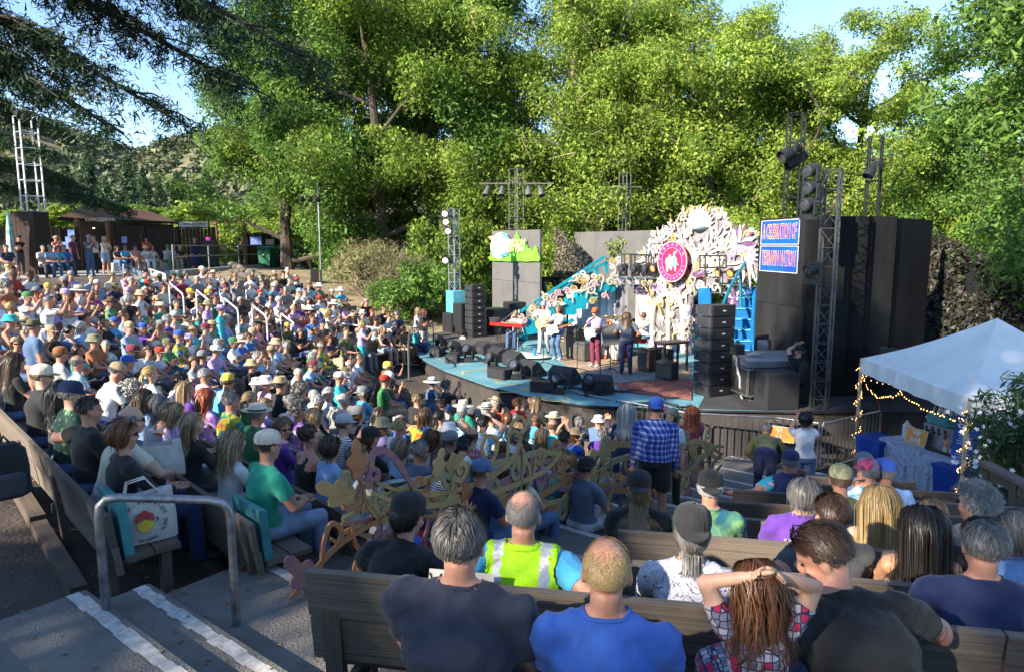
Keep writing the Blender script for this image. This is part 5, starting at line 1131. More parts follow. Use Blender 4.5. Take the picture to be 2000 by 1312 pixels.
 if S.get('dress'):mi[mi==2]=1
 for f_,m_ in zip(bm.faces,mi):f_.material_index=int(m_);f_.smooth=True
 from mathutils.bvhtree import BVHTree
 HEM=MB()
 if vox<.016 and slv!='none':
  bv=BVHTree.FromBMesh(bm);ring=[]
  for q in range(28):
   a=2*math.pi*q/28;c_=Nb+fy*.012;d_=rx*math.cos(a)+fy*math.sin(a);hp_=neck_p+s*(-((c_+d_*.07)-neck_p).dot(fy)*.38);c2=c_+s*(hp_-c_).dot(s);h=bv.ray_cast(c2+d_*.17,-d_,.17)
   p_=h[0]if h[0]else c2+d_*.07
   if(p_-c2).length>.080:h=bv.ray_cast(c_+d_*.079+s*.06,-s,.2);p_=h[0]if h[0]else p_
   ring.append(p_)
  ring=[(ring[q-1]+ring[q]*2+ring[(q+1)%28])/4 for q in range(28)];HEM.tube(ring,.0085,6,closed=True)
  for k in(0,1):
   A_,B_=(J['sh',k],J['el',k])if slv=='short' else(J['el',k],J['wr',k]);t_=.605 if slv=='short' else.90;d_=(B_-A_).normalized();u_=d_.orthogonal().normalized();w_=d_.cross(u_);c_=A_.lerp(B_,t_);ring=[]
   for q in range(20):
    a=2*math.pi*q/20;r_=u_*math.cos(a)+w_*math.sin(a);h=bv.ray_cast(c_+r_*.13,-r_,.13);ring.append((h[0]if h[0]else c_+r_*.06))
   HEM.tube(ring,.0045,5,closed=True)
 def join0(mb_,m_):pass
 def join(mb_,m_):
  vs=[bm.verts.new(p)for p in mb_.v]
  for fc in mb_.f:
   try:f_=bm.faces.new([vs[i]for i in fc]);f_.material_index=m_;f_.smooth=True
   except ValueError:pass
 join(HANDS,0);join(HEM,1);E=MB()
 for sd in(-1,1):E.ell(hl(sd*.031,.0755,.004),(.0105,.0072,.0048),R3,8,6)
 join(E,4);E=MB();E.ell(hl(0,.0815,-.068),(.023,.008,.0065),R3,8,6);join(E,5)
 me=bpy.data.meshes.new('person');bm.to_mesh(me);bm.free()
 for i in range(6):me.materials.append(SKINS[0])
 me.materials[4]=m_eye;me.materials[5]=m_lip
 BODIES[key]=(me,HM,J);return BODIES[key]
 # hair
HAIR={}
def hair(style,n=170,width=0.016,seed=1,hat_on=False):
 key=(style,n,hat_on)
 if key in HAIR:return HAIR[key]
 g=np.random.default_rng(seed+len(style));C=np.array([0,-.012,.03]);rad=np.array([.081,.101,.092])
 d=g.normal(size=(n*(9 if style in('crop','fringe')or hat_on else 4),3));d/=np.linalg.norm(d,axis=1)[:,None]
 front=d[:,1]>.35;low=np.where(front,.38+.25*(d[:,1]-.35),np.where(d[:,1]>-.1,.02,-.50));keep=d[:,2]>low
 if style=='fringe':keep=(d[:,2]<.30)&(d[:,1]<.35)&(d[:,2]>-.5)
 if style=='crop':keep&=g.random(len(d))<np.clip(1.35-1.35*np.clip((d[:,2]-.15)/.6,0,1),.13,1)
 if hat_on:keep&=(d[:,2]<.14)&(d[:,1]<.55)
 d=d[keep][:n];n=len(d);K=3 if style in('crop','buzz')else 7;lay=(.006+.024*g.random(n))*(.5 if hat_on else.10 if style=='crop' else.2 if style=='buzz' else.45 if style in('short','fringe')else 1)
 Ls={'buzz':.010,'crop':.0065,'fringe':.020,'short':.045,'tousled':.060,'bob':.25,'long':.50,'wavy':.46,'curly':.30,'puff':.075,'mid':.36,'bun':.16,'tail':.16}[style]
 L=Ls*(.75+.4*g.random(n))
 if style in('short','tousled'):L=L*np.clip(.30+.85*(d[:,2]+.45),.25,1.1)
 p=C+d*rad;P_=[p];out=d.copy()
 base={'buzz':.25,'crop':.22,'fringe':.25,'short':.30,'tousled':.55,'puff':1.3}.get(style)
 if style in('bun','tail'):tie=np.array([0,-.115,.075 if style=='bun' else.03])
 dirv=None
 for k in range(K):
  st=(L/K)[:,None]
  if style in('bun','tail'):v=tie-p
  else:
   v=np.tile(np.array([0,-.35 if style in('short','tousled','buzz','crop','fringe')else-.12,-1.0]),(n,1))
   sgn=np.sign(d[:,0])*np.where(np.abs(d[:,0])<.12,.4,1);v[:,0]+=.45*sgn*(np.abs(d[:,0])>.02)*(p[:,2]>.04)
   v[:,1]-=.5*(d[:,1]>.1)*(p[:,2]>.03)
   if style in('tousled','short','puff'):v=v*(.8 if style!='puff' else.2)+g.normal(size=(n,3))*{'short':.16,'tousled':.38,'puff':.6}[style]
  o=(p-C)/rad;on_=np.linalg.norm(o,axis=1);nr=o/rad;nr/=np.linalg.norm(nr,axis=1)[:,None]
  near=on_<1.5
  vt=v-nr*np.where(near,(v*nr).sum(1),0)[:,None]+(nr*base*.55 if base else 0)
  vt/=np.linalg.norm(vt,axis=1)[:,None]+1e-6;p=p+vt*st
  o=(p-C)/rad;on_=np.linalg.norm(o,axis=1);lim=1.0+lay/.09*min(1,(k+1)/2);ins=(on_<lim);p=np.where(ins[:,None],C+(p-C)/on_[:,None]*lim[:,None],p)
  tc,trd=np.array([0,-.045,-.43]),np.array([.21,.125,.25]);o=(p-tc)/trd;on_=np.linalg.norm(o,axis=1);lim=1.04+lay*1.5;ins=on_<lim;p=np.where(ins[:,None],tc+(p-tc)/on_[:,None]*lim[:,None],p)
  fc=(p[:,1]>.035)&(p[:,2]<.045);p[fc,1]=.035-.02*g.random(fc.sum())
  P_.append(p)
 P_=np.stack(P_,1)
 if style in('wavy','curly'):
  am,fq=(.013,2.6)if style=='wavy' else(.018,5.0);ph=g.random((n,1))*6.28;q=np.arange(K+1)[None]/K
  off=np.sin(q*fq*6.28/1.5+ph)*am*np.minimum(1,q*2.5);P_[:,:,0]+=off;P_[:,:,1]-=np.abs(np.cos(q*fq*6.28/1.5+ph))*am*np.minimum(1,q*2)
 T=np.gradient(P_,axis=1);T/=np.linalg.norm(T,axis=2,keepdims=True)+1e-6;O=P_-C;O[:,:,2]*=.3;O/=np.linalg.norm(O,axis=2,keepdims=True)+1e-6
 S_=np.cross(T,O);S_/=np.linalg.norm(S_,axis=2,keepdims=True)+1e-6;S_+=.35*g.normal(size=(n,1,3))*.5
 w=width*(.6+.8*g.random((n,1,1)))*np.array([.8,1,1,1,.95,.85,.6,.12]if K==7 else[.9,1,.7,.2])[None,:,None]
 V_=np.stack([P_-S_*w/2,P_+S_*w/2],2).reshape(-1,3)
 b=(np.arange(n)*(K+1)*2)[:,None]+np.arange(K)[None]*2;F_=np.stack([b,b+1,b+3,b+2],-1).reshape(-1,4)
 cap=MB();m_,n_=9,18
 def inside(v):
  lo=(.38+.25*(v[1]-.35))if v[1]>.35 else(.0 if v[1]>-.1 else-.52);r_=v[2]>lo-.02
  if(hat_on and v[2]>.16)or style=='crop':return False
  return r_ if style!='fringe' else(v[2]<.25 and v[1]<.3 and v[2]>-.5)
 pts=[[Vector((math.sin(math.pi*i/m_)*math.cos(2*math.pi*j/n_),math.sin(math.pi*i/m_)*math.sin(2*math.pi*j/n_),math.cos(math.pi*i/m_)))for j in range(n_)]for i in range(m_+1)]
 for i in range(m_):
  for j in range(n_):
   q=[pts[i][j],pts[i+1][j],pts[i+1][(j+1)%n_],pts[i][(j+1)%n_]]
   if inside(sum(q,Vector())/4):cap.add([C+np.array(v)*rad*(1.012 if style not in('buzz',)else 1.0)for v in q],[(0,1,2,3)])
 vs=[V_,np.array(cap.v)]if cap.v else[V_];fs=[F_,np.array(cap.f)+len(V_)]if cap.v else[F_]
 ex=MB()
 if style=='bun':
  for q in range(24):a=q*.9;ex.tube([(0.0+.03*math.cos(a+t),-.125+.018*math.sin(a+t),.085+.03*math.sin(a*1.7+t))for t in np.linspace(0,2,5)],.011,4)
 if style=='tail':
  for q in range(26):a,r_=q*2.4,.018*math.sqrt(q/26);ex.tube([(r_*math.cos(a),-.118+r_*math.sin(a),.03),(r_*1.6*math.cos(a),-.155+r_*1.3*math.sin(a),-.05),(r_*1.9*math.cos(a),-.15+r_*math.sin(a),-.18),(r_*math.cos(a),-.14,-.29)],[.006,.009,.009,.002],4)
 if ex.v:
  q4=[fc for fc in ex.f if len(fc)==4];vs.append(np.array(ex.v));fs.append(np.array(q4)+sum(len(v)for v in vs[:-1]))
 HAIR[key]=mesh_np('hair',np.concatenate(vs),np.concatenate(fs),HR['brown'],None,True);return HAIR[key]
 # hats, caps, glasses (head space: face towards +y)
HATS={}
def hat(kind):
 if kind in HATS:return HATS[kind]
 mb=MB();n=24
 def ring(rx_,ry_,z,cy_=-.012,tilt=0):return[(rx_*math.cos(2*math.pi*j/n),cy_+ry_*math.sin(2*math.pi*j/n),z+tilt*math.sin(2*math.pi*j/n))for j in range(n)]
 if kind in('cap','capback'):
  sg=1 if kind=='cap' else-1
  mb.rings([ring(.087,.107,.032),ring(.089,.109,.06),ring(.085,.104,.095),ring(.066,.082,.122),ring(.034,.045,.138),ring(.006,.006,.141)],0)
  vs=[];k=12
  for i in range(4):
   t=i/3
   for j in range(k+1):
    a=math.pi*(j/k);x=.082*math.cos(a)*(1-.10*t*t);y=-.012+sg*(.098*math.sin(a)**.8+.080*t*math.sin(a)**.55);z=.043-.024*t*math.sin(a)-.012*(x/.08)**2*1.0;vs.append((x,y,z))
  fs=[(i*(k+1)+j,i*(k+1)+j+1,(i+1)*(k+1)+j+1,(i+1)*(k+1)+j)for i in range(3)for j in range(k)];o=len(vs);vs2=[(x,y,z-.006)for x,y,z in vs]
  mb.add(vs,fs,1);mb.add(vs2,[f_[::-1]for f_ in fs],1);mb.tube([(0,-.012,.139),(0,-.012,.147)],[.009,.006],8,mi=0)
  for q in range(6):
   a=q*math.pi/3;mb.tube([(r_*.088*math.cos(a)*1.0,-.012+r_*.108*math.sin(a),z)for r_,z in((1.01,.035),(1.0,.075),(.90,.107),(.60,.130),(.2,.1415))],.0018,4,mi=1)
  if kind=='capback':mb.ell((0,.082,.058),(.032,.02,.02),None,12,8,2)
 elif kind=='bucket':mb.rings([ring(.135,.155,.002),ring(.128,.148,.008),ring(.092,.112,.052),ring(.088,.108,.060),ring(.080,.098,.112),ring(.062,.078,.126),ring(.01,.01,.130)],0);mb.rings([ring(.133,.153,.0),ring(.090,.110,.048)],0,False)
 elif kind in('brim','floppy'):
  w=.075 if kind=='brim' else.115;dz=.012 if kind=='brim' else-.025
  mb.rings([ring(.087+w,.107+w,.04+dz),ring(.087+w,.107+w,.045+dz),ring(.095,.115,.042),ring(.088,.108,.046)],0,False);mb.rings([ring(.087+w,.107+w,.04+dz),ring(.090,.110,.036)],0,False)
  mb.rings([ring(.0895,.1095,.044),ring(.0885,.1085,.072)],1,False);mb.rings([ring(.088,.108,.040),ring(.086,.105,.075),ring(.076,.096,.125),ring(.055,.075,.138),ring(.02,.045,.128),ring(.005,.02,.125)],0)
 elif kind=='beanie':mb.rings([ring(.088,.108,.020),ring(.092,.112,.022),ring(.092,.112,.055),ring(.088,.107,.058),ring(.082,.100,.105),ring(.05,.062,.135),ring(.005,.005,.143)],0)
 elif kind=='shades':
  for sd in(-1,1):mb.ell((sd*.032,.0875,.006),(.026,.006,.018),None,12,6,0);mb.tube([(sd*.058,.082,.010),(sd*.078,.03,.010),(sd*.080,-.012,.004)],.003,5,mi=0)
  mb.tube([(-.01,.094,.010),(.01,.094,.010)],.003,5,mi=0)
 elif kind=='bandana':mb.rings([ring(.087,.107,.018,tilt=.012),ring(.089,.109,.045,tilt=.012)],0,False);mb.ell((0,-.125,.02),(.02,.015,.015),None,8,6,0)
 elif kind=='headphone':
  for sd in(-1,1):mb.ell((sd*.085,-.005,-.01),(.02,.035,.04),None,10,8,0)
  mb.tube([(.088*math.cos(a),-.01,-.01+.135*math.sin(a))for a in np.linspace(0,math.pi,12)],.008,6,mi=0)
 HATS[kind]=mb.mesh(kind,[CL['white']]*3,kind!='bandana');return HATS[kind]
HATNAME={'cap':'baseball_cap','capback':'backwards_cap','bucket':'bucket_hat','brim':'brimmed_hat','floppy':'floppy_sun_hat','beanie':'beanie','shades':'sunglasses','bandana':'bandana','headphone':'headphones'}
m_shade=M('sunglass_lens',(0.012,0.012,0.014),0.12,0.1,4,spec=0.7)
def setmat(o,i,m):
 o.material_slots[i].link='OBJECT';o.material_slots[i].material=m
def person(body,loc,rz,label,shirt='white',pants='denim blue',skin=0,shoe=0,hr=None,hc='brown',ht=None,htc='white',htc2=None,shades=False,sc=1.0,group=None,hn=170,hw=0.016,extra=None):
 me,HM,J=body
 o=link('person',me);tag(o,label,'person',group);o.location=loc;o.rotation_euler=(0,0,rz);o.scale=(sc,sc,sc)
 for i,m_ in enumerate((SKINS[skin],CL[shirt],CL[pants],m_shoe[shoe])):setmat(o,i,m_)
 if hr:
  h=link('hair',hair(hr,hn,hw,1,bool(ht)and ht not in('headphone','bandana')),o);h.matrix_basis=HM;setmat(h,0,HR[hc])
 if ht:
  h=link(HATNAME[ht],hat(ht),o);h.matrix_basis=HM;c2=CL[htc2 or htc]
  for i in range(len(h.material_slots)):setmat(h,i,(CL[htc],c2,HR[hc]if hr else SKINS[skin])[i])
 if shades:
  h=link('sunglasses',hat('shades'),o);h.matrix_basis=HM
  for i in range(len(h.material_slots)):setmat(h,i,m_shade)
 return o
 # the audience
CV=0.0235
B={}
def bod(name,vox=CV,**S):B[name]=(S,vox)
bod('s_lap',arms='lap',lean=4);bod('s_lapL',arms='lap',lean=6,yaw=22,slouch=.04);bod('s_lapR',arms='lap',lean=2,yaw=-25,seed=1);bod('s_cross',arms='cross',lean=-2,yaw=8,seed=2)
bod('s_fwd',arms='knee',lean=24,legs='wide',pitch=-6,seed=3);bod('s_fwd2',arms='knee',lean=16,legs='sit',yaw=-12,seed=4,pants='short');bod('s_big',arms='lap',lean=0,bulk=1.16,belly=True,seed=5,pants='short');bod('s_legx',arms=['lap','lap'],legs='crossed',lean=0,yaw=10,seed=6)
bod('s_out',arms='cross',legs='out',lean=-8,slouch=.05,seed=7);bod('s_phone',arms='phoneup',lean=2,seed=8);bod('s_brow',arms=['lap','brow'],lean=2,seed=9);bod('s_look',arms='phone',lean=10,pitch=26,seed=10)
bod('f_lap',f=True,arms='lap',lean=3,seed=11);bod('f_lapL',f=True,arms='lap',lean=6,yaw=25,sleeve='none',low=True,seed=12);bod('f_cross',f=True,arms='cross',lean=0,yaw=-14,legs='crossed',seed=13);bod('f_chin',f=True,arms=['lap','cheek'],lean=10,legs='crossed',seed=14)
bod('f_tank',f=True,arms='lap',sleeve='none',lean=2,pants='short',seed=15);bod('f_long',f=True,arms='knee',sleeve='long',lean=8,yaw=-8,seed=16);bod('f_phone',f=True,arms=['phoneup','lap'],lean=2,seed=17);bod('f_turn',f=True,arms='lap',yaw=-48,twist=-12,lean=2,seed=18)
bod('s_long',arms='lap',sleeve='long',lean=5,yaw=12,seed=19);bod('s_turn',arms=['lap','rest'],yaw=40,twist=10,lean=0,seed=20)
bod('w_hang',sit=False,arms='hang',seed=21);bod('w_phone',sit=False,arms='phoneup',seed=22,yaw=5);bod('w_hold',sit=False,arms='phone',pitch=14,seed=23);bod('w_short',sit=False,arms=['phone','hang'],pants='short',seed=24,bulk=1.08,belly=True);bod('w_cross',sit=False,arms='cross',seed=25,bulk=1.06)
bod('wf_dress',sit=False,f=True,arms='phoneup',sleeve='none',low=True,skirt=.42,dress=True,pants='short',seed=26);bod('wf_hang',sit=False,f=True,arms=['hang','phone'],seed=27);bod('wf_gown',sit=False,f=True,arms='hang',sleeve='long',skirt=.72,dress=True,seed=28,bulk=1.1);bod('wf_hip',sit=False,f=True,arms=['hip','phone'],seed=29,pants='short');bod('w_back',sit=False,arms='hang',legs='stride',sleeve='long',seed=30)
def bd(n):return build_body(n,*B[n])
SEATED=['s_lap','s_lapL','s_lapR','s_cross','s_fwd','s_fwd2','s_big','s_legx','s_out','s_brow','s_look','s_long','s_turn','s_phone']
SEATEDF=['f_lap','f_lapL','f_cross','f_chin','f_tank','f_long','f_turn','f_phone']
GA='audience on the benches'
LABELS=set();COUNT=[0]
def put(body,loc,rz,label,**kw):
 COUNT[0]+=1;LABELS.add(label);return person(bd(body)if isinstance(body,str)else body,loc,rz,label,**kw)
def face(x,y,tx=4.5,ty=20.5):return math.atan2(ty-y,tx-x)-math.pi/2
def pxy(p):
 d=p.y*CP-p.z*SP;return 1000+FPX*p.x/d,656-FPX*(p.y*SP+p.z*CP)/d
def bench_at(key,px,hh=1.15,inset=0.21):
 """seat on a bench whose occupant's head shows at this column of the photograph"""
 o,t,f,L,_=BENCHES[key];lo,hi=-3.0,L+3.0;g=[]
 for q in range(241):
  s=lo+(hi-lo)*q/240;p=o+t*s+f*inset;g.append((abs(pxy(p+UP*hh)[0]-px)if p.y>.6 else 1e9,s))
 s=min(g)[1];p=o+t*s+f*inset;return p,math.atan2(f.y,f.x)-math.pi/2
TAKEN={}
def seat(key,px,body,label,dz=0.0,turn=0.0,inset=0.21,**kw):
 p,rz=bench_at(key,px,inset=inset);o,t,f,L,_=BENCHES[key];TAKEN.setdefault(key,[]).append((p-o).dot(t))
 kw.setdefault('hn',420);kw.setdefault('hw',0.010);kw.setdefault('group',GA)
 return put(body,p+UP*dz,rz+turn,label,**kw)
MV=0.0160
def mid(name,**S):bod(name,MV,**S);return name
mid('m_lap',arms='lap',lean=6,seed=31);mid('m_lapf',f=True,arms='lap',lean=4,seed=32);mid('m_long',f=True,arms='lap',sleeve='long',lean=0,seed=33,yaw=-8);mid('m_rest',arms=['rest','lap'],lean=2,yaw=-12,bulk=1.08,seed=34)
mid('m_fwd',arms='knee',lean=18,yaw=-5,seed=35,bulk=1.05);mid('m_tank',f=True,arms='lap',sleeve='none',low=True,lean=6,yaw=-15,seed=36);mid('m_prof',f=True,arms='lap',sleeve='long',yaw=-28,lean=2,seed=37,pitch=-4);mid('m_big',arms='lap',bulk=1.14,belly=True,lean=4,yaw=-18,seed=38);mid('m_kid',f=True,arms='lap',lean=8,sw=.145,seed=39)
mid('m_bow',arms='phone',lean=20,pitch=30,seed=40,bulk=1.08);mid('m_armback',f=True,arms=['rest','lap'],lean=4,yaw=-30,seed=41);mid('m_glass',f=True,arms='lap',yaw=-75,twist=-20,lean=4,sleeve='long',seed=42)
N1='near left bank'
for a in((236,'m_long','woman with auburn bob and sunglasses in black top at the near bench end',dict(hr='bob',hc='auburn',shades=True,shirt='black',pants='navy',skin=1)),(206,'m_fwd','bald person with tote bag on lap beside the auburn haired woman',dict(hr='fringe',hc='grey',shades=True,shirt='cream',pants='light grey',skin=0)),(168,'m_rest','broad man with dark brown hair in black shirt, blue collar, arm along bench',dict(hr='short',hc='dark brown',shirt='black',pants='denim blue',skin=1,sc=1.04)),(112,'m_lapf','person with long wavy black hair beside the broad man in black',dict(hr='wavy',hc='black',shirt='charcoal',skin=2)),(128,'m_big','person in green leafy shirt and navy cap at the far left',dict(hr='short',hc='grey',ht='cap',htc='navy',shirt='green floral',skin=0)),(72,'m_big','person in black tee and cream cap with tan peak at the left edge',dict(hr='short',hc='brown',ht='cap',htc='cream',htc2='tan',shades=True,shirt='black',skin=0)),(22,'m_lapf','long dark haired person in black cut by the left edge',dict(hr='long',hc='dark brown',shirt='black',skin=1))):a[3].setdefault('sc',1.06);seat((1,8),*a[:3],**a[3])
for a in((510,'m_lap','man in sea green tee and white cap with pink peak on teal cushion',dict(hr='buzz',hc='dark brown',ht='cap',htc='cream',htc2='pink',shirt='sea green',pants='pale denim',skin=1,sc=1.06)),(445,'m_lapf','woman with wavy sandy hair in pale top beside the sea green tee',dict(hr='wavy',hc='sandy',shirt='white',pants='light grey',skin=0)),(372,'m_prof','woman in profile with long sandy brown hair and black sleeves',dict(hr='wavy',hc='sandy',shirt='black',pants='charcoal',skin=0)),(330,'m_lapf','person with curly brown hair in lavender top, third from the sea green tee',dict(hr='curly',hc='sandy',shirt='lavender',skin=0)),(300,'m_tank','person with long straight grey hair in white tank top',dict(hr='mid',hc='grey',shirt='white',skin=1)),(274,'m_lapf','person with very long dark brown hair in pale blue tee',dict(hr='long',hc='dark brown',shirt='light blue',skin=0)),(248,'m_lapf','person with puffy white hair in dark leafy shirt',dict(hr='puff',hc='white',shirt='green floral',skin=0)),(192,'m_bow','man in white tee and beige cap bowed over his lap',dict(hr='buzz',hc='grey',ht='cap',htc='tan',shirt='white',pants='blue',skin=1,sc=1.05)),(140,'m_lap','bald man with glasses in blue and white tie-dye',dict(hr='fringe',hc='grey',shades=True,shirt='blue tie-dye',skin=1)),(108,'m_lap','man in grey tee and rust orange cap near the left edge',dict(hr='short',hc='brown',ht='cap',htc='rust',shirt='light grey',skin=1)),(60,'m_lapf','person with long grey hair in dark floral top at left',dict(hr='mid',hc='grey',shirt='dark floral',skin=0))):seat((1,7),*a[:3],**a[3])
for a in((738,'m_kid','child with dark curly hair in white top behind the vine railing',dict(hr='curly',hc='dark brown',shirt='white',pants='red',skin=1,sc=.86)),(690,'m_lapf','woman with braided brown hair in yellow and pink tie-dye',dict(hr='tail',hc='brown',shirt='pastel tie-dye',skin=0)),(636,'m_lapf','woman with brown bob in plain pale blue tee',dict(hr='bob',hc='dark brown',shirt='light blue',skin=0)),(592,'m_tank','woman with dark bun in black tank top, bare shoulders',dict(hr='bun',hc='dark brown',shirt='black',skin=1)),(545,'m_glass','woman in sunglasses looking back over her purple sleeve',dict(hr='mid',hc='brown',shades=True,shirt='purple',skin=1)),(440,'m_lap','grey haired man in rainbow spiral tie-dye tee',dict(hr='short',hc='grey',shirt='rainbow tie-dye',skin=1,sc=1.03)),(396,'m_lapf','woman with bright red wavy hair in purple batik top',dict(hr='wavy',hc='red',shirt='purple tie-dye',skin=0)),(360,'m_prof','woman in profile with long light brown hair and violet tee',dict(hr='long',hc='sandy',shirt='purple',skin=0)),(328,'m_fwd','man with dark curly hair leaning forward in white tee',dict(hr='tousled',hc='black',shirt='white',skin=1)),(288,'m_lapf','woman with blond ponytail in white tee, chin turned to the stage',dict(hr='tail',hc='blond',shirt='white',skin=0)),(490,'m_lap','person in green shirt and straw hat with dark band',dict(hr='short',hc='grey',ht='brim',htc='cream',htc2='charcoal',shirt='green',skin=1)),(240,'m_lap','person in dark tee and long billed blue cap',dict(hr='short',hc='grey',ht='cap',htc='blue',shirt='charcoal',skin=1))):seat((1,6),*a[:3],**a[3])
for a in((893,'m_lapf','person in white backwards cap with dark braid and floral top',dict(hr='tail',hc='black',ht='capback',htc='white',shirt='blue floral',skin=1)),(930,'m_lap','person in navy tee and blue cap at the row end by the vine railing',dict(hr='buzz',hc='brown',ht='cap',htc='denim blue',shirt='navy',skin=1)),(860,'m_armback','woman in striped top with brown hair, arm along bench',dict(hr='bob',hc='brown',shirt='striped',skin=0)),(815,'m_big','grey haired man with glasses in slate navy tee',dict(hr='short',hc='grey',shades=True,shirt='slate blue',skin=2)),(782,'m_long','person with sandy hair in pale denim jacket with sun patch',dict(hr='bob',hc='sandy',shirt='pale denim',skin=0)),(722,'m_long','person with long auburn hair and black cap in black jacket',dict(hr='wavy',hc='auburn',ht='cap',htc='black',shirt='black',skin=0)),(660,'m_lap','person in grey trucker cap and striped shirt',dict(hr='short',hc='brown',ht='cap',htc='light grey',shirt='striped',skin=0)),(610,'m_lapf','person with short sandy hair in tan top',dict(hr='bob',hc='sandy',shirt='tan',skin=0)),(575,'m_lapf','person with dark grey curls in violet and white tee',dict(hr='puff',hc='grey',shirt='purple tie-dye',skin=1)),(545,'m_fwd','grey bunned person leaning forward in navy',dict(hr='bun',hc='grey',shirt='navy',skin=0))):seat((1,5),*a[:3],**a[3])
for a in((1010,'m_lapf','woman with wavy brown hair in cream lace top near the rail',dict(hr='wavy',hc='dark brown',shirt='cream',skin=1)),(985,'m_lapf','person with long brown hair in plum top near the rail',dict(hr='mid',hc='brown',shirt='maroon',skin=0)),(900,'m_lap','man in blue and white tie-dye with dark hair, drink in hand',dict(hr='short',hc='black',shirt='blue tie-dye',skin=2)),(870,'m_lap','person in tan shirt and grey cap before the stage bend',dict(hr='buzz',hc='brown',ht='cap',htc='grey',shirt='tan',skin=1)),(840,'m_lapf','person with red brown hair in pale grey tee, fifth row',dict(hr='mid',hc='auburn',shirt='light grey',skin=0))):seat((1,4),*a[:3],**a[3])
for a in((1090,'m_lapf','person with grey hair in blue and green spiral tie-dye by the aisle',dict(hr='tousled',hc='grey',shirt='green tie-dye',skin=0)),(1050,'m_lap','man with brown hair in light blue tee holding a red can',dict(hr='short',hc='brown',shirt='light blue',skin=1)),(1140,'m_lap','person in navy tee and black cap low by the aisle rail',dict(hr='short',hc='black',ht='cap',htc='black',shirt='slate blue',pants='light grey',skin=1))):seat((1,3),*a[:3],**a[3])
for a in((1095,'m_lap','man with dark hair in grey green tee before the barricade',dict(hr='short',hc='dark brown',shirt='olive',skin=1)),(1055,'m_lapf','woman with wavy light brown hair in rainbow tie-dye before the barricade',dict(hr='wavy',hc='sandy',shirt='rainbow tie-dye',skin=0)),(1010,'m_lapf','woman with blond brown waves in black, arm raised',dict(hr='wavy',hc='sandy',shirt='black',skin=0)),(955,'m_lap','person in black cap and pink tie-dye near the stage bend',dict(hr='buzz',hc='brown',ht='cap',htc='black',shirt='pastel tie-dye',skin=0))):seat((1,1),*a[:3],**a[3])
# standing people
GS='people standing among the audience'
def stand(px,Y_,body,label,z=None,turn=0.0,face_to=None,**kw):
 z0=-2.0 if z is None else z;p=None
 for it in range(4):
  d=Y_*CP-(z0+1.5)*SP;x=(px-1000)/FPX*d;z0=gz(x,Y_)if z is None else z
 rz=face(x,Y_)if face_to is None else math.atan2(face_to[1],face_to[0])-math.pi/2
 kw.setdefault('group',GS);kw.setdefault('hn',260);kw.setdefault('hw',.014)
 return put(body,(x,Y_,z0),rz+turn,label,**kw)
stand(60,11.6,'w_short','man in blue shirt, salmon shorts and olive hat looking at phone',hr='short',hc='grey',ht='brim',htc='olive',htc2='brown',shirt='denim blue',pants='salmon',skin=1,turn=.3)
stand(90,14.2,'w_phone','bald man in sleeveless white shirt and jeans raising a phone',hr='buzz',hc='grey',shirt='white',pants='denim blue',skin=1)
stand(132,14.6,'wf_dress','woman in short patterned sundress raising a phone',hr='tail',hc='auburn',shirt='white and blue floral',pants='white and blue floral',skin=0)
stand(155,15.2,'wf_hang','white haired woman in blue beside the sundress',hr='bob',hc='white',shirt='blue',skin=0)
stand(247,16.8,'wf_gown','white haired woman in long black dress',hr='bob',hc='white',shirt='black',pants='black',skin=0)
stand(271,17.6,'w_short','man in pale floral shirt, khaki shorts and tan bucket hat',hr='short',hc='grey',ht='bucket',htc='tan',shirt='white and blue floral',pants='khaki',skin=1)
stand(403,18.6,'w_hang','person in purple and blue tie-dye shirt and camouflage hat standing',hr='short',hc='grey',ht='bucket',htc='camouflage',shirt='purple tie-dye',pants='denim blue',skin=1)
stand(428,18.2,'wf_gown','person in long turquoise floral robe and violet hat',hr='short',hc='grey',ht='brim',htc='lavender',htc2='purple',shirt='turquoise floral',pants='turquoise floral',skin=0)
stand(502,19.2,'w_phone','curly grey haired man in dark green shirt filming with phone',hr='puff',hc='grey',shirt='dark green',pants='charcoal',skin=1)
stand(705,20.2,'wf_hang','woman in lavender cardigan over turquoise dress at the row end',hr='bob',hc='blond',shirt='lavender',pants='turquoise',skin=0)
stand(640,21.0,'wf_hip','long blond haired person standing in cream near the white rail',hr='long',hc='blond',shirt='cream',pants='denim blue',skin=0)
stand(826,23.4,'w_cross','person in black tank top shading eyes behind the white side fence',z=-3.9,hr='mid',hc='auburn',shirt='black',pants='light grey',skin=1)
stand(815,24.2,'wf_hang','second person behind the white side fence, in pale dress',z=-3.9,hr='mid',hc='sandy',shirt='white',pants='lavender',skin=0)
stand(868,15.8,'w_phone','grey haired photographer in black aiming a long lens over the deck',z=-4.9,hr='puff',hc='grey',shirt='black',pants='charcoal',skin=0,face_to=(.9,.5))
stand(840,16.4,'wf_hang','person in white cloth sun hat and blue top at the stage edge',z=-4.9,hr='mid',hc='grey',ht='floppy',htc='white',htc2='navy',shirt='denim blue',skin=0)
stand(868,14.2,'w_hang','person in red top and blue cap near the photographer',z=-5.1,hr='buzz',hc='grey',ht='cap',htc='blue',shirt='red',skin=1)
stand(918,14.0,'wf_hang','person with long brown hair in white jersey near the stage',z=-5.1,hr='mid',hc='brown',ht='cap',htc='grey',shirt='white',skin=0)
stand(936,13.8,'w_phone','person in black filming at the stage edge with a tripod',z=-5.1,hr='short',hc='dark brown',ht='capback',htc='grey',shirt='black',skin=1)
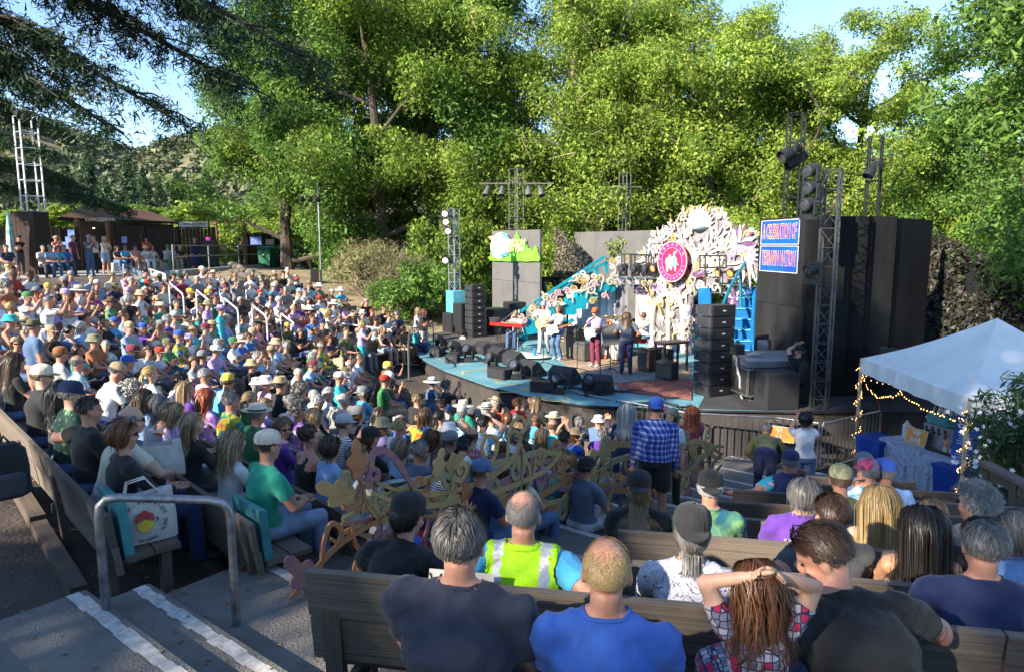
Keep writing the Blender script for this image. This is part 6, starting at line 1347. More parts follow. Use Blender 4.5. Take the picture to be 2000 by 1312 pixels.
# up on the terrace by the concessions
GT='people on the upper terrace'
for a in((108,33,'w_hold','person in red check shirt and straw hat beside the concession door',dict(ht='brim',htc='tan',htc2='brown',hr='short',hc='grey',shirt='red check',pants='denim blue')),(140,28.5,'w_hang','bald person in maroon tee standing in profile by the pillar',dict(hr='buzz',hc='grey',shirt='maroon',pants='navy',turn=.4)),(172,29,'w_hold','person in blue grey tee with hand on hip below the door',dict(hr='short',hc='brown',ht='cap',htc='grey',shirt='slate blue',pants='denim blue')),(181,31,'wf_hang','person with curly blond hair in white below the concessions sign',dict(hr='curly',hc='blond',shirt='white',pants='black')),(203,30.5,'wf_hip','person with pale blond hair in pale shirt by the door post',dict(hr='mid',hc='blond',shirt='cream',pants='pale denim')),(167,37.5,'wf_hang','person in white tee inside the concession doorway',dict(hr='short',hc='black',shirt='white',pants='charcoal',skin=3)),(285,36.5,'w_cross','man in bright red tee and dark cap against the dark fence',dict(hr='buzz',hc='brown',ht='cap',htc='navy',shirt='orange red',pants='tan')),(344,38.5,'w_hold','person in white tee and khaki shorts against the dark fence',dict(hr='short',hc='sandy',shirt='white',pants='khaki')),(379,37.0,'wf_gown','woman in long navy dress standing at the walkway rail',dict(hr='short',hc='sandy',shirt='navy',pants='navy')),(467,41.5,'w_hold','person in patterned tee and dark trousers before the gate',dict(hr='short',hc='black',ht='cap',htc='dark green',shirt='green tie-dye',pants='charcoal')),(564,42.5,'w_phone','person in pale blue shirt and white cap by the blue bin',dict(hr='mid',hc='grey',ht='cap',htc='white',shirt='light blue',pants='denim blue')),(546,43.0,'wf_hang','person in black and white patterned shirt behind the green bins',dict(hr='mid',hc='brown',shirt='dark floral',pants='black')),(35,29,'w_cross','big person in black tee holding a cup at the left terrace',dict(hr='buzz',hc='black',ht='cap',htc='black',shirt='black',pants='charcoal')),(38,37,'wf_hang','person in pale top behind the folded umbrella',dict(hr='mid',hc='brown',shirt='light blue',pants='black'))):
 kw=dict(a[4]);kw.setdefault('skin',1);stand(a[0],a[1],a[2],a[3],z=-1.33,group=GT,**kw)
def sit_at(px,Y_,body,label,z,turn=0.0,face_to=(.85,-.5),**kw):
 d=Y_*CP-(z+1.1)*SP;x=(px-1000)/FPX*d;kw.setdefault('group',GT);return put(body,(x,Y_,z),math.atan2(face_to[1],face_to[0])-math.pi/2+turn,label,**kw)
for k,(px,Y_,body,lab,kw)in enumerate(((228,33.5,'f_lap','person with brown hair in charcoal sitting first on the terrace wall',dict(hr='mid',hc='brown',shirt='charcoal',pants='denim blue')),(243,33.8,'s_lap','person in blue tee and sunglasses on the terrace wall',dict(hr='short',hc='brown',shirt='sky blue',pants='navy',shades=True)),(264,34.0,'s_big','person in salmon shirt and navy cap on the terrace wall',dict(hr='buzz',hc='grey',ht='cap',htc='navy',shirt='salmon',pants='khaki')),(283,34.2,'f_lap','person in white blouse and white trousers on the terrace wall',dict(hr='bob',hc='sandy',ht='bucket',htc='cream',shirt='white',pants='white')),(297,34.5,'f_tank','person in white tank top at the middle of the terrace wall',dict(hr='mid',hc='brown',shirt='white',pants='cream')),(325,35.0,'s_look','person in pale tee and green cap bent forward on the wall',dict(hr='buzz',hc='grey',ht='cap',htc='green',shirt='light grey',pants='olive')),(338,35.3,'f_lap','sandy haired person in grey blue on the terrace wall',dict(hr='mid',hc='sandy',shirt='pale denim',pants='khaki')),(350,35.6,'s_lap','person in black tee at the far end of the terrace wall',dict(hr='short',hc='grey',shirt='black',pants='charcoal')),(83,27,'s_lap','bald person in pale grey tee sitting below the pillar',dict(hr='buzz',hc='grey',shirt='light grey',pants='charcoal')),(97,27.2,'s_lapL','person in light blue tee and green cap below the pillar',dict(hr='short',hc='grey',ht='cap',htc='dark green',shirt='light blue',pants='denim blue')),(112,27.5,'f_lap','person in turquoise top sitting below the concession door',dict(hr='mid',hc='brown',shirt='turquoise',pants='denim blue')),(124,27.8,'s_lapR','person in blue tee beside the turquoise top below the door',dict(hr='short',hc='brown',shirt='blue',pants='charcoal')),(12,26,'s_big','person in dark floral shirt at the far left of the terrace',dict(hr='short',hc='grey',shirt='dark floral',pants='charcoal')))):
 kw.setdefault('skin',1);sit_at(px,Y_,body,lab,-1.33,**kw)
 # the near right bank: the people closest to the camera
NV=0.0105
def near(key,**S):S.setdefault('fold',.007);return build_body(key,S,NV)
def shell(o,body,pred,mats,off,name):
 """a garment worn over the body: the body's own faces where pred says so, set off outwards"""
 me=body[0];bm=bmesh.new();bm.from_mesh(me);bm.normal_update();kill=[]
 for f_ in bm.faces:
  m_=pred(f_.calc_center_median(),f_.material_index)
  if m_ is None:kill.append(f_)
  else:f_.material_index=m_
 bmesh.ops.delete(bm,geom=kill,context='FACES')
 for v in bm.verts:v.co+=v.normal*off
 e=[e_ for e_ in bm.edges if e_.is_boundary];r_=bmesh.ops.extrude_edge_only(bm,edges=e)
 for v in[g_ for g_ in r_['geom']if isinstance(g_,bmesh.types.BMVert)]:v.co-=v.normal*off*1.2
 for f_ in bm.faces:f_.smooth=True
 m2=bpy.data.meshes.new(name);bm.to_mesh(m2);bm.free()
 for m_ in mats:m2 .materials.append(m_)
 return link(name,m2,o)
NH=dict(hn=3400,hw=.0028)
GN='people on the near right bank'
m_neon=M('neon_yellow_mesh',(0.42,0.80,0.01),0.7,0.06,30,0.4,200);m_refl=M('reflective_tape',(0.50,0.51,0.58),0.35,0.1,60,0.3,200,metal=0.35)
def nseat(k,px,key,lab,dz=0.0,turn=0.0,inset=.21,S={},**kw):
 for a_,b_ in NH.items():kw.setdefault(a_,b_)
 S=dict(S);bb=near(key,**S)if k<2 else build_body(key,dict(dict(fold=.007),**S),.0140);return seat((0,k),px,bb,lab,dz=dz,turn=turn,inset=inset,group=kw.pop('group',GN),**kw),bb
nseat(0,905,'n_navy','broad man in navy work shirt with close cropped grey sides, in the foreground',turn=-.1,S=dict(arms='lap',bulk=1.24,belly=True,lean=2,sleeve='short',sw=.205,seed=51,fold=.011),hr='short',hc='salt and pepper',shirt='ink navy',pants='navy',skin=1,sc=1.03)
nseat(0,1193,'n_bald','balding man in bright blue tee seen from behind in the foreground',S=dict(arms='lap',bulk=1.12,lean=-4,seed=52,fold=.010),hr='crop',hc='blond',hn=9000,hw=.0012,shirt='blue',pants='denim blue',skin=1)
g_,bg_=nseat(0,1505,'n_girl','girl in pink and navy patterned dress with hands clasped behind her head',dz=.27,inset=.30,turn=.12,S=dict(f=True,arms='head',lean=12,sw=.145,seed=53,pants='long',skirt=.4,dress=True,yaw=10,curl=.9),hr='wavy',hc='auburn',shirt='pink floral',pants='pink floral',skin=0,sc=.72,hn=3600,hw=.0030)
nseat(0,1765,'n_father','man in black tee leaning towards the girl, sunglasses pushed up on his head',dz=-.05,inset=.36,turn=.25,S=dict(arms='knee',lean=34,side=-8,bulk=1.14,sw=.20,yaw=58,pitch=30,seed=54,fold=.010,poke=.3),hr='short',hc='dark brown',shirt='black',pants='denim blue',skin=1,sc=1.05)
nseat(1,748,'n_hat','person in black cap with orange button and black tee beside the broad man',dz=-.14,inset=.30,turn=-.25,S=dict(arms='knee',lean=26,yaw=-20,pitch=12,seed=55),hr='curly',hc='black',ht='cap',htc='black',shirt='black',pants='charcoal',skin=1)
v_,bv=nseat(1,1016,'n_vest','man in neon yellow safety vest over bright blue tee, arms spread on the bench',inset=.17,S=dict(arms=[((-.50,-.06,.80),(-.6,-.8,-.2)),((.50,-.06,.80),(.6,-.8,-.2))],lean=-4,bulk=1.12,belly=True,seed=56,sw=.20),hr='crop',hc='grey',hn=9000,hw=.0011,shirt='sky blue',pants='denim blue',skin=1,sc=1.02)
Jv=bv[2]
def vp(c,m_):
 if m_!=1:return None
 rel=c-Jv['Nb'];x=rel.dot(Jv['rx']);h=rel.dot(Jv['s'])
 if abs(x)>.178-.05*max(0,h+.2)or h<-.43 or(rel.dot(Jv['fy'])>.03 and abs(x)<.04):return None
 return 1 if.088<abs(x)<.132 else 0
shell(v_,bv,vp,[m_neon,m_refl],.012,'safety_vest')
nseat(1,1362,'n_script','person with long grey hair, black cap and white script print blouse',S=dict(f=True,arms='lap',sleeve='long',bulk=1.14,lean=0,sw=.185,seed=57),hr='mid',hc='grey',ht='capback',htc='black',shirt='script print',pants='charcoal',skin=0)
nseat(1,1925,'n_grey','grey haired man in dark navy tee with sunlit shoulder, at the right',S=dict(arms='lap',bulk=1.16,lean=0,sw=.20,seed=58),hr='short',hc='grey',shirt='navy',pants='denim blue',skin=1)
nseat(2,1628,'n_dark','dark haired man in charcoal tee with arm on his knee, second bench ahead',turn=.15,S=dict(arms=['rest','lap'],lean=0,bulk=1.10,seed=59,yaw=10),hr='short',hc='dark brown',shirt='charcoal',pants='navy',skin=1)
nseat(2,1805,'n_tank','woman with long straight black hair in white tank top',S=dict(f=True,arms='lap',sleeve='none',low=True,lean=0,seed=60),hr='long',hc='black',shirt='white',pants='pale denim',skin=2)
nseat(2,1886,'n_boy','boy with short black hair in pale green tee looking left',S=dict(arms='lap',lean=2,yaw=55,sw=.14,seed=61),hr='buzz',hc='black',shirt='light grey',pants='blue',skin=3,sc=.80)
nseat(3,1250,'n_wavy','person in black cap with sandy waves and black tee at the aisle end',S=dict(f=True,arms='lap',lean=0,bulk=1.14,sw=.18,seed=62),hr='wavy',hc='sandy',ht='capback',htc='black',shirt='black',pants='charcoal',skin=1)
nseat(3,1392,'n_dye','white haired man in black cap and blue green tie-dye tee',S=dict(arms='lap',bulk=1.12,lean=0,seed=63),hr='short',hc='white',ht='capback',htc='black',shirt='green tie-dye',pants='khaki',skin=1)
jn,bj=nseat(3,1570,'n_june','person with grey shoulder length hair in purple tee printed JUNE 30 - JULY 3',S=dict(arms='lap',bulk=1.12,lean=0,seed=64),hr='bob',hc='grey',shirt='purple',pants='khaki',skin=0)
nseat(3,1715,'n_blond','person with long straight blond hair and bare shoulders',S=dict(f=True,arms='lap',sleeve='none',low=True,lean=2,seed=65),hr='long',hc='blond',shirt='white',pants='pale denim',skin=0)
nseat(4,1832,'n_kid','child with sandy hair in pink top before the bar tent',S=dict(f=True,arms='lap',lean=4,sw=.14,seed=66),hr='mid',hc='sandy',shirt='pink',pants='blue',skin=0,sc=.86)
nseat(3,1912,'n_curl','white curly haired man with glasses at the right bench end',S=dict(arms='lap',lean=2,yaw=40,seed=67),hr='puff',hc='white',shades=True,shirt='grey',pants='charcoal',skin=1)
nseat(4,1645,'n_camo','person in camouflage cap before the man in the patterned cap',S=dict(arms='lap',lean=12,seed=68),hr='buzz',hc='brown',ht='cap',htc='camouflage',shirt='olive',pants='khaki',skin=1)
nseat(5,1706,'n_pat','person in dark patterned cap and pale tie-dye tee, hand to face',turn=.2,S=dict(arms=['cheek','lap'],lean=12,yaw=12,seed=69),hr='buzz',hc='grey',ht='cap',htc='dark mandala print',shirt='blue tie-dye',pants='denim blue',skin=1)
nseat(5,1748,'n_bcap','person in bright blue cap and light blue shirt before the bar table',turn=.2,S=dict(arms='lap',lean=16,yaw=14,bulk=1.10,seed=70),hr='buzz',hc='grey',ht='cap',htc='blue',shirt='light blue',pants='denim blue',skin=1)
nseat(6,1542,'n_bvest','man in navy padded vest and floral sleeves, arm along the bench',S=dict(arms=['rest','cheek'],lean=2,yaw=-18,bulk=1.1,seed=71),hr='buzz',hc='grey',ht='cap',htc='navy',shirt='turquoise floral',pants='denim blue',skin=1)
nseat(6,1690,'n_gcap','person in grey cap half hidden before the bar table',S=dict(arms='lap',lean=8,seed=72),hr='buzz',hc='grey',ht='cap',htc='grey',shirt='denim blue',pants='charcoal',skin=1)
nseat(2,1990,'n_edge','grey haired woman in pale blue top at the right edge',S=dict(f=True,arms='lap',lean=2,yaw=50,seed=73),hr='bob',hc='grey',shirt='light blue',pants='charcoal',skin=1)
bvst=[c for c in COL.objects if c.get('label','').startswith('man in navy padded vest')][0]
Jb=BODIES['n_bvest'][2]
def vp2(c,m_):
 if m_!=1:return None
 rel=c-Jb['Nb'];x=rel.dot(Jb['rx']);h=rel.dot(Jb['s'])
 return None if abs(x)>.18 or h<-.44 else 0
shell(bvst,BODIES['n_bvest'],vp2,[CL['navy']],.020,'padded_vest')
def back_text(o,J,lines,size,mat,zoff=-.13,d=-.125,sx=1.0):
 for i,t in enumerate(lines):
  me=text_mesh(t,size,mat,.0015);q=link('lettering',me,o)
  q.matrix_basis=frame_mat(J['Nb']+J['s']*(zoff-i*size*1.25)+J['fy']*d,J['rx'],-J['fy'])@Matrix.Diagonal((sx,1,1,1))
back_text(jn,bj[2],['JUNE 30 - JULY 3','2023'],.042,CL['white'],-.11,-.138)
fa=[c for c in COL.objects if c.get('label','').startswith('man in black tee leaning')][0];fb=near('n_father');h=link('sunglasses',hat('shades'),fa);h.matrix_basis=fb[1]@Matrix.Translation((0,-.015,.075))@Matrix.Rotation(R(28),4,'X')
for i in range(len(h.material_slots)):setmat(h,i,m_shade)
# standing in the aisle and by the barricade
def nstand(px,Y_,key,lab,face_to=(.5,.86),z=None,S={},**kw):
 kw.setdefault('hn',900);kw.setdefault('hw',.007);S=dict(S);S.setdefault('sit',False);kw.setdefault('group','people standing in the aisle');return stand(px,Y_,build_body(key,S,.0150),lab,z=z,face_to=face_to,**kw)
nstand(1280,8.5,'p_plaid','tall man in blue plaid shirt, black shorts and blue backwards cap',(.25,.97),S=dict(arms='hang',sleeve='long',pants='short',bulk=1.16,belly=True,seed=81,sw=.2),hr='short',hc='dark brown',ht='capback',htc='blue',shirt='blue plaid',pants='black',skin=1,sc=1.06)
nstand(1224,9.9,'p_white','person with very long white hair in dark navy sweater',(.1,1),S=dict(f=True,arms='hang',sleeve='long',seed=82),hr='long',hc='white',shirt='navy',pants='navy',skin=0,sc=1.02)
nstand(1312,10.2,'p_flower','person in pastel tie-dye tee with pink flower in grey hair, facing back',(-.5,-.8),S=dict(f=True,arms=['hang','phone'],seed=83),hr='mid',hc='grey',shirt='pastel tie-dye',pants='black',skin=0)
nstand(1352,11.6,'p_red','person with long red hair, dark printed jacket and rainbow leggings',(.2,1),S=dict(f=True,arms='phone',sleeve='long',seed=84),hr='wavy',hc='red',shirt='dark mandala print',pants='rainbow stripe',skin=0)
nstand(1498,11.0,'p_bent','man in olive green jacket bent over by the barricade',(.35,.9),S=dict(arms=[((-.12,.52,.62),),((.12,.52,.62),)],sleeve='long',lean=72,pitch=20,legs='bend',seed=85,bulk=1.08),hr='short',hc='grey',shirt='olive',pants='navy',skin=1)
nstand(1574,10.5,'p_tee','woman in white tee and jeans raising a phone to the stage',(.2,1),S=dict(f=True,arms='phoneup',seed=86),hr='bob',hc='black',shirt='white',pants='denim blue',skin=1)
fl_=[c for c in COL.objects if c.get('label','').startswith('person in pastel tie-dye tee with pink flower')][0];fb=BODIES['p_flower'];mb=MB()
for q in range(7):a=q*.9;mb.ell((.07+.022*math.cos(a),.0,.12+.022*math.sin(a)),(.018,.012,.018),None,8,6)
h=mb.obj('hair_flower',CL['magenta'],fl_,smooth=True);h.matrix_basis=fb[1]
RESERVED=9
# everyone else on the benches of the left banks
rc=random.Random(77);SH={'white':16,'cream':4,'light grey':6,'grey':8,'charcoal':9,'black':14,'navy':7,'blue':4,'light blue':7,'sky blue':4,'denim blue':3,'pale denim':4,'turquoise':3,'sea green':2,'green':2,'olive':3,'purple':4,'lavender':5,'magenta':2,'pink':3,'red':3,'maroon':3,'rust':2,'tan':3,'yellow':1,'rainbow tie-dye':4,'blue tie-dye':5,'purple tie-dye':4,'pastel tie-dye':4,'green tie-dye':3,'turquoise floral':3,'white and blue floral':4,'blue floral':3,'dark floral':2,'striped':2,'red check':1}
HTS=[('cap','white'),('cap','navy'),('cap','black'),('cap','tan'),('cap','light grey'),('cap','blue'),('cap','red'),('cap','green'),('bucket','tan'),('bucket','white'),('bucket','turquoise'),('bucket','camouflage'),('brim','cream'),('brim','tan'),('brim','olive'),('brim','brown'),('floppy','white'),('floppy','cream'),('beanie','lavender'),('capback','grey'),('cap','yellow'),('cap','olive'),('cap','maroon'),('bucket','light blue')]
HNAME={'cap':'cap','bucket':'bucket hat','brim':'brimmed hat','floppy':'floppy sun hat','beanie':'beanie','capback':'backwards cap'}
ROWW={1:'near left',2:'middle left',3:'far left'}
seats=[]
for key in sorted(BENCHES):
 if key[0]not in(1,2,3):continue
 o,t,f,L,_=BENCHES[key];n=int(L/0.56);off=rc.uniform(.2,.4)
 for q in range(n):
  s=off+q*0.56+rc.uniform(-.07,.07)
  if any(abs(s-u)<.47 for u in TAKEN.get(key,[])):continue
  if key in((1,8),(1,7),(1,6),(1,5))and s>min(TAKEN[key])-.2 and s<max(TAKEN[key])+.2 and rc.random()<.75:continue
  if key==(1,8):continue
  if rc.random()<(.10 if key[0]>1 else.14):continue
  p=o+t*s+f*0.21;px,py=pxy(p+UP*1.15)
  if not(-25<px<1250 and py<1250 and p.y>2.2):continue
  seats.append((p.length,p,key,math.atan2(f.y,f.x)-math.pi/2))
seats.sort(key=lambda a:a[0])
def outfit():
 fem=rc.random()<.45;body=rc.choice(SEATEDF if fem else SEATED);sh=rc.choices(list(SH),list(SH.values()))[0]
 hc=rc.choices(['grey','white','brown','dark brown','black','blond','sandy','auburn','red'],[7,5,5,5,2,4,4,2,1])[0]
 hr=rc.choice(['mid','long','bob','wavy','curly','tail','bun','bob'])if fem else rc.choices(['short','buzz','fringe','tousled','mid','puff'],[8,3,4,3,1,1])[0]
 ht=rc.choice(HTS)if rc.random()<.40 else None
 if ht and hr in('puff','bun','tousled'):hr='short'
 return fem,body,sh,hc,hr,ht
HDESC={'short':'short %s hair','buzz':'cropped %s hair','fringe':'balding %s head','tousled':'tousled %s hair','mid':'straight %s hair','long':'long %s hair','bob':'%s bob','wavy':'wavy %s hair','curly':'curly %s hair','tail':'%s ponytail','bun':'%s bun','puff':'puffy %s hair'}
NIND=300-62
mass=[]
for i,(dist,p,key,rz)in enumerate(seats):
 for it in range(200):
  fem,body,sh,hc,hr,ht=outfit()
  hd=('%s %s'%(ht[1],HNAME[ht[0]]))if ht else HDESC[hr]%hc
  lab='person in %s with %s, %s row, %s bank'%(sh,hd,ORD[key[1]-K0[key[0]]],ROWW[key[0]])
  if lab not in LABELS:break
 kw=dict(shirt=sh,pants=rc.choice(['denim blue','denim blue','charcoal','khaki','navy','pale denim','black','grey','tan']),skin=rc.choices([0,1,2,3],[5,6,3,1])[0],shoe=rc.randrange(4),hr=hr,hc=hc,ht=ht[0]if ht else None,htc=ht[1]if ht else 'white',htc2=rc.choice([None,'charcoal','tan','brown'])if ht and ht[0]in('brim','floppy','cap')else None,shades=rc.random()<.3,sc=rc.uniform(.93,1.06)*(.96 if fem else 1.02))
 near=dist<13
 loc=p+Vector((rc.uniform(-.03,.03),rc.uniform(-.03,.03),0));r_=rz+rc.gauss(0,.12)
 if COUNT[0]+RESERVED<300:put(body,loc,r_,lab,group=GA,hn=300 if near else 110,hw=.012 if near else.022,**kw)
 else:mass.append((body,loc,r_,kw))
def crowd_mass(items):
 """the farthest rows: real figures, joined as one mass"""
 mats,midx,VV,FF,MM,base=[],{},[],[],[],0
 cache={}
 def arrs(me):
  if me.name not in cache:
   me.calc_loop_triangles();v=np.empty(len(me.vertices)*3);me.vertices.foreach_get('co',v);t=np.empty(len(me.loop_triangles)*3,np.int32);me.loop_triangles.foreach_get('vertices',t);m=np.empty(len(me.loop_triangles),np.int32);me.loop_triangles.foreach_get('material_index',m);cache[me.name]=(v.reshape(-1,3),t.reshape(-1,3),m)
  return cache[me.name]
 def idx(m):
  if m.name not in midx:midx[m.name]=len(mats);mats.append(m)
  return midx[m.name]
 def add(me,M4,ms):
  nonlocal base
  v,t,m=arrs(me);A=np.array(M4);VV.append(v@A[:3,:3].T+A[:3,3]);FF.append(t+base);MM.append(np.array([idx(q)for q in ms])[m]);base+=len(v)
 for body,loc,r_,kw in items:
  S,_=B[body];me,HM,J=build_body('far_'+body,S,0.043);W=Matrix.Translation(loc)@Matrix.Rotation(r_,4,'Z')@Matrix.Scale(kw['sc'],4)
  add(me,W,(SKINS[kw['skin']],CL[kw['shirt']],CL[kw['pants']],m_shoe[kw['shoe']],m_eye,m_lip));add(hair(kw['hr'],45,.034,1,bool(kw['ht'])),W@HM,(HR[kw['hc']],))
  if kw['ht']:c2=CL[kw['htc2']or kw['htc']];add(hat(kw['ht']),W@HM,(CL[kw['htc']],c2,HR[kw['hc']]))
 if items:stuff(link('crowd',mesh_np('crowd',np.concatenate(VV),np.concatenate(FF),mats,np.concatenate(MM),True)))
print('PEOPLE',COUNT[0],'mass',len(mass))
crowd_mass(mass)
# masts and stage lamps
m_lamplit=M('lit_lamp_lens',(0.8,0.7,0.65),0.3,0.05,4,emit=((1.0,0.80,0.72),1.6))
def par_can(label,pos,aim,sc=1.0,lit=False,group='hanging stage lamps',mat=None,hang=True):
 o=thing('stage_lamp',label,'stage light',tuple(pos),0,group);aim=Vector(aim).normalized();s=aim.cross(UP).normalized();mb=MB()
 mb.lathe(-aim*.22*sc,aim,[(.05*sc,0),(.075*sc,.02*sc),(.085*sc,.16*sc),(.115*sc,.22*sc),(.120*sc,.42*sc),(.110*sc,.42*sc),(.10*sc,.36*sc)],14);mb.obj('housing',mat or m_blackmet,o,smooth=True)
 mb=MB();mb.lathe(aim*.13*sc,aim,[(.001,0),(.10*sc,.001),(.08*sc,.02*sc),(.001,.025*sc)],14);mb.obj('lens',m_lamplit if lit else m_glass_dark,o)
 mb=MB();mb.tube([-s*.13*sc,-s*.13*sc+UP*.2*sc,UP*.24*sc,s*.13*sc+UP*.2*sc,s*.13*sc],.012*sc,5);mb.tube([UP*.24*sc,UP*.34*sc],.012*sc,5);mb.obj('yoke',m_blackmet,o);return o
def mast(label,px,ytop,ybot,Y_,half,mat,step=.55,cross=None,brace=False,r_=.022):
 a,b=at(px,ybot,Y_),at(px,ytop,Y_);b=Vector((a.x,a.y,b.z));o=thing('lattice_mast',label,'lighting mast',tuple(a));s,d=Vector((half*.8,-half*.6,0)),Vector((half*.6,half*.8,0))
 cn=[s+d,s-d,-s-d,-s+d];h=b.z-a.z
 for c in cn:block('chord',mat,a+c+UP*h/2,V(r_*2,0,0),V(0,r_*2,0),UP*h,o,base=True)
 mb=MB();n=max(2,round(h/step))
 for k in range(n+1):
  z=h*k/n
  for i in range(4):
   mb.tube([a+cn[i]+UP*z,a+cn[(i+1)%4]+UP*z],r_*.6,4)
   if brace and k<n:mb.tube([a+cn[i]+UP*z,a+cn[(i+1)%4]+UP*(z+h/n)]if k%2 else[a+cn[(i+1)%4]+UP*z,a+cn[i]+UP*(z+h/n)],r_*.5,4)
 stuff(mb.obj('lacing',mat,o,world=True))
 return o,a,b
m_gm=M('weathered_mast',(0.15,0.145,0.14),0.6,0.2,8,metal=0.4)
o,a,b=mast('grey lattice mast behind the moon sign with a lamp bar',1008,331,470,31.5,.23,m_gm)
P_=PL(a,V(.95,-.3,0));mb=MB();mb.tube([P_.p3(936,359),P_.p3(1082,359)],.03,6);mb.obj('crossbar',m_gm,o,world=True)
for k,(px,ay)in enumerate(((951,0),(980,0),(1032,0),(1056,0))):par_can('grey theatre lamp hanging from the bar, %s from the left'%ORD[k],P_.p3(px,374),V(-.25+.15*k,-.55,-.9),1.25,mat=m_gm,group='lamps on the rear bar')
o,a,b=mast('grey lattice mast behind the plain grey flats',1218,338,470,33,.2,m_gm)
P_=PL(a,V(.95,-.3,0));mb=MB();mb.tube([P_.p3(1186,366),P_.p3(1254,366)],.025,6);mb.obj('crossbar',m_gm,o,world=True);par_can('single lamp hanging left of the middle rear mast',P_.p3(1194,382),V(-.2,-.4,-.9),1.15,mat=m_gm)
o,a,b=mast('tall black lattice mast above the celebration banner',1545,223,440,21.5,.21,m_blackmet,.8)
for k,(px,py)in enumerate(((1543,298),(1556,312))):par_can('black theatre lamp on the tall mast, %s one down'%('upper' if k==0 else 'lower'),at(px,py,21.0+.3*k),V(-.9,-.25,-.5),1.7)
o,a,b=mast('second black lattice mast beyond the black walls',1700,268,440,23.5,.19,m_blackmet,.8)
par_can('black theatre lamp on the second black mast',at(1702,332,23.2),V(-.55,-.3,-.85),1.5)
o,a,b=mast('front lattice tower standing on the deck before the black walls',1598,332,812,14.9,.155,m_steel,.42,brace=True,r_=.018)
for k,(px,py)in enumerate(((1585,337),(1585,370),(1580,402),(1588,528))):moving_light('grey mirror ball like moving light on the front tower, %s from the top'%ORD[k],at(px,py,14.75)-UP*.3,V(-.8,-.45,-.25),.95,None,'moving lights on the front tower')
o,a,b=mast('side lamp tower of silver lattice left of the stage',888,409,586,26.2,.15,m_alu,.34,brace=True,r_=.02)
for k,(px,py)in enumerate(((868,416),(870,432),(874,450),(869,507))):par_can('lit round lamp on the side tower, %s from the top'%ORD[k],at(px,py,25.9),V(.15,-.95,-.25),1.1,True,'lit lamps on the side tower')
q=on(905,676,ZS);par_can('lit round lamp standing on the deck by the riser',(q.x,q.y,ZS+.25),V(-.1,-.95,.1),1.2,True)
p0=at(627,527,33);g_=gz(p0 .x,p0 .y);h=at(627,330,33).z-g_;o=thing('lamp_pole','slim grey pole with a crossbar of dark lamps on the dry slope','pole',(p0 .x,p0 .y,g_))
mb=MB();mb.tube([(0,0,0),(0,0,h)],.045,8);mb.obj('pole',m_galv,o);mb=MB();P_=PL(p0,(1,0,0));mb.tube([P_.p3(582,384),P_.p3(630,384)],.03,6);mb.tube([P_.p3(603,360),P_.p3(603,384)],.025,6);mb.obj('crossbar',m_blackmet,o,world=True)
for k,px in enumerate((588,604,619)):par_can('dark lamp on the slope pole, %s from the left'%ORD[k],P_.p3(px,388),V(.4,-.6,-.3),1.0)
speaker('small black loudspeaker on the dry slope beside the pole',(at(614,519,33).x,33,gz(at(614,519,33).x,33)),.38,.38,.62,ya(.3,-1))
# barricades
def barricade(label,a,b,z0=ZPIT,h=1.1,n=None):
 a,b=Vector((a[0],a[1],z0)),Vector((b[0],b[1],z0));o=thing('barricade',label,'barricade',tuple(a),0,'crowd barricades before the stage');L=(b-a).length;n=n or int(L/.135);mb=MB()
 mb.tube([a+UP*.14,a+UP*(h-.06),a+(b-a)*.02+UP*h,b-(b-a)*.02+UP*h,b+UP*(h-.06),b+UP*.14],.021,8);mb.tube([a+UP*.16,b+UP*.16],.019,8);mb.obj('frame',m_galv,o,world=True)
 for k in range(1,n):block('bar',m_galv,a.lerp(b,k/n)+UP*(h/2+.08),V(.017,0,0),V(0,.017,0),UP*(h-.16),o,base=True)
 d=(b-a).normalized();w=Vector((-d.y,d.x,0))
 for t in(.12,.88):block('foot',m_galv,a.lerp(b,t)+UP*.03,d*.05,w*.6,UP*.03,o,base=True);block('foot',m_galv,a.lerp(b,t)+UP*.09,d*.04,w*.04,UP*.16,o,base=True)
 return o
bq=lambda px,py:on(px,py,ZPIT+1.1)
A_,B_,C_,D_=bq(1053,751),bq(1195,779),bq(1202,780),bq(1345,806)
barricade('steel barricade at the stage curve, before the blue deck',A_,B_);barricade('steel barricade behind the man in plaid',C_,D_);barricade('steel barricade left of the vip bar placard',bq(1350,806),bq(1512,815));barricade('steel barricade behind the vip bar placard',bq(1516,815),bq(1600,826));barricade('steel barricade running back beside the bar tent',bq(1606,826),bq(1720,801))
barricade('white painted side fence at the far end of the stage',on(800,642,-2.75),on(797,672,-2.75),-3.9,1.15);barricade('white side fence panel before the two onlookers',on(800,642,-2.75),on(846,634,-2.75),-3.9,1.15)
mb=MB();mb.box((0,0,0),(.5,.5,.04));o=thing('access_steps','dark steps rising to the stage behind the barricade','steps',(5.9,14.0,ZPIT))
for k in range(4):block('tread',m_post,(6.0,13.55+.25*k,ZPIT+.22+.22*k),V(1.0,0,0),V(0,.28,0),UP*.05,o,base=True)
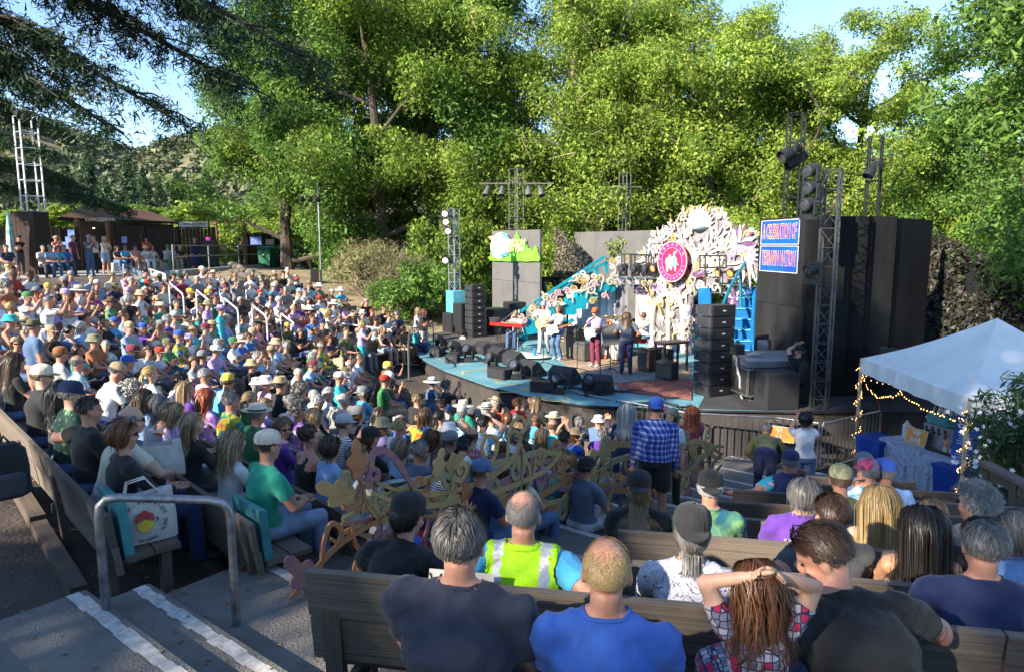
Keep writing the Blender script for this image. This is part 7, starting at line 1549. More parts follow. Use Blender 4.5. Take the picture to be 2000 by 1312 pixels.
# band
m_red=M('red_lacquer',(0.48,0.02,0.015),0.3,0.1,4);m_wood_g=M('sunburst_wood',(0.36,0.13,0.03),0.3,0,5,col2=(0.12,0.035,0.015));m_tolex=M('brown_tolex',(0.115,0.055,0.035),0.7,0.15,40,0.2,200);m_btolex=M('black_tolex',(0.028,0.028,0.03),0.65,0.2,40,0.2,200);m_brass=M('brass_cymbal',(0.62,0.44,0.16),0.3,0.15,10,metal=0.9);m_chrome=M('chrome',(0.6,0.6,0.62),0.2,0.05,5,metal=1.0)
def mic_stand(label,foot,mic,base='tripod'):
 f=Vector(foot);o=thing('microphone_stand',label,'microphone stand',tuple(f),0,'microphone stands on the stage');m_=Vector(mic);mb=MB()
 for a in(0,2.1,4.2):mb.tube([(0,0,.10),(.32*math.cos(a),.32*math.sin(a),.015)],.012,5)
 mb.obj('tripod',m_blackmet,o);top=Vector((0,0,max(.9,m_.z-f.z-.25)));mb=MB();mb.tube([(0,0,.08),top],.012,6);mb.obj('upright',m_blackmet,o)
 e=m_-f;mb=MB();mb.tube([top-(e-top)*.35,e],.010,5);mb.obj('boom',m_blackmet,o);mb=MB();d=(e-top).normalized();mb.tube([e-d*.02,e+d*.12],[.015,.020],8);mb.ell(e+d*.15,(.028,.028,.028));mb.obj('microphone',m_blackmet,o,smooth=True);return o
def guitar(label,c,neck,face,mat,bass=False):
 o=thing('electric_bass' if bass else 'electric_guitar',label,'guitar',tuple(c));u=Vector(neck).normalized();n_=Vector(face).normalized();n_=(n_-u*n_.dot(u)).normalized();v=n_.cross(u)
 body=[(-.24,.05),(-.22,.13),(-.12,.17),(-.02,.135),(.08,.15),(.17,.17),(.20,.12),(.14,.06),(.16,0),(.14,-.06),(.19,-.10),(.13,-.15),(.05,-.13),(-.03,-.12),(-.13,-.165),(-.22,-.13),(-.245,-.04)]
 mb=MB();mb.prism(body,-n_*.022,u,v,n_*.045);mb.obj('guitar_body',mat,o);L=.62 if not bass else.80;mb=MB();mb.obox(u*(L/2+.06),u*L/2,v*.024,n_*.014);mb.obj('neck',m_wood_g,o);mb=MB();mb.prism([(0,-.03),(.17,-.045),(.18,.03),(0,.03)],u*(L+.06)-n_*.01,u,v,n_*.018);mb.obj('headstock',mat,o)
 mb=MB();mb.prism([(-.10,.07),(.08,.09),(.12,.02),(.05,-.08),(-.10,-.08)],n_*.024,u,v,n_*.004);mb.obj('pickguard',m_ivory,o);return o
def amp(label,px,py,W,D,H,mat,yaw,knobs=True):
 p=on(px,py,ZS);o=thing('guitar_amplifier',label,'amplifier',(p.x,p.y,ZS+.06),yaw);mb=MB();mb.box((0,0,H/2),(W,D,H));mb.obj('cabinet',mat,o);mb=MB();mb.box((0,D/2+.006,H*.42),(W-.06,.014,H*.72));mb.obj('grille',M('amp_grille_cloth',(0.10,0.085,0.07),0.9,0.2,60,0.3,200),o);mb=MB();mb.box((0,D/2+.006,H*.90),(W-.06,.014,H*.11));mb.obj('control_panel',m_chrome if mat is m_tolex else m_handle,o);mb=MB();mb.tube([(-.1,0,H),(-.09,0,H+.03),(.09,0,H+.03),(.1,0,H)],.01,5);mb.obj('handle',m_blackmet,o);return o
def perf(px,py,key,lab,fx,S,dz=.05,**kw):
 p=on(px,py,ZS);kw.setdefault('hn',420);kw.setdefault('hw',.012);return put(build_body(key,S,.0160),(p.x,p.y,ZS+dz),math.atan2(fx[1],fx[0])-math.pi/2,lab,group='musicians on stage',**kw),p
g1,p=perf(1222,735,'b_lead','lead guitarist in slate tee and jeans seen from behind, long brown hair',(.15,1),dict(sit=False,arms=[((-.16,.26,1.10),),((.22,.22,1.02),)],seed=91,yaw=-20,bulk=1.05),hr='long',hc='brown',shirt='slate blue',pants='navy',skin=1,shoe=3)
guitar('sunburst electric guitar held by the lead guitarist',V(p.x+.22,p.y+.27,ZS+1.10),V(-.75,.2,.45),V(.1,1,0),m_wood_g)
g2,p=perf(1163,718,'b_bass','bass player in orange cap and sunglasses, violet grey tee, maroon trousers',(-.7,-.6),dict(sit=False,arms=[((.02,.26,1.08),),((.26,.20,1.12),)],seed=92,yaw=10),hr='mid',hc='auburn',ht='cap',htc='orange red',shirt='lavender',pants='maroon',shades=True,skin=0,shoe=2)
guitar('pale blue bass held by the bass player',V(p.x-.17,p.y-.24,ZS+1.08),V(.62,-.62,.35),V(-.7,-.6,0),m_teal,True)
g3,p=perf(1089,705,'b_woman','guitarist with long brown hair in white top and jeans, knees bent',(-.6,-.75),dict(sit=False,f=True,arms=[((.0,.26,1.00),),((.30,.24,1.10),)],legs='bend',seed=93,lean=-3,pitch=12),hr='wavy',hc='brown',shirt='white',pants='denim blue',skin=1,shoe=2)
guitar('white electric guitar held by the woman on stage',V(p.x-.15,p.y-.25,ZS+1.03),V(.75,-.5,.3),V(-.6,-.75,0),m_ivory)
g4,p=perf(1062,694,'b_second','musician in white shirt, grey trousers and violet cap by the scrolls',(-.3,-.9),dict(sit=False,arms=[((.0,.26,1.08),),((.28,.22,1.14),)],seed=94,legs='stride'),hr='short',hc='brown',ht='cap',htc='lavender',shirt='white',pants='light grey',skin=1)
guitar('honey coloured guitar held by the man in the violet cap',V(p.x-.06,p.y-.28,ZS+1.09),V(.8,-.35,.3),V(-.3,-.9,0),m_gold)
kb,p=perf(1012,682,'b_keys','keyboard player in camouflage cap and pale patterned shirt',(-.55,-.85),dict(arms=[((-.16,.46,.92),),((.16,.46,.92),)],lean=14,pitch=22,seed=95,sleeve='long'),hr='short',hc='grey',ht='cap',htc='camouflage',shirt='cream',pants='denim blue',skin=1,shoe=3)
drm,p=perf(1258,696,'b_drum','drummer in white tee and brown cap with a raised stick',(-.85,-.5),dict(arms=[((-.05,.42,.95),),((.22,.15,1.62),)],lean=4,seed=96,yaw=30),hr='short',hc='brown',ht='cap',htc='brown',shirt='white',pants='turquoise',skin=1,dz=.12)
mb=MB();q=drm.location;st_=tag(mb.tube([(-.22,.12,1.55),(-.35,.30,2.0)],.011,6).obj('drumstick',m_cream),'drumstick raised in the drummer hand','drumstick');st_.location=q;st_.rotation_euler=drm.rotation_euler;st_.location=drm.matrix_basis@Vector((.44,0.03,0.03))
p=kb.location;o=thing('keyboard','red stage keyboard on a black folding stand','keyboard',(p.x,p.y,ZS+.05),ya(-.55,-.85));mb=MB();mb.box((.10,.50,.86),(1.28,.32,.11));mb.obj('case',m_red,o)
mb=MB()
for k in range(52):mb.box((-.50+k*.0228,.46,.919),(.021,.14,.012))
stuff(mb.obj('white_key',m_ivory,o));mb=MB()
for k in range(51):
 if k%7 not in(2,6):mb.box((-.489+k*.0228,.49,.93),(.011,.09,.012))
stuff(mb.obj('black_key',m_blackmet,o));mb=MB()
for s in(-1,1):
 for t in(-1,1):mb.tube([(.1+s*.5,.5+t*.18,0),(.1+s*.35,.5-t*.12,.80)],.016,5)
mb.obj('stand_leg',m_blackmet,o)
o=tag(MB().box((.55,.62,1.06),(.36,.25,.03)).box((.55,.62,.99),(.3,.2,.1)).obj('tablet_holder',m_blackmet),'black tablet holder standing on the red keyboard','tablet');o.location=(p.x,p.y,ZS+.05);o.rotation_euler=(0,0,ya(-.55,-.85))
p=on(1218,704,ZS);dk=thing('drum_kit','red drum kit with brass cymbals before the white curtain','drum kit',(p.x,p.y,ZS+.05),ya(-.85,-.5))
for(x,y,z,r_,h,nm,ax)in((0,.15,.30,.28,.40,'bass_drum',(0,1,0)),(-.20,.05,.72,.15,.22,'rack_tom',(0,.3,1)),(.16,.05,.72,.16,.24,'rack_tom',(0,.3,1)),(.55,-.35,.38,.20,.40,'floor_tom',(0,0,1)),(-.42,-.35,.62,.18,.14,'snare_drum',(0,0,1))):
 mb=MB();a_=Vector(ax).normalized();mb.lathe(Vector((x,y,z))-a_*h/2,a_,[(r_,0),(r_,h)],18,0);mb.lathe(Vector((x,y,z))+a_*(h/2+.002),a_,[(.001,0),(r_*.97,.001),(r_*.97,.008),(.001,.009)],18,1);mb.obj(nm,[m_red,m_ivory],dk)
for(x,y,z,r_)in((-.62,.15,1.05,.20),(.50,.25,1.28,.24),(-.20,.45,1.38,.22),(.78,-.15,1.20,.25)):
 mb=MB();mb.tube([(x,y,0),(x,y,z)],.012,5);mb.obj('cymbal_stand',m_chrome,dk);mb=MB();mb.lathe((x,y,z),(.15,-.25,1),[(.002,.03),(.04,.02),(r_,0),(r_,-.004),(.002,.015)],20);mb.obj('cymbal',m_brass,dk,smooth=True)
amp('brown guitar amplifier behind the lead guitarist',1256,726,.62,.30,.62,m_tolex,ya(-.75,-.66));amp('black amplifier under the black side table',1290,724,.66,.30,.60,m_btolex,ya(-.75,-.66));amp('black combo amplifier nearest the loudspeaker stack',1302,742,.55,.28,.46,m_btolex,ya(-.75,-.66));amp('black bass amplifier stack beside the grey curtain',1122,700,.55,.42,.95,m_btolex,ya(-.8,-.6));amp('grey effects rack beside the bass player',1140,704,.5,.42,.55,M('rack_grey',(0.12,0.12,0.125),0.5,0.3,20),ya(-.8,-.6));amp('tan amplifier behind the woman guitarist',1108,694,.5,.3,.55,M('tan_tolex',(0.42,0.30,0.16),0.7,0.1,30),ya(-.8,-.6))
p=on(1310,728,ZS);o=thing('side_table','black open side table behind the combo amplifier','table',(p.x,p.y,ZS+.06),.5);block('top',m_blackmet,(0,0,.82),V(.9,0,0),V(0,.45,0),UP*.07,o)
for s in(-1,1):
 for t in(-1,1):block('leg',m_blackmet,(s*.41,t*.19,.4),V(.05,0,0),V(0,.05,0),UP*.8,o)
p=on(1174,722,ZS);guitar('sunburst guitar resting on a stand behind the music stand',V(p.x+.2,p.y+.7,ZS+.45),V(.1,.1,1),V(-.7,-.7,.2),m_wood_g)
p=on(1180,724,ZS);o=thing('music_stand','tilted grey music stand before the bass player','music stand',(p.x+.1,p.y-.5,ZS+.05));mb=MB();mb.obox((0,0,1.05),V(.22,-.16,.05),V(-.03,.08,.26),V(.006,.006,0));mb.obj('desk',m_cab,o);mb=MB();mb.tube([(0,0,.05),(0,0,1.0)],.013,6)
for a in(0,2.1,4.2):mb.tube([(0,0,.15),(.25*math.cos(a),.25*math.sin(a),0)],.011,5)
mb.obj('stand',m_blackmet,o)
for lab,fx,fy,mx,my,Ym in(('microphone stand before the lead guitarist',1172,748,1215,625,18.6),('microphone stand before the bass player',1127,728,1152,627,19.6),('microphone stand before the woman guitarist',1061,716,1078,628,20.8),('microphone stand beside the red keyboard',978,690,996,615,23.2),('overhead microphone stand by the drums',1200,712,1216,606,20.8),('microphone stand by the brown amplifier',1290,716,1284,640,20.2)):
 q=on(fx,fy,ZS);mic_stand(lab,(q.x,q.y,ZS+.05),at(mx,my,q.y))
for k,(px,py,c)in enumerate(((1012,696,m_ivory),(1042,700,m_ivory))):
 q=on(px,py,ZS);mb=MB();mb.ell((0,0,.05),(.55,.4,.06),None,12,6);o=tag(mb.obj('folded_sheet',CL['white'],smooth=True)if False else mb.obj('folded_sheet',c,smooth=True),('white sheet lying under the red keyboard' if k==0 else 'white sheet lying before the man in the violet cap'),'sheet');o.location=(q.x,q.y,ZS+.03)
q=on(1044,702,ZS);o=tag(MB().lathe((0,0,0),(0,0,1),[(.04,0),(.04,.2),(.02,.24),(.02,.27)],10).obj('water_bottle',M('blue_plastic',(0.01,0.20,0.45),0.3,0.1,3),smooth=True),'bright blue bottle on the white sheet','bottle');o.location=(q.x,q.y,ZS+.09)
# monitor desk
p=at(1495,745,15.9);o=thing('mixing_desk','grey mixing desk on black road case with metal corners marked B2','mixing desk',(p.x,p.y,ZS+.012),ya(-.15,1));W,D=1.35,.85
mb=MB();mb.box((0,0,.45),(W,D,.62));mb.obj('road_case',m_btolex,o);mb=MB()
for x in(-1,1):
 for y in(-1,1):mb.box((x*W/2,y*D/2,.45),(.045,.045,.64))
for z in(.14,.76):mb.box((0,-D/2,z),(W,.03,.035));mb.box((-W/2,0,z),(.03,D,.035));mb.box((W/2,0,z),(.03,D,.035))
mb.obj('corner_trim',m_alu,o);mb=MB();mb.prism([(-D/2,.80),(D/2,.80),(D/2,1.06),(-D/2,.92)],(-W/2,0,0),(0,1,0),(0,0,1),(W,0,0));mb.obj('console',M('console_grey',(0.16,0.165,0.18),0.5,0.2,20),o);mb=MB()
for i in range(32):
 for j in range(7):y=-D/2+.08+j*.10;mb.box((-W/2+.05+i*.0403,y,.925+(y+D/2)*.165+.008),(.014,.05 if j<2 else.014,.016))
stuff(mb.obj('fader',m_logo,o));mb=MB();mb.box((-.30,.1,1.03),(.30,.22,.012));mb.obj('paper',m_ivory,o);mb=MB()
for x in(-.5,.5):mb.box((x,-.3,.07),(.08,.08,.13));mb.box((x,.3,.07),(.08,.08,.13))
mb.obj('caster',m_alu,o);letter('B2',.12,m_ivory,o.matrix_basis@Vector((-W/2-.02,-.1,.30)),o.matrix_basis.to_3x3()@Vector((0,-1,0)),o.matrix_basis.to_3x3()@Vector((-1,0,0)),o)
lp=thing('laptop','open black laptop on the far side of the mixing desk','laptop',tuple(o.matrix_basis@Vector((.28,.50,1.02))),o.rotation_euler.z);mb=MB();mb.box((0,0,.01),(.36,.25,.02));mb.obj('base',m_blackmet,lp);mb=MB();mb.obox((0,.14,.14),(.18,0,0),(0,.02,.12),(0,.006,-.001));mb.obj('screen',m_glass_dark,lp)
sp_=speaker('small black monitor box on the left of the mixing desk',o.matrix_basis@Vector((-.62,.25,1.02)),.24,.24,.24,ya(.3,-1),name='desk_monitor')
mb=MB();n=9;rg=[[Vector((.32*i/n-.16+.02*math.sin(i*2+z*3),.03*math.sin(i*2.2+z*2)-.04*z,-z*.22))for i in range(n+1)]for z in range(6)];q=MB()
for z in range(5):
 for i in range(n):q.quad(rg[z][i],rg[z][i+1],rg[z+1][i+1],rg[z+1][i])
dc=tag(q.obj('draped_cloth',CL['light grey'],smooth=True),'pale grey cloth draped over the left end of the mixing desk','cloth');dc.location=o.matrix_basis@Vector((-.74,.1,1.0));dc.rotation_euler=(0,0,1.4)
dc.modifiers.new('s','SOLIDIFY').thickness=.012
en=at(1553,745,15.35);put(build_body('b_eng',dict(arms='crown',lean=-6,seed=97,yaw=15),.0160),(en.x,en.y,ZS+.02),ya(-.45,.9),'sound engineer in black tee and cap with hands crossed on his head',hr='buzz',hc='grey',ht='capback',htc='black',shirt='black',pants='charcoal',skin=0,hn=420,hw=.012)
ch=thing('office_chair','black office chair under the sound engineer','chair',(en.x,en.y,ZS+.012),ya(-.45,.9));mb=MB();mb.ell((0,.04,.40),(.24,.24,.05));mb.obj('seat',m_btolex,ch,smooth=True);mb=MB();mb.ell((0,-.24,.74),(.22,.045,.28));mb.obj('backrest',m_btolex,ch,smooth=True);mb=MB();mb.tube([(0,-.2,.36),(0,-.27,.55)],.02,6);mb.tube([(0,0,.05),(0,0,.38)],.03,8)
for a in range(5):mb.tube([(0,0,.08),(.28*math.cos(a*1.256),.28*math.sin(a*1.256),.04)],.018,5)
mb.obj('base',m_blackmet,ch)
# handrails and the painted vine railing down the aisle
def handrail(label,pts,posts,r_=.026,mat=None,group='pipe handrails',extra=None):
 o=thing('handrail',label,'handrail',tuple(Vector(posts[0])));mb=MB();mb.tube(pts,r_,10);mb.obj('rail',mat or m_galv,o,world=True,smooth=True)
 for q in posts[1]if isinstance(posts[1],list)else[]:mb=MB();mb.tube(q,r_,10);mb.obj('post',mat or m_galv,o,world=True,smooth=True)
 return o
def loop_rail(label,a,b,za,zb,h=1.04,mat=None,r_=.028,group='pipe handrails'):
 a,b=Vector((a[0],a[1],0)),Vector((b[0],b[1],0));ta,tb=a+UP*(za+h),b+UP*(zb+h);d=(tb-ta).normalized();o=thing('handrail',label,'handrail',(a.x,a.y,za),0,group)
 def bend(p,lo,dr):return[lo,p-UP*.14,p-UP*.06+dr*.012,p-UP*.016+dr*.05,p+dr*.13]
 mb=MB();mb.tube(bend(ta,a+UP*(za-.1),d)+bend(tb,b+UP*(zb-.1),-d)[::-1],r_,12);mb.obj('rail_pipe',mat or m_galv,o,world=True,smooth=True);return o
def av(s,w=0.0):return aisle(s,w)
loop_rail('galvanised loop handrail nearest the camera, at the bench end with the tote bag',on(215,1275,-2.68)[:2],on(465,1265,-2.80)[:2],-2.68,-2.80,1.08)
for k,(s0,s1,lab)in enumerate(((2.05,3.0,'loop handrail where the painted vine begins'),(3.5,4.3,'loop handrail inside the painted vine, second from the camera'),(4.9,5.7,'loop handrail inside the painted vine behind the safety vest'),(6.4,7.3,'loop handrail inside the painted vine near the man in plaid'),(8.3,9.5,'handrail at the foot of the aisle beyond the man in plaid'))):
 a,b=av(s0,-.05),av(s1,0.0);loop_rail(lab,a,b,gz(a.x,a.y),gz(b.x,b.y),1.0)
vm=[M('vine_'+n,c,0.6,0,3.5,0.15,20,stretch=(1,1,3),col2=c2)for n,c,c2 in(('ochre',(0.52,0.33,0.12),(0.32,0.18,0.07)),('olive',(0.40,0.27,0.12),(0.50,0.32,0.13)),('russet',(0.44,0.13,0.055),(0.36,0.20,0.08)),('plum',(0.22,0.08,0.18),(0.36,0.20,0.09)),('sage',(0.24,0.24,0.14),(0.38,0.28,0.12)))]
class RailPlane(PL):
 pass
rp_=PL(Vector((RL0 .x,RL0 .y,0))+RLW*.06,RLU)
def rz_(s):p=av(s);return gz(p.x,p.y)
vine=thing('vine_railing','painted cut-out vine railing of ochre and russet scrolls and leaves down the aisle','railing',(RL0 .x+RLU.x*4,RL0 .y+RLU.y*4,rz_(4)))
gv=random.Random(12)
def vine_stem(pts,w,mi,d=0.0):mb=MB();rp_.ribbon(mb,pts,w,d,.022);mb.obj('vine_scroll',vm[mi],vine,world=True)
def smooth_pts(cp,n=40):
 out=[];k=len(cp)-1
 for q in range(n+1):
  t=q/n*k;i=min(k-1,int(t));u=t-i;P=[cp[max(0,i-1)],cp[i],cp[i+1],cp[min(k,i+2)]]
  out.append(tuple(.5*((2*P[1][c])+(-P[0][c]+P[2][c])*u+(2*P[0][c]-5*P[1][c]+4*P[2][c]-P[3][c])*u*u+(-P[0][c]+3*P[1][c]-3*P[2][c]+P[3][c])*u**3)for c in(0,1)))
 return out
def maple(x,y,L,a,mi,d=.02):
 out=[];ca,sa=math.cos(a),math.sin(a)
 for sd in(1,-1):
  for q in(range(15)if sd>0 else range(13,0,-1)):
   t=q/14;hw_=.50*L*(math.sin(math.pi*(.04+.96*t))**.8)*(1+.34*math.sin(t*15.5+.6))*(1-.35*t)+.012*(1-t);u=(t*2.1-.9)*L+.10*L*math.sin(t*15.5);out.append((x+ca*u-sa*sd*hw_,y+sa*u+ca*sd*hw_))
 MB().prism(out,rp_.o+rp_.nf()*d,rp_.u,UP,rp_.nf()*.02).obj('vine_leaf',vm[mi],vine,world=True)
for seg,(s0,s1)in enumerate(((1.55,5.0),(4.6,8.0),(8.1,9.9))):
 for k in range(5):
  cp=[(s0+(s1-s0)*t,rz_(s0+(s1-s0)*t)+.66+.16*k*.5+.18*math.sin(t*4+k*1.3+seg)+gv.uniform(-.05,.05))for t in np.linspace(0,1,6)]
  n=41;vine_stem(smooth_pts(cp),[.022+.058*math.sin(math.pi*(.06+.88*q/40))for q in range(n)],(k+seg)%5,.012*(k%3))
 for k in range(int((s1-s0)*6.5)):
  s=s0+(s1-s0)*gv.random();up=gv.random()<.5;y=rz_(s)+(gv.uniform(.85,1.25)if up else gv.uniform(.18,.62));r_=gv.uniform(.07,.16);sg=gv.choice((-1,1));a0=gv.uniform(0,6.28)
  pts=spiral(s,y,r_,a0,gv.uniform(1.0,1.6),sg,20);t=(s+gv.uniform(-.4,.4),rz_(s)+.75);pts=smooth_pts([t,((t[0]+pts[0][0])/2+.08*sg,(t[1]+pts[0][1])/2),pts[0]],8)[:-1]+pts;n=len(pts)
  vine_stem(pts,[.014+.040*math.sin(math.pi*(.05+.9*q/n))for q in range(n)],gv.randrange(5),gv.uniform(0,.03))
 for k in range(int((s1-s0)*1.5)):s=s0+(s1-s0)*gv.random();maple(s,rz_(s)+gv.uniform(.3,1.1),gv.uniform(.08,.14),gv.uniform(0,6.28),gv.choice((0,0,2,1,4)))
def VP(px,py):return rp_.uv(px,py)
for(px,py,L,a,mi)in((655,960,.20,2.6,0),(690,900,.16,1.6,2),(905,965,.17,-1.2,2),(800,990,.13,-.6,0),(850,905,.13,1.2,1),(585,1120,.20,2.2,3),(600,1170,.15,-1.6,2),(930,1035,.11,-1.0,0),(880,900,.14,.3,0)):x,y=VP(px,py);maple(x,y,L,a,mi,.035)
for pts,w,mi in(([(690,970),(716,920),(722,885),(745,878),(770,900),(795,940),(815,968)],.06,3),([(560,1165),(600,1120),(650,1065),(720,1020),(800,990)],.045,2),([(620,1120),(625,1060),(640,1020),(660,1030),(655,1055),(640,1048)],.04,2),([(700,935),(712,985),(735,1010),(725,985),(705,978),(700,1000)],.04,0),([(720,960),(800,985),(900,975),(985,950),(1060,915),(1090,880)],.06,1),([(730,940),(820,965),(930,940),(990,900),(1010,860),(1000,840),(980,852)],.05,0),([(950,930),(935,880),(945,850),(965,858),(960,890),(945,905)],.04,0),([(985,890),(990,835),(1010,812),(1020,835),(1000,850)],.035,1),([(1010,960),(1015,890),(1008,850)],.035,4)):vine_stem(smooth_pts([VP(*p)for p in pts]),[w*(.35+.65*math.sin(math.pi*(.08+.84*q/40)))for q in range(41)],mi,.03)
for k,(pxa,pya,pxb,pyb,Y_,lab)in enumerate(((330,552,358,575,21,'white pipe rail at the top of the far steps'),(383,566,412,590,20,'white pipe rail second along the far steps'),(437,582,465,605,19.5,'white pipe rail third along the far steps'),(492,596,521,618,19,'white pipe rail fourth along the far steps'),(548,612,575,632,21,'white pipe rail fifth along the far steps'),(622,626,770,645,22.5,'long white pipe rail at the foot of the far bank'))):
 A,Bq=at(pxa,pya,Y_),at(pxb,pyb,Y_-.6);o=thing('handrail',lab,'handrail',(A.x,A.y,A.z-.95),0,'white rails in the far seats');mb=MB();mb.tube([A-UP*1.0,A-UP*.1,A+(Bq-A)*.06,Bq-(Bq-A)*.06,Bq-UP*.1,Bq-UP*1.0],.025,8);mb.obj('rail_pipe',m_whitep,o,world=True)
m_tealc=M('teal_vinyl',(0.06,0.26,0.27),0.5,0.15,6)
for key,s,lab in(((1,8),.28,'teal seat board leaning on the nearest left bench end'),((1,7),.30,'teal seat board behind the man in sea green')):
 o_,t_,f_,L_,_=BENCHES[key];c=o_+t_*s+f_*.045+UP*.63
 o=tag(MB().obox((0,0,0),t_*.26,f_*.035-UP*.008,UP*.24-f_*.02).obj('seat_board',m_tealc),lab,'cushion','teal seat boards');o.location=c
m_canvas=M('natural_canvas',(0.56,0.53,0.47),0.9,0.1,10,0.5,26)
def tote(label,c,rz,W=.46,H=.36,lean=.12,full=True):
 o=thing('tote_bag',label,'bag',tuple(c),rz);n=14;mb=MB();rg=[]
 for k in range(9):
  t=k/8;z=H*t;w=W/2*(1-.10*t+.03*math.sin(5*t));d=.09*(1-.7*t)+.012;rg.append([(w*math.copysign(abs(math.cos(a))**.6,math.cos(a)),d*math.sin(a)+lean*-z+.012*math.sin(3*a+5*t),z+.02*math.sin(2*a+1)*t)for a in[2*math.pi*j/n for j in range(n)]])
 mb.rings(rg);mb.obj('bag',m_canvas,o,smooth=True);mb=MB()
 for y in(-.02,.03):mb.tube([(-.12,y-lean*H,H-.02),(-.10,y-lean*H-.02,H+.10),(.02,y-lean*H-.05,H+.13),(.12,y-lean*H,H-.02)],.013,6,flat=.5)
 mb.obj('handle',m_canvas,o);return o
o_,t_,f_,L_,_=BENCHES[(1,8)];c=o_+t_*.24+f_*.22+UP*.452
side_n=t_
m_ink=M('black_ink',(0.03,0.03,0.035),0.8,0.2,20)
def print_bag(o,nrm,u,c3,sc):
 arc_letters('MOUNTAIN VIEW',.15*sc,.042*sc,m_ink,c3,u,nrm,o,160,20);arc_letters('MONTE RIO - SAN RAFAEL - TRUCKEE',.15*sc,.036*sc,m_ink,c3,u,nrm,o,185,355,True)
 fm=frame_mat(c3+nrm*.003,u,nrm)
 for cc,pts in(((.45,.05,.04),[(0,.085),(.06,.05),(.07,-.01),(0,.02),(-.07,-.01),(-.06,.05)]),((.62,.42,.03),[(.06,-.015),(.05,-.06),(0,-.085),(-.05,-.06),(-.06,-.015),(0,.012)]),((.04,.045,.05),[(.075,.03),(.10,.0),(.075,-.03),(.085,0)])):
  mb=MB();mb.prism([(x*sc,y*sc)for x,y in pts],fm@Vector((0,0,0)),u,nrm.cross(u),nrm*.003);mb.obj('printed_patch',M('print_%d'%int(cc[0]*1000),cc,0.8,0.2,12),o,world=True)
tb=tote('canvas tote bag with round town print standing on the nearest left bench',c+t_*.0,math.atan2(t_.y,t_.x)-math.pi/2-.12,.50,.40,.10)
fr_=tb.matrix_basis.to_3x3();nrm=(fr_@Vector((0,-1,.22))).normalized();print_bag(tb,nrm,fr_@Vector((1,0,0)),tb.matrix_basis@Vector((0,-.118,.19)),1.0)
tb2=tote('canvas tote bag held on the lap of the bald person',V(0,0,0),.6,.42,.32,.05);q,_=bench_at((1,8),206);tb2 .location=q+f_*.42+UP*.66
bp=thing('backpack','black backpack hung behind the nearest left bench at the edge','backpack',tuple(at(14,925,5.4)-UP*.2),.8);mb=MB();mb.rings([[(w*math.copysign(abs(math.cos(a))**.5,math.cos(a)),d*math.copysign(abs(math.sin(a))**.5,math.sin(a)),z)for a in np.linspace(0,6.283,17)[:-1]]for w,d,z in((.10,.06,0),(.15,.10,.03),(.155,.11,.25),(.14,.09,.40),(.08,.05,.46))]);mb.obj('bag',CL['black'],bp,smooth=True);mb=MB();mb.rings([[(w*math.copysign(abs(math.cos(a))**.5,math.cos(a)),-.11+d*math.copysign(abs(math.sin(a))**.5,math.sin(a)),z)for a in np.linspace(0,6.283,17)[:-1]]for w,d,z in((.08,.02,.04),(.11,.045,.06),(.11,.045,.20),(.08,.02,.23))]);mb.obj('pocket',CL['charcoal'],bp,smooth=True);mb=MB();mb.tube([(-.04,0,.45),(0,0,.52),(.04,0,.45)],.012,6);mb.obj('handle',CL['black'],bp)
q,rz=bench_at((1,6),770);mb=MB();mb.ell((0,0,.1),(.24,.14,.10),None,14,8);o=tag(mb.obj('folded_blanket',CL['blue'],smooth=True),'blue striped blanket rolled on the bench behind the braided woman','blanket');o.location=q+UP*.45
ob,tb_,fb_,Lb,_=BENCHES[(1-1,1)];q,rz=bench_at((0,1),905,.85,-.03)
cd=thing('paper_sign','white card hand lettered VIP Family hung on the bench back beside the vest','sign',tuple(q-fb_*.09+UP*.93));nr=(-fb_+UP*.35).normalized();mb=MB();uu=tb_;vv=nr.cross(uu);mb.obox((0,0,0),uu*.155,vv*.095,nr*.002);mb.obj('card',m_ivory,cd)
letter('VIP',.11,m_ink,Vector(cd.location)+nr*.004-uu*.08+vv*.035,uu,nr,cd,extrude=.001);letter('Friends',.05,m_ink,Vector(cd.location)+nr*.004+uu*.07+vv*.02,uu,nr,cd,extrude=.001);letter('Family',.055,m_ink,Vector(cd.location)+nr*.004+uu*.03-vv*.055,uu,nr,cd,extrude=.001)
h=thing('straw_hat','tan straw hat lying on the near bench at the bottom right','hat',(0,0,0));mh=link('crown_and_brim',hat('brim'),h);setmat(mh,0,CL['tan']);setmat(mh,1,CL['khaki']);setmat(mh,2,CL['tan']);q,_=bench_at((0,0),1968,.75);h.location=q+UP*.66;h.rotation_euler=(R(35),R(-20),0);h.scale=(1.15,1.15,1.15)
q,_=bench_at((0,0),1935,.6);o=thing('cooler_bag','teal and white bag under the straw hat','bag',tuple(q+UP*.45),.2);mb=MB();mb.box((0,0,.11),(.30,.2,.22));mb.obj('bag',m_tealc,o);mb=MB();mb.tube([(-.1,.1,.2),(-.08,.12,.3),(.08,.12,.3),(.1,.1,.2)],.012,6);mb.obj('handle',m_canvas,o)
q,_=bench_at((0,3),1262,.75,-.02);mb=MB();rg=[]
for k in range(10):a=k/9;rg.append([(x,(-.08+.16*a),.06+.03*math.sin(7*x+a*3)-1.6*(a-.5)**2)for x in np.linspace(-.3,.3,9)])
for k in range(9):
 for i in range(8):mb.quad(rg[k][i],rg[k][i+1],rg[k+1][i+1],rg[k+1][i])
o=tag(mb.obj('jacket',CL['charcoal'],smooth=True),'charcoal jacket draped over the bench behind the black tee','jacket');o.location=q+UP*.80;o.rotation_euler=(0,0,-.2);o.modifiers.new('s','SOLIDIFY').thickness=.02
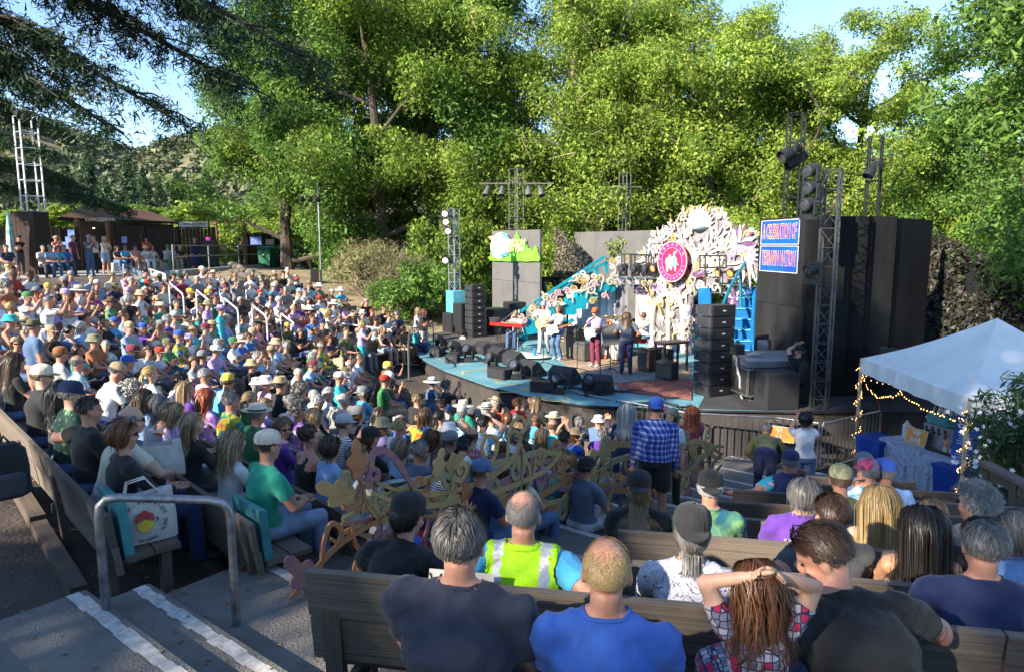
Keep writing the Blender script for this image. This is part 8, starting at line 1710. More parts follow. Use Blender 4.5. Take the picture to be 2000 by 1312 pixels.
# vip bar tent
m_tent=M('white_tent_canvas',(0.80,0.79,0.76),0.7,0.05,2,0.15,8);m_bulb=M('warm_fairy_bulb',(1,.6,.2),0.3,0,3,emit=((1.0,0.50,0.13),2.2))
TZ=-2.35
c0=on(1683,699,TZ);c1=on(1893,777,TZ);uu=(c1-c0);uu.z=0;Lt=uu.length;uu.normalize();ww=Vector((-uu.y,uu.x,0));ww=ww if ww.x>0 else-ww
Lt=max(Lt,2.9);c1=c0+uu*Lt;c2,c3=c1+ww*2.95,c0+ww*2.95;pk=(c0+c2)/2;pk.z=on(1943,606,-1.2).z;pk.z=TZ+1.05
tent=thing('canopy_tent','white pop up canopy tent with fairy lights over the vip bar','tent',(c0 .x,c0 .y,gz(c0 .x,c0 .y)))
for k,(a,b)in enumerate(((c0,c1),(c1,c2),(c2,c3),(c3,c0))):
 mb=MB();n=10;rg=[]
 for i in range(n+1):
  t=i/n;row=[]
  for j in range(n+1):
   s=j/n;e=a.lerp(b,s);p=e.lerp(pk,t);p.z-=.10*math.sin(math.pi*t)*(1-.3*abs(2*s-1))+.035*math.sin(math.pi*s)*(1-t)*.5;row.append(p)
  rg.append(row)
 for i in range(n):
  for j in range(n):mb.quad(rg[i][j],rg[i][j+1],rg[i+1][j+1],rg[i+1][j])
 mb.obj('roof_panel',m_tent,tent,smooth=True,world=True).modifiers.new('s','SOLIDIFY').thickness=.006
 mb=MB();ou=Vector(((a+b)/2-pk).to_tuple());ou.z=0;ou.normalize()
 for j in range(20):
  t0,t1=j/20,(j+1)/20;w0,w1=.02*math.sin(j*1.7),.02*math.sin((j+1)*1.7);A,Bq=a.lerp(b,t0)+ou*(.012+w0),a.lerp(b,t1)+ou*(.012+w1);mb.quad(A,Bq,Bq-UP*.30+ou*w1*.5,A-UP*.30+ou*w0*.5)
 mb.obj('valance',m_tent,tent,smooth=True,world=True).modifiers.new('s','SOLIDIFY').thickness=.005
for c in(c0,c1,c2,c3):g_=gz(c.x,c.y);block('post',m_cream,V(c.x,c.y,(TZ+g_)/2),V(.05,0,0),V(0,.05,0),UP*(TZ-g_),tent,base=True)
fl=thing('string_lights','warm fairy lights wound round the tent posts and eaves','string lights',(c0 .x,c0 .y,TZ));mbw,mbb=MB(),MB();gl=random.Random(2)
for c in(c0,c1):
 pts=[];g_=gz(c.x,c.y)
 for k in range(64):a=k*.55;z=g_+.1+(TZ-g_-.3)*k/63;r_=.05+.03*gl.random();p=c+V(r_*math.cos(a),r_*math.sin(a),0);p.z=z;pts.append(p);mbb.ell(p+V(gl.uniform(-.03,.03),gl.uniform(-.03,.03),0),(.009,.009,.012),None,6,4)
 mbw.tube(pts,.004,4)
for(a,b,sag)in((c0,c0 .lerp(c1,.45),.28),(c0 .lerp(c1,.45),c1,.12),(c0,c3,.35),(c1,c2,.2),(c3,c2,.3)):
 pts=[]
 for k in range(26):t=k/25;p=a.lerp(b,t)-UP*(.34+sag*math.sin(math.pi*t))+V(gl.uniform(-.02,.02),gl.uniform(-.02,.02),gl.uniform(-.03,.03));pts.append(p);mbb.ell(p-UP*.02,(.009,.009,.012),None,6,4)
 mbw.tube(pts,.004,4)
mbw.obj('wire',m_blackmet,fl,world=True);stuff(mbb.obj('bulb',m_bulb,fl,world=True))
A,Bq=on(1722,853,ZPIT+1.0),on(1862,900,ZPIT+1.0);tu=(Bq-A);tu.z=0;tL=tu.length;tu.normalize();tw=Vector((-tu.y,tu.x,0));tw=tw if tw.x>0 else-tw
tc_=A+tu*tL/2+tw*.38;tc_.z=ZPIT
tbl=thing('bar_table','folding table under the printed bar cloth','table',tuple(tc_));block('top',m_ivory,tc_+UP*.97,tu*tL,tw*.75,UP*.04,tbl,base=True)
for s in(-1,1):
 for t in(-1,1):block('leg',m_steel,tc_+tu*s*(tL/2-.1)+tw*t*.3+UP*.47,V(.035,0,0),V(0,.035,0),UP*.95,tbl,base=True)
pattern('bar cloth','floral',[(0.36,0.42,0.52),(0.20,0.25,0.38),(0.40,0.12,0.18),(0.46,0.50,0.58)],14)
mb=MB();top=[tc_-tu*(tL/2+.03)-tw*.40+UP*.996,tc_+tu*(tL/2+.03)-tw*.40+UP*.996,tc_+tu*(tL/2+.03)+tw*.38+UP*.996,tc_-tu*(tL/2+.03)+tw*.38+UP*.996];mb.quad(*top)
for a,b,n in((top[0],top[1],44),(top[1],top[2],16),(top[3],top[0],16)):
 d=(b-a).normalized();o_=d.cross(UP)
 for j in range(n):
  def pt(jj,kk):t=jj/n;return a.lerp(b,t)-UP*(.80*kk/4)+o_*(.012+(.03*math.sin(jj*.9)+.02*math.sin(jj*2.3))*kk/4)
  for k in range(4):mb.quad(pt(j,k),pt(j+1,k),pt(j+1,k+1),pt(j,k+1))
tag(mb.obj('tablecloth',CL['bar cloth'],smooth=True),'grey blue and rose printed cloth hanging over the bar table','tablecloth')
m_bluecl=M('deep_blue_plastic',(0.006,0.05,0.30),0.5,0.15,3)
for k,(px,py,lab)in enumerate(((1712,865,'deep blue bin at the left end of the bar table'),(1872,925,'deep blue bin at the right end of the bar table'))):
 q=on(px,py,ZPIT+.85);o=thing('bar_bin',lab,'bin',(q.x+.1,q.y+.1,ZPIT),math.atan2(tu.y,tu.x),'blue bins at the bar');mb=MB();mb.rings([[(x*.24,y*.24,0)for x,y in((-1,-1),(1,-1),(1,1),(-1,1))],[(x*.29,y*.29,.90)for x,y in((-1,-1),(1,-1),(1,1),(-1,1))]]);mb.obj('body',m_bluecl,o);mb=MB();mb.box((0,0,.92),(.62,.62,.05));mb.obj('rim',m_bluecl,o)
m_or=M('orange_sign_print',(0.60,0.13,0.05),0.5,0,5,col2=(0.66,0.36,0.03))
def vip_sign(label,c,u,n,W=.42,H=.30):
 o=thing('vip_bar_sign',label,'sign',tuple(c));u=Vector(u).normalized();n=Vector(n).normalized();v=n.cross(u);mb=MB();mb.obox((0,0,0),u*W/2,v*H/2,n*.006);mb.obj('card',m_ivory,o);mb=MB();mb.obox(n*.008,u*(W/2-.012),v*(H/2-.012),n*.002);mb.obj('printed_face',m_or,o)
 for t,y in(('VIP',.062),('BAR',-.068)):letter(t,.125,m_ivory,Vector(c)+n*.012+v*y*(H/.30),u,n,o,extrude=.001,weight=.006)
 return o
vip_sign('orange VIP BAR placard standing on the bar table',tc_-tu*(tL*.13)-tw*.16+UP*1.15,tu,-tw+UP*.25,.44,.30)
q=bq(1524,830);vip_sign('orange VIP BAR placard tied to the steel barricade',q+V(0,-.06,-.16),bq(1600,826)-bq(1516,815),V(-.1,-1,.1),.50,.34)
m_gr=M('green_glass',(0.02,0.16,0.06),0.1,0.1,3,spec=0.8);m_cl=M('clear_glass',(0.45,0.52,0.50),0.1,0.1,3,spec=0.8);m_amber=M('orange_liquor',(0.55,0.12,0.02),0.15,0.1,3,spec=0.8)
def bottle(label,p,m_,h=.30,r_=.038,group='bottles on the bar',lab=True):
 o=thing('bottle',label,'bottle',tuple(p),0,group);mb=MB();mb.lathe((0,0,0),(0,0,1),[(r_,0),(r_,h*.6),(r_*.35,h*.78),(r_*.35,h*.97)],12);mb.obj('glass',m_,o,smooth=True);mb=MB();mb.lathe((0,0,h*.97),(0,0,1),[(r_*.4,0),(r_*.4,h*.06)],8);mb.obj('cap',m_blackmet,o)
 if lab:mb=MB();mb.lathe((0,0,h*.18),(0,0,1),[(r_*1.02,0),(r_*1.02,h*.3)],12);mb.obj('paper_label',m_ivory,o)
T1=tc_+UP*1.0
bottle('orange bottle at the right front of the bar',T1+tu*.50*tL*.55-tw*.18,m_amber);bottle('dark wine bottle with white label at the right of the bar',T1+tu*(tL*.38)-tw*.20,m_blackmet,.32);bottle('green bottle behind the orange bottle on the bar',T1+tu*(tL*.30)-tw*.05,m_gr,.31);bottle('clear bottle beside the dark wine bottle',T1+tu*(tL*.36)-tw*.06,m_cl,.30)
tap=thing('beer_tap_box','silver beer tap cooler with four taps on the bar table','tap box',tuple(T1+tu*(tL*.10)+tw*.15),math.atan2(tu.y,tu.x));mb=MB();mb.box((0,0,.21),(.62,.40,.42));mb.obj('box',m_alu,tap)
for k in range(4):mb=MB();mb.tube([(-.2+k*.13,-.20,.30),(-.2+k*.13,-.27,.30),(-.2+k*.13,-.28,.25)],.013,6);mb.tube([(-.2+k*.13,-.25,.30),(-.2+k*.13,-.27,.40)],[.012,.018],6);mb.obj('tap',m_blackmet,tap)
crt=thing('bottle_crate','teal crate of bottles on top of the tap cooler','crate',tuple(T1+tu*(tL*.02)+tw*.2+UP*.425),math.atan2(tu.y,tu.x));mb=MB()
for a in((-.22,0,.1,.02,.3,.2),(.22,0,.1,.02,.3,.2),(0,-.15,.1,.44,.02,.2),(0,.15,.1,.44,.02,.2),(0,0,.01,.44,.3,.02)):mb.box(a[:3],a[3:])
mb.obj('crate',m_tealc,crt)
for k in range(8):bottle('%s bottle in the teal crate, %s row, %s from the left'%('pale' if k%3 else 'green','front' if k<4 else 'back',ORD[k%4]),crt.matrix_basis@Vector((-.16+.105*(k%4),-.06+.13*(k//4),.02)),m_cl if k%3 else m_gr,.34,.04,'bottles in the teal crate',False)
wt=thing('flower_vase','white flowers in a vase at the left of the bar','vase',tuple(T1-tu*(tL*.14)+tw*.25));mb=MB();mb.lathe((0,0,0),(0,0,1),[(.06,0),(.07,.1),(.045,.2),(.05,.22)],12);mb.obj('vase',m_cl,wt,smooth=True);mb=MB()
for k in range(26):a,b_=gl.uniform(0,6.28),gl.random();mb.ell((.12*b_*math.cos(a),.12*b_*math.sin(a),.30+.22*gl.random()),(.035,.035,.03),None,7,5)
mb.obj('blossom',m_ivory,wt)
bx=thing('drink_jug','white plastic jug at the left end of the bar','jug',tuple(T1-tu*(tL*.40)+tw*.05));mb=MB();mb.lathe((0,0,0),(0,0,1),[(.08,0),(.08,.24),(.03,.30),(.03,.33)],12);mb.obj('body',m_ivory,bx,smooth=True);mb=MB();mb.tube([(.08,0,.08),(.13,0,.1),(.13,0,.2),(.07,0,.24)],.012,6);mb.obj('handle',m_ivory,bx)
tr_=tag(MB().box((0,0,.015),(.5,.26,.02)).box((0,.13,.03),(.5,.012,.05)).box((0,-.13,.03),(.5,.012,.05)).obj('bar_tray',m_blackmet),'black tray on the right half of the bar table','tray');tr_.location=T1+tu*(tL*.20)-tw*.10;tr_.rotation_euler=(0,0,math.atan2(tu.y,tu.x))
mn=thing('menu_board','tall blue menu board with white lettering beside the bar','menu board',tuple(at(1890,900,11.6)));P0,P1,P2,P3=at(1861,905,11.35),at(1890,938,11.1),at(1906,785,11.1),at(1889,775,11.35)
n_=(P1-P0).cross(P3-P0).normalized();n_=n_ if n_.dot(P0)<0 else-n_;mb=MB();ctr=(P0+P1+P2+P3)/4;U=(P1+P2-P0-P3).normalized();U.z=0;U.normalize();Vv=(P2+P3-P0-P1).normalized();nn=U.cross(Vv).normalized();nn=nn if nn.dot(ctr)<0 else-nn
mb.obox(ctr,U*.24,Vv*.68,nn*.012);mb.obj('board',M('menu_blue',(0.015,0.07,0.34),0.5,0.1,3),mn,world=True);mb=MB()
for k in range(26):
 if k%6==5:continue
 hw_=.17 if k%6 else.09;mb.obox(ctr+Vv*(.60-k*.047)+nn*.015,U*hw_*gl.uniform(.7,1),Vv*(.008 if k%6 else.016),nn*.001)
stuff(mb.obj('menu_text',M('menu_white',(0.55,0.56,0.62),0.6,0.1,5),mn,world=True))
letter('VIP BAR',.085,M('menu_gold',(0.6,0.42,0.08),0.5,0.1,5),ctr+Vv*.64+nn*.016,U,nn,mn)
stand(1850,13.6,'w_hang','bartender in black tee standing behind the taps',z=ZPIT,face_to=(-.5,-.8),hr='short',hc='dark brown',shirt='black',pants='black',skin=1,group='bar staff')
stand(1950,11.9,'wf_hang','bartender in lavender top behind the oleander',z=ZPIT,face_to=(-.8,-.3),hr='bob',hc='brown',shirt='lavender',pants='white',skin=1,group='bar staff')
o=thing('ice_tub','green plastic tub of bottles behind the menu board','tub',(at(1935,880,11.8).x,11.8,ZPIT+.35));mb=MB();mb.lathe((0,0,0),(0,0,1),[(.28,0),(.34,.36),(.36,.37),(.36,.39),(.32,.38),(.27,.04)],20);mb.obj('tub',M('green_plastic',(0.02,0.20,0.11),0.5,0.1,3),o,smooth=True)
for k in range(6):bottle('bottle neck sticking out of the green tub',Vector(o.location)+V(.16*math.cos(k*1.05),.16*math.sin(k*1.05),.2),m_cl,.3,.035,'bottles in the green tub',False)
shrub_mesh('oleander',L_ole,1.0,1.6,55,46,0.26,0.17,61,asp=.16,droop=.15,up=.4)
for k,(px,py,Y_,sc,lab)in enumerate(((1990,860,8.6,.80,'oleander bush with white flowers beside the bar tent'),(2070,820,7.8,.85,'oleander bush with white flowers at the right edge'),(1985,960,9.3,.7,'low dark oleander below the wooden rail'))):
 p=at(px,py,Y_);z=at(px,985,Y_).z;o=plant_shrub('oleander',p.x,p.y,k*1.9,sc,'oleander',lab,'oleander bushes by the bar',z=z);mb=MB();go=random.Random(60+k)
 for q in range(90 if k<2 else 20):
  a,r_,zz=go.uniform(0,6.28),go.uniform(.5,1.05),go.uniform(.5,1.75);c=V(r_*math.cos(a),r_*math.sin(a),zz)
  e1_=V(go.gauss(0,1),go.gauss(0,1),go.gauss(0,.6)).normalized();e2_=e1_.orthogonal().normalized()
  for i in range(5):b_=i*1.257;f3=lambda r0,aa:c+(e1_*math.cos(aa)+e2_*math.sin(aa))*r0;mb.add([c,f3(.028,b_-.5),f3(.045,b_),f3(.028,b_+.5)],[(0,1,2,3)])
 stuff(mb.obj('blossom',M('white_petal',(0.72,0.73,0.74),0.6,0.05,6),o)).scale=(sc,)*3
wr=thing('wooden_railing','weathered wooden railing with wire mesh at the right edge','railing',tuple(at(1940,985,7.6)));a,b=at(1918,912,8.0),at(2040,950,6.6);d=b-a;wv_=Vector((-d.y,d.x,0)).normalized()
block('cap_rail',m_wood[0],(a+b)/2,d,wv_*.16,UP*.045,wr,base=True);block('side_rail',m_wood[1],(a+b)/2-UP*.09,d,wv_*.045,UP*.12,wr,base=True)
for t in(.14,.62):p=a.lerp(b,t);block('post',m_wood[1],p-UP*.55,V(.10,0,0),V(0,.10,0),UP*1.05,wr,base=True)
mb=MB()
for k in range(14):mb.tube([a.lerp(b,.14)-UP*(.2+k*.065),b-UP*(.2+k*.065)],.003,4)
for k in range(22):p=a.lerp(b,.14+.86*k/21);mb.tube([p-UP*.2,p-UP*1.05],.003,4)
mb.obj('wire_mesh',m_steel,wr,world=True)
nP=[at(1802,440,19.5),at(2060,500,15.5),at(2060,800,15.5),at(1795,690,19.5)]
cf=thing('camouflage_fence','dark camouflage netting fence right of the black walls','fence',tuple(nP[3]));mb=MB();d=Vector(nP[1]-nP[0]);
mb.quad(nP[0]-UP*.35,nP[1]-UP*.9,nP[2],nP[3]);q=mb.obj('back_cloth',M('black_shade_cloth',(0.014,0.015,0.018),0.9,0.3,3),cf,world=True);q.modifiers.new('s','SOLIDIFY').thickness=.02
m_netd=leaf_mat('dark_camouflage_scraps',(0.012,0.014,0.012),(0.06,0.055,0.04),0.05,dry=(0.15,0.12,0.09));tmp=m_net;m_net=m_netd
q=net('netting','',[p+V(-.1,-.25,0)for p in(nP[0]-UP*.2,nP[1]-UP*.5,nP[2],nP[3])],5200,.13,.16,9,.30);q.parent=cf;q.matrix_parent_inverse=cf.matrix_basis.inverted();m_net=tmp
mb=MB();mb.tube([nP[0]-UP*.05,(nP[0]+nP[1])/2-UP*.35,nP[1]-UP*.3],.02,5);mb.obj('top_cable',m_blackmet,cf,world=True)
# the upper terrace: concessions, fences, walkway
TZ0=-1.30
m_dkwood=M('dark_stained_wood',(0.050,0.030,0.022),0.85,0,2.0,0.4,14,stretch=(6,6,.5),col2=(0.022,0.014,0.012));m_post_w=M('red_brown_post',(0.23,0.10,0.05),0.7,0.2,3,0.3,20,stretch=(4,4,.5));m_shingle=M('brown_shingle',(0.24,0.12,0.075),0.9,0,5,0.4,30,col2=(0.14,0.07,0.045));m_poster=M('blue_poster',(0.16,0.26,0.62),0.6,0.2,8)
slb=struct(MB().prism([(-38,24.5),(-19,28.3),(-15.6,31.4),(-14.6,41.5),(-14.0,45.5),(-50,48)],(0,0,TZ0-.9),(1,0,0),(0,1,0),(0,0,.9)).obj('terrace',m_conc))
walk=struct(MB().prism([(-15.55,31.2),(-15.2,31.2),(-14.2,41.5),(-10.0,44.0),(-10.2,44.6),(-14.6,41.9)],(0,0,TZ0-.6),(1,0,0),(0,1,0),(0,0,.74)).obj('walkway_kerb',m_conc))
p=at(67,520,30);h0=at(67,414,30).z;pil=thing('clad_pillar','dark wood clad pillar carrying the white lattice tower','pillar',(p.x,p.y,TZ0));hh=h0-TZ0
for k in range(5):block('board',m_dkwood,(p.x-.40+.2*k,p.y-.45,TZ0+hh/2),V(.19,0,0),V(0,.03,0),UP*hh,pil,base=True)
for k in range(4):block('board',m_dkwood,(p.x+.52,p.y-.32+.22*k,TZ0+hh/2),V(.03,0,0),V(0,.21,0),UP*hh,pil,base=True)
block('core',m_dkwood,(p.x+.03,p.y+.03,TZ0+hh/2),V(.93,0,0),V(0,.9,0),UP*hh,pil,base=True)
o,a,b=mast('white lattice tower on the pillar at the left',66,228,414,30,.33,M('white_tower_paint',(0.55,0.56,0.58),0.5,0.1,6),.62,r_=.028)
for k,px in enumerate((36,47)):par_can('dark spotlight on the top of the white tower, %s'%('left one' if k==0 else 'right one'),at(px,222+6*k,29.6),V(.8,-.5,-.3),1.4)
bd_=thing('concession_building','low brown concession stand with shingle roof and open doorway','building',tuple(at(200,520,36)))
e0,e1=at(112,428,34.5),at(348,435,41.0);r0,r1=at(165,412,39.5),at(290,411,45);du=(e1-e0)
e1 .z=e0 .z=(e0 .z+e1 .z)/2;r1 .z=r0 .z=(r0 .z+r1 .z)/2+.1
nR=14
for i in range(nR):
 t0,t1=i/nR,(i+1.25)/nR;A,Bq,Cq,D=e0 .lerp(r0,t0),e1 .lerp(r1,t0),e1 .lerp(r1,min(1.02,t1)),e0 .lerp(r0,min(1.02,t1));up=UP*(.02)
 mb=MB();mb.add([A+up*1.6,Bq+up*1.6,Cq+up*.3,D+up*.3,A,Bq,Cq-up*.2,D-up*.2],[(0,1,2,3),(4,5,1,0),(7,6,5,4),(1,5,6,2),(0,3,7,4),(3,2,6,7)]);mb.obj('shingle_course',m_shingle,bd_,world=True)
mb=MB();mb.tube([e0,e1],.08,4);mb.obj('fascia_board',m_dkwood,bd_,world=True)
w0,w1=e0+V(.6,.55,0),e1+V(-.6,.55,0);wd=(w1-w0).normalized();wl_n=wd.cross(UP);hW=e0 .z-.1-TZ0
def wall_part(s0,s1,z0,z1,nm,mat,off=0.0):c=w0+wd*((s0+s1)/2);c=V(c.x,c.y,(z0+z1)/2)-wl_n.normalized()*-off;block(nm,mat,c,wd*(s1-s0),wl_n.normalized()*.12,UP*(z1-z0),bd_,base=True)
LW=(w1-w0).length;dz=TZ0+2.05
m_brwn=M('brown_siding',(0.085,0.055,0.042),0.85,0.25,2,0.2,10)
wall_part(0,2.1,TZ0,e0 .z-.1,'wall',m_brwn);wall_part(2.1,4.6,dz,e0 .z-.1,'wall',m_brwn);wall_part(4.6,LW,TZ0,e0 .z-.1,'wall',m_brwn)
q=w0+wd*3.35-wl_n.normalized()*-1.4;
for s in(-1,1):pass
c=w0+wd*3.35-wl_n.normalized()*1.3 if(w0-wl_n.normalized()*1.3).y>w0 .y else w0+wd*3.35+wl_n.normalized()*1.3
block('inner_wall',M('inner_tan_wall',(0.24,0.15,0.08),0.9,0.2,2),V(c.x,c.y,TZ0+1.2),wd*4,wl_n.normalized()*.1,UP*2.4,bd_,base=True)
for px in(153,213):pp_=at(px,470,34.6+(px-153)*.02);block('post',m_post_w,V(pp_.x,pp_.y,(TZ0+e0 .z)/2),V(.17,0,0),V(0,.17,0),UP*(e0 .z-TZ0),bd_,base=True)
sg=thing('concessions_sign','white cut-out CONCESSIONS lettering on the eave board','sign',tuple(at(197,429,34.4)));block('board',m_brwn,at(197,429,34.45),V(1.35,.15,0),V(-.01,.04,0),UP*.22,sg,base=True)
letter('CONCESSIONS',.21,m_ivory,at(197,429,34.4)+V(0,-.05,-.0),V(1,.11,0),V(.11,-1,0),sg,weight=.006)
lampo=thing('wall_lamp','small glowing lamp above the concession doorway','lamp',tuple(at(183,442,34.9)));mb=MB();mb.lathe((0,0,0),(0,0,-1),[(.03,-.1),(.05,0),(.16,.1),(.15,.1),(.04,.02)],14);mb.obj('shade',m_blackmet,lampo,smooth=True);mb=MB();mb.ell((0,0,-.08),(.06,.06,.05));mb.obj('bulb',M('warm_bulb',(1,.7,.4),.3,0,3,emit=((1,.6,.25),4)),lampo)
def fence(label,pts,z0,zt,name='board_fence'):
 o=thing(name,label,'fence',(pts[0].x,pts[0].y,z0));rb=random.Random(len(label))
 for a,b in zip(pts[:-1],pts[1:]):
  d=V(b.x-a.x,b.y-a.y,0);L=d.length;d.normalize();n_=d.cross(UP);n=int(L/.17);mb=MB()
  for k in range(n):c=V(a.x,a.y,0)+d*(L*(k+.5)/n)+n_*rb.uniform(-.008,.012);h=zt-z0-.06+rb.uniform(-.02,.0);mb.obox((c.x,c.y,z0+h/2),d*(L/n/2-.006),n_*.012,UP*h/2)
  stuff(mb.obj('fence_board',m_dkwood,o,world=True))
  block('top_rail',m_dkwood,V((a.x+b.x)/2,(a.y+b.y)/2,zt-.03),d*L,n_*.10,UP*.06,o,base=True)
  for q in(a,b):block('post',m_dkwood,V(q.x,q.y,(z0+zt)/2)-n_*.0+V(0,-.06,0),V(.12,0,0),V(0,.12,0),UP*(zt-z0+.05),o,base=True)
 return o
f1=[at(222,440,35.8),at(282,444,36.8),at(347,446,37.8),at(419,447,38.6)];fence('dark board fence in three bays right of the concessions',f1,TZ0,.95)
fence('dark board fence at the far left behind the umbrella',[at(-30,440,33),at(45,441,33)],TZ0,.9);fence('dark board fence between pillar and concession door',[at(90,442,33.5),at(118,442,33.8),at(152,443,34.4)],TZ0,.85)
fence('dark board fence behind the bins right of the gate',[at(482,456,41.5),at(537,456,42.5),at(592,457,43.5)],TZ0,.70)
gt=thing('timber_gateway','timber gateway of two posts and a beam between the fences','gateway',tuple(at(452,510,41)))
for px in(424,480):q=at(px,500,40.5);block('post',m_post_w,V(q.x,q.y,(TZ0+1.35)/2),V(.18,0,0),V(0,.18,0),UP*(1.35-TZ0),gt,base=True)
A,Bq=at(412,434,40.5),at(486,435,40.5);block('beam',m_post_w,(A+Bq)/2,Bq-A,V(0,.14,0),UP*.16,gt,base=True);block('beam',m_post_w,(A+Bq)/2+V(0,.4,.08),Bq-A,V(0,.08,0),UP*.08,gt,base=True)
ig=thing('iron_gate','low black iron gate between the timber posts','gate',tuple(at(427,510,41.2)));mb=MB();A,Bq=at(427,478,41.2),at(478,478,41.2)
for k in range(17):c=A.lerp(Bq,k/16);block('bar',m_blackmet,V(c.x,c.y,(TZ0+A.z)/2),V(.022,0,0),V(0,.022,0),UP*(A.z-TZ0-.06),ig,base=True)
for z in(A.z,TZ0+.1):block('rail',m_blackmet,V((A.x+Bq.x)/2,A.y,z),V(Bq.x-A.x,0,0),V(0,.03,0),UP*.04,ig,base=True)
bn_=thing('white_banner','white printed banner on a frame above the dark fence','banner',tuple(at(378,440,38.9)));A,Bq=at(349,440,38.9),at(408,440,38.9);block('sheet',m_ivory,(A+Bq)/2,Bq-A,V(0,.02,0),UP*.36,bn_,base=True)
for q in(A,Bq):block('frame_post',m_dkwood,V(q.x,q.y,.85),V(.05,0,0),V(0,.05,0),UP*1.1,bn_,base=True)
block('frame_bar',m_dkwood,(A+Bq)/2+UP*.24,Bq-A,V(0,.05,0),UP*.05,bn_,base=True)
m_inkg=M('grey_print',(0.10,0.13,0.11),0.7,0.1,5);letter('CASTELLUCCI FAMILY',.135,m_inkg,(A+Bq)/2+V(0,-.02,.05),V(1,0,0),V(0,-1,0),bn_);letter('FOUNDATION',.10,m_inkg,(A+Bq)/2+V(0,-.02,-.10),V(1,0,0),V(0,-1,0),bn_)
for k,(px,py,Y_,w,h,lab)in enumerate(((139,456,33.7,.30,.34,'blue poster highest by the concession door'),(134,469,33.7,.28,.32,'blue poster in the middle by the concession door'),(129,480,33.7,.30,.34,'blue poster lowest left by the concession door'),(243,469,35.9,.26,.34,'small blue poster on the dark fence'),(500,470,41.6,.64,.5,'large blue notice on the fence behind the bins'),(527,474,42.1,.5,.36,'pale framed notice behind the green bin'))):
 q=at(px,py,Y_-.12);o=tag(MB().box((0,0,0),(w,.015,h)).obj('poster',m_poster if k<5 else m_cream),lab,'poster','posters on the fences');o.location=q;o.rotation_euler=(0,0,.12)
def bin_(name,label,px,pb,Y_,W,D,H,mat,lid=True,wheels=False):
 q=at(px,pb,Y_);o=thing(name,label,'bin',(q.x,q.y,TZ0),-.25,'bins by the far fence');mb=MB();mb.rings([[(x*W*.42,y*D*.42,.05)for x,y in((-1,-1),(1,-1),(1,1),(-1,1))],[(x*W/2,y*D/2,H*.9)for x,y in((-1,-1),(1,-1),(1,1),(-1,1))]]);mb.obj('body',mat,o)
 if lid:mb=MB();mb.rings([[(x*W*.54,y*D*.54,H*.9)for x,y in((-1,-1),(1,-1),(1,1),(-1,1))],[(x*W*.54,y*D*.54,H*.95)for x,y in((-1,-1),(1,-1),(1,1),(-1,1))],[(x*W*.35,y*D*.35,H)for x,y in((-1,-1),(1,-1),(1,1),(-1,1))]]);mb.obj('lid',mat,o)
 else:mb=MB();mb.box((0,0,H*.92),(W*1.06,D*1.06,.04));mb.obj('rim',mat,o)
 if wheels:
  for s in(-1,1):mb=MB();mb.lathe((s*W*.45,-D*.40,.12),(1,0,0),[(.12,-.03),(.12,.03)],14);mb.obj('wheel',m_blackmet,o)
 return o
gb=bin_('wheelie_bin','big dark green wheeled bin by the far fence',524,515,40.0,.82,.85,1.20,M('bin_dark_green',(0.012,0.12,0.055),0.5,0.1,3),True,True);mb=MB();mb.prism([(-.09,-.05),(.09,-.05),(.05,.05),(-.05,.05)],gb.location+V(-.12,-.46,.72),(1,-.25,0),(0,0,1),(0,-.01,0));mb.obj('recycling_mark',m_ivory,gb,world=True)
bin_('black_bin','black bin between the two green bins',543,513,41.0,.5,.5,.95,m_cab,False);bin_('green_bin','bright green open bin by the far fence',555,513,41.2,.5,.55,.98,M('bin_bright_green',(0.07,0.42,0.02),0.5,0.1,3),False);bin_('blue_bin','bright blue recycling bin by the far fence',571,513,41.2,.52,.55,1.02,M('bin_blue',(0.02,0.18,0.60),0.5,0.1,3),False)
o=thing('bucket','pale blue bucket right of the blue bin','bucket',(at(585,513,40.8).x,40.8,TZ0));mb=MB();mb.lathe((0,0,0),(0,0,1),[(.17,0),(.21,.48),(.225,.5),(.20,.49),(.16,.03)],16);mb.obj('pail',M('pale_blue_plastic',(0.42,0.55,0.66),0.5,0.1,3),o,smooth=True);mb=MB();mb.tube([(-.21,0,.46),(0,-.1,.30),(.21,0,.46)],.01,5);mb.obj('handle',m_steel,o)
o=thing('cabinet','brown wooden cabinet right of the bins','cabinet',(at(600,512,41).x,41,TZ0),-.2);block('case',m_post_w,(0,0,.42),V(.95,0,0),V(0,.55,0),UP*.84,o);block('top',m_dkwood,(0,0,.87),V(1.05,0,0),V(0,.62,0),UP*.05,o)
o=thing('portable_cabinet','dark blue portable unit behind the person by the blue bin','cabinet',(at(578,500,43).x,43,TZ0),-.2);block('body',M('dull_navy',(0.05,0.06,0.12),0.6,0.2,3),(0,0,.9),V(.7,0,0),V(0,.7,0),UP*1.8,o);block('door',m_cab,(.0,-.365,.9),V(.58,0,0),V(0,.03,0),UP*1.65,o)
bl=speaker('tall black loudspeaker under the terrace fence',V(at(404,515,37.6).x,37.6,TZ0),.95,.7,1.5,ya(.3,-1));
o=tag(MB().box((0,0,.1),(.26,.2,.18)).obj('gift_box',CL['magenta']),'small pink box on top of the tall terrace loudspeaker','box');o.location=V(at(408,470,37.6).x,37.6,TZ0+1.5)
wr=thing('walkway_railing','grey pipe railing along the concrete walkway','railing',(-15.4,31.5,TZ0));pa=[V(-15.45,31.3,TZ0+.14),V(-15.1,34.2,TZ0+.14),V(-14.8,37.2,TZ0+.14),V(-14.5,40.2,TZ0+.14),V(-12.6,42.2,TZ0+.14)]
for zz in(.62,1.12):mb=MB();mb.tube([q+UP*zz for q in pa],.035,6);mb.obj('rail',m_galv,wr,world=True)
for q in pa:mb=MB();mb.tube([q,q+UP*1.12],.032,6);mb.obj('post',m_galv,wr,world=True)
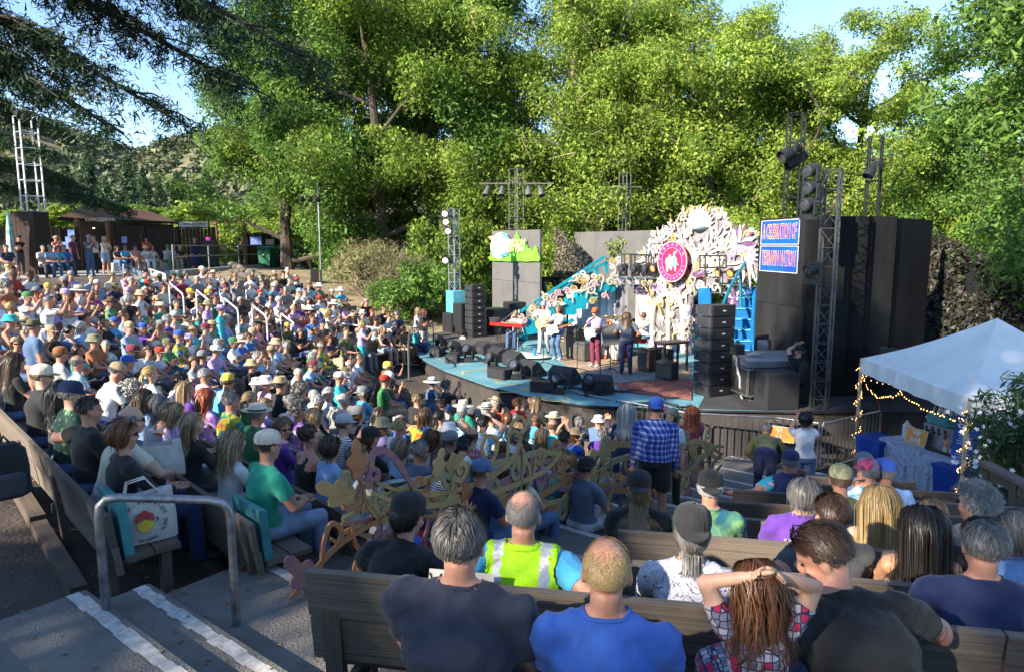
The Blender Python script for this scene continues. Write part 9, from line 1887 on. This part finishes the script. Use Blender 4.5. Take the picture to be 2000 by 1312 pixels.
for k,(pts,lab)in enumerate((([(222,545),(222,516),(276,540),(303,562)],'stair handrail at the terrace corner, outer one'),([(241,548),(241,517),(272,527),(274,541)],'stair handrail at the terrace corner, inner one'))):
 P3=[at(x,y,28+.3*i)for i,(x,y)in enumerate(pts)];o=thing('handrail',lab,'handrail',tuple(P3[0]),0,'stair rails at the terrace');mb=MB();mb.tube(P3,.035,6);mb.obj('rail_pipe',m_galv,o,world=True);mb=MB();mb.tube([P3[-1],P3[-1]-UP*.9],.035,6);mb.obj('post',m_galv,o,world=True)
for k,(px,lab)in enumerate(((277,'dark sheet hung under the stair rail'),(311,'pale patterned sheet hung beside the dark one'))):
 c=at(px,545,28.5);o=tag(MB().obox((0,0,0),V(.42,-.2,-.1),V(-.02,-.03,.32),V(.01,.02,0)).obj('hanging_sheet',CL['slate blue']if k==0 else CL['white and blue floral']),lab,'cloth','sheets hung on the terrace');o.location=c
um=thing('folded_umbrella','folded green and white market umbrella at the left fence','umbrella',(at(25,510,29).x,29,TZ0));mb=MB();mb.tube([(0,0,0),(0,0,2.7)],.03,8);mb.obj('pole',m_post_w,um);mb=MB();mb.lathe((0,0,.75),(0,0,1),[(.19,0),(.17,.5),(.13,1.2),(.05,1.85),(.02,1.95)],10);mb.obj('cover',M('green_white_cover',(0.55,0.58,0.58),0.8,0,5,col2=(0.03,0.22,0.16)),um)
tw_=thing('terrace_wall','low concrete sitting wall on the terrace','wall',(-20,33,TZ0));A,Bq=V(at(222,500,33.3).x,33.2,0),V(at(355,500,35.6).x,35.6,0);d=(Bq-A);block('wall_block',m_conc,(A+Bq)/2+UP*(TZ0+.21),d*1.02,Vector((-d.y,d.x,0)).normalized()*.4,UP*.42,tw_,base=True)
m_rock=[M('rock_%d'%k,c,0.95,0.3,5,0.7,14,obvar=.25)for k,c in enumerate(((0.115,0.10,0.085),(0.085,0.075,0.068),(0.15,0.13,0.105)))]
rocks=[]
for k in range(6):
 bm=bmesh.new();bmesh.ops.create_icosphere(bm,subdivisions=2,radius=.5);gq=random.Random(k)
 for v in bm.verts:n_=noise.noise(v.co*2.2+V(k*7,0,0));v.co*=1+.45*n_;v.co.z*=.75
 me=bpy.data.meshes.new('rock');bm.to_mesh(me);bm.free();me.polygons.foreach_set('use_smooth',[True]*len(me.polygons));me.materials.append(m_rock[k%3]);rocks.append(me)
rw=thing('stone_wall','dry stone retaining wall below the dry slope','wall',(-7,28.5,-3));path=[V(-12.4,30.6,0),V(-9.9,28.4,0),V(-7.8,26.7,0),V(-6.0,25.4,0),V(-4.4,24.5,0)];gq=random.Random(3)
for a,b in zip(path[:-1],path[1:]):
 n=int((b-a).length/.36)
 for k in range(n):
  for r_ in range(3):
   p=a.lerp(b,(k+.5*(r_%2))/n);z=gz(p.x,p.y);s=gq.uniform(.34,.55);o=link('stone',rocks[gq.randrange(6)],rw);o.location=(p.x+7+gq.uniform(-.06,.06)-.10*r_,p.y-28.5+gq.uniform(-.06,.06)+.16*r_,z+3+.10+.27*r_);o.scale=(s,s,s*gq.uniform(.7,1));o.rotation_euler=(gq.uniform(-.4,.4),gq.uniform(-.4,.4),gq.uniform(0,6.28))
mb=MB();A,Bq=at(60,255,60),at(420,330,75);pts=[A.lerp(Bq,t)-UP*4*math.sin(math.pi*t)*.25 for t in np.linspace(0,1,14)];tag(mb.tube(pts,.03,4).obj('overhead_cable',m_blackmet),'thin cable crossing the sky above the hills','cable')
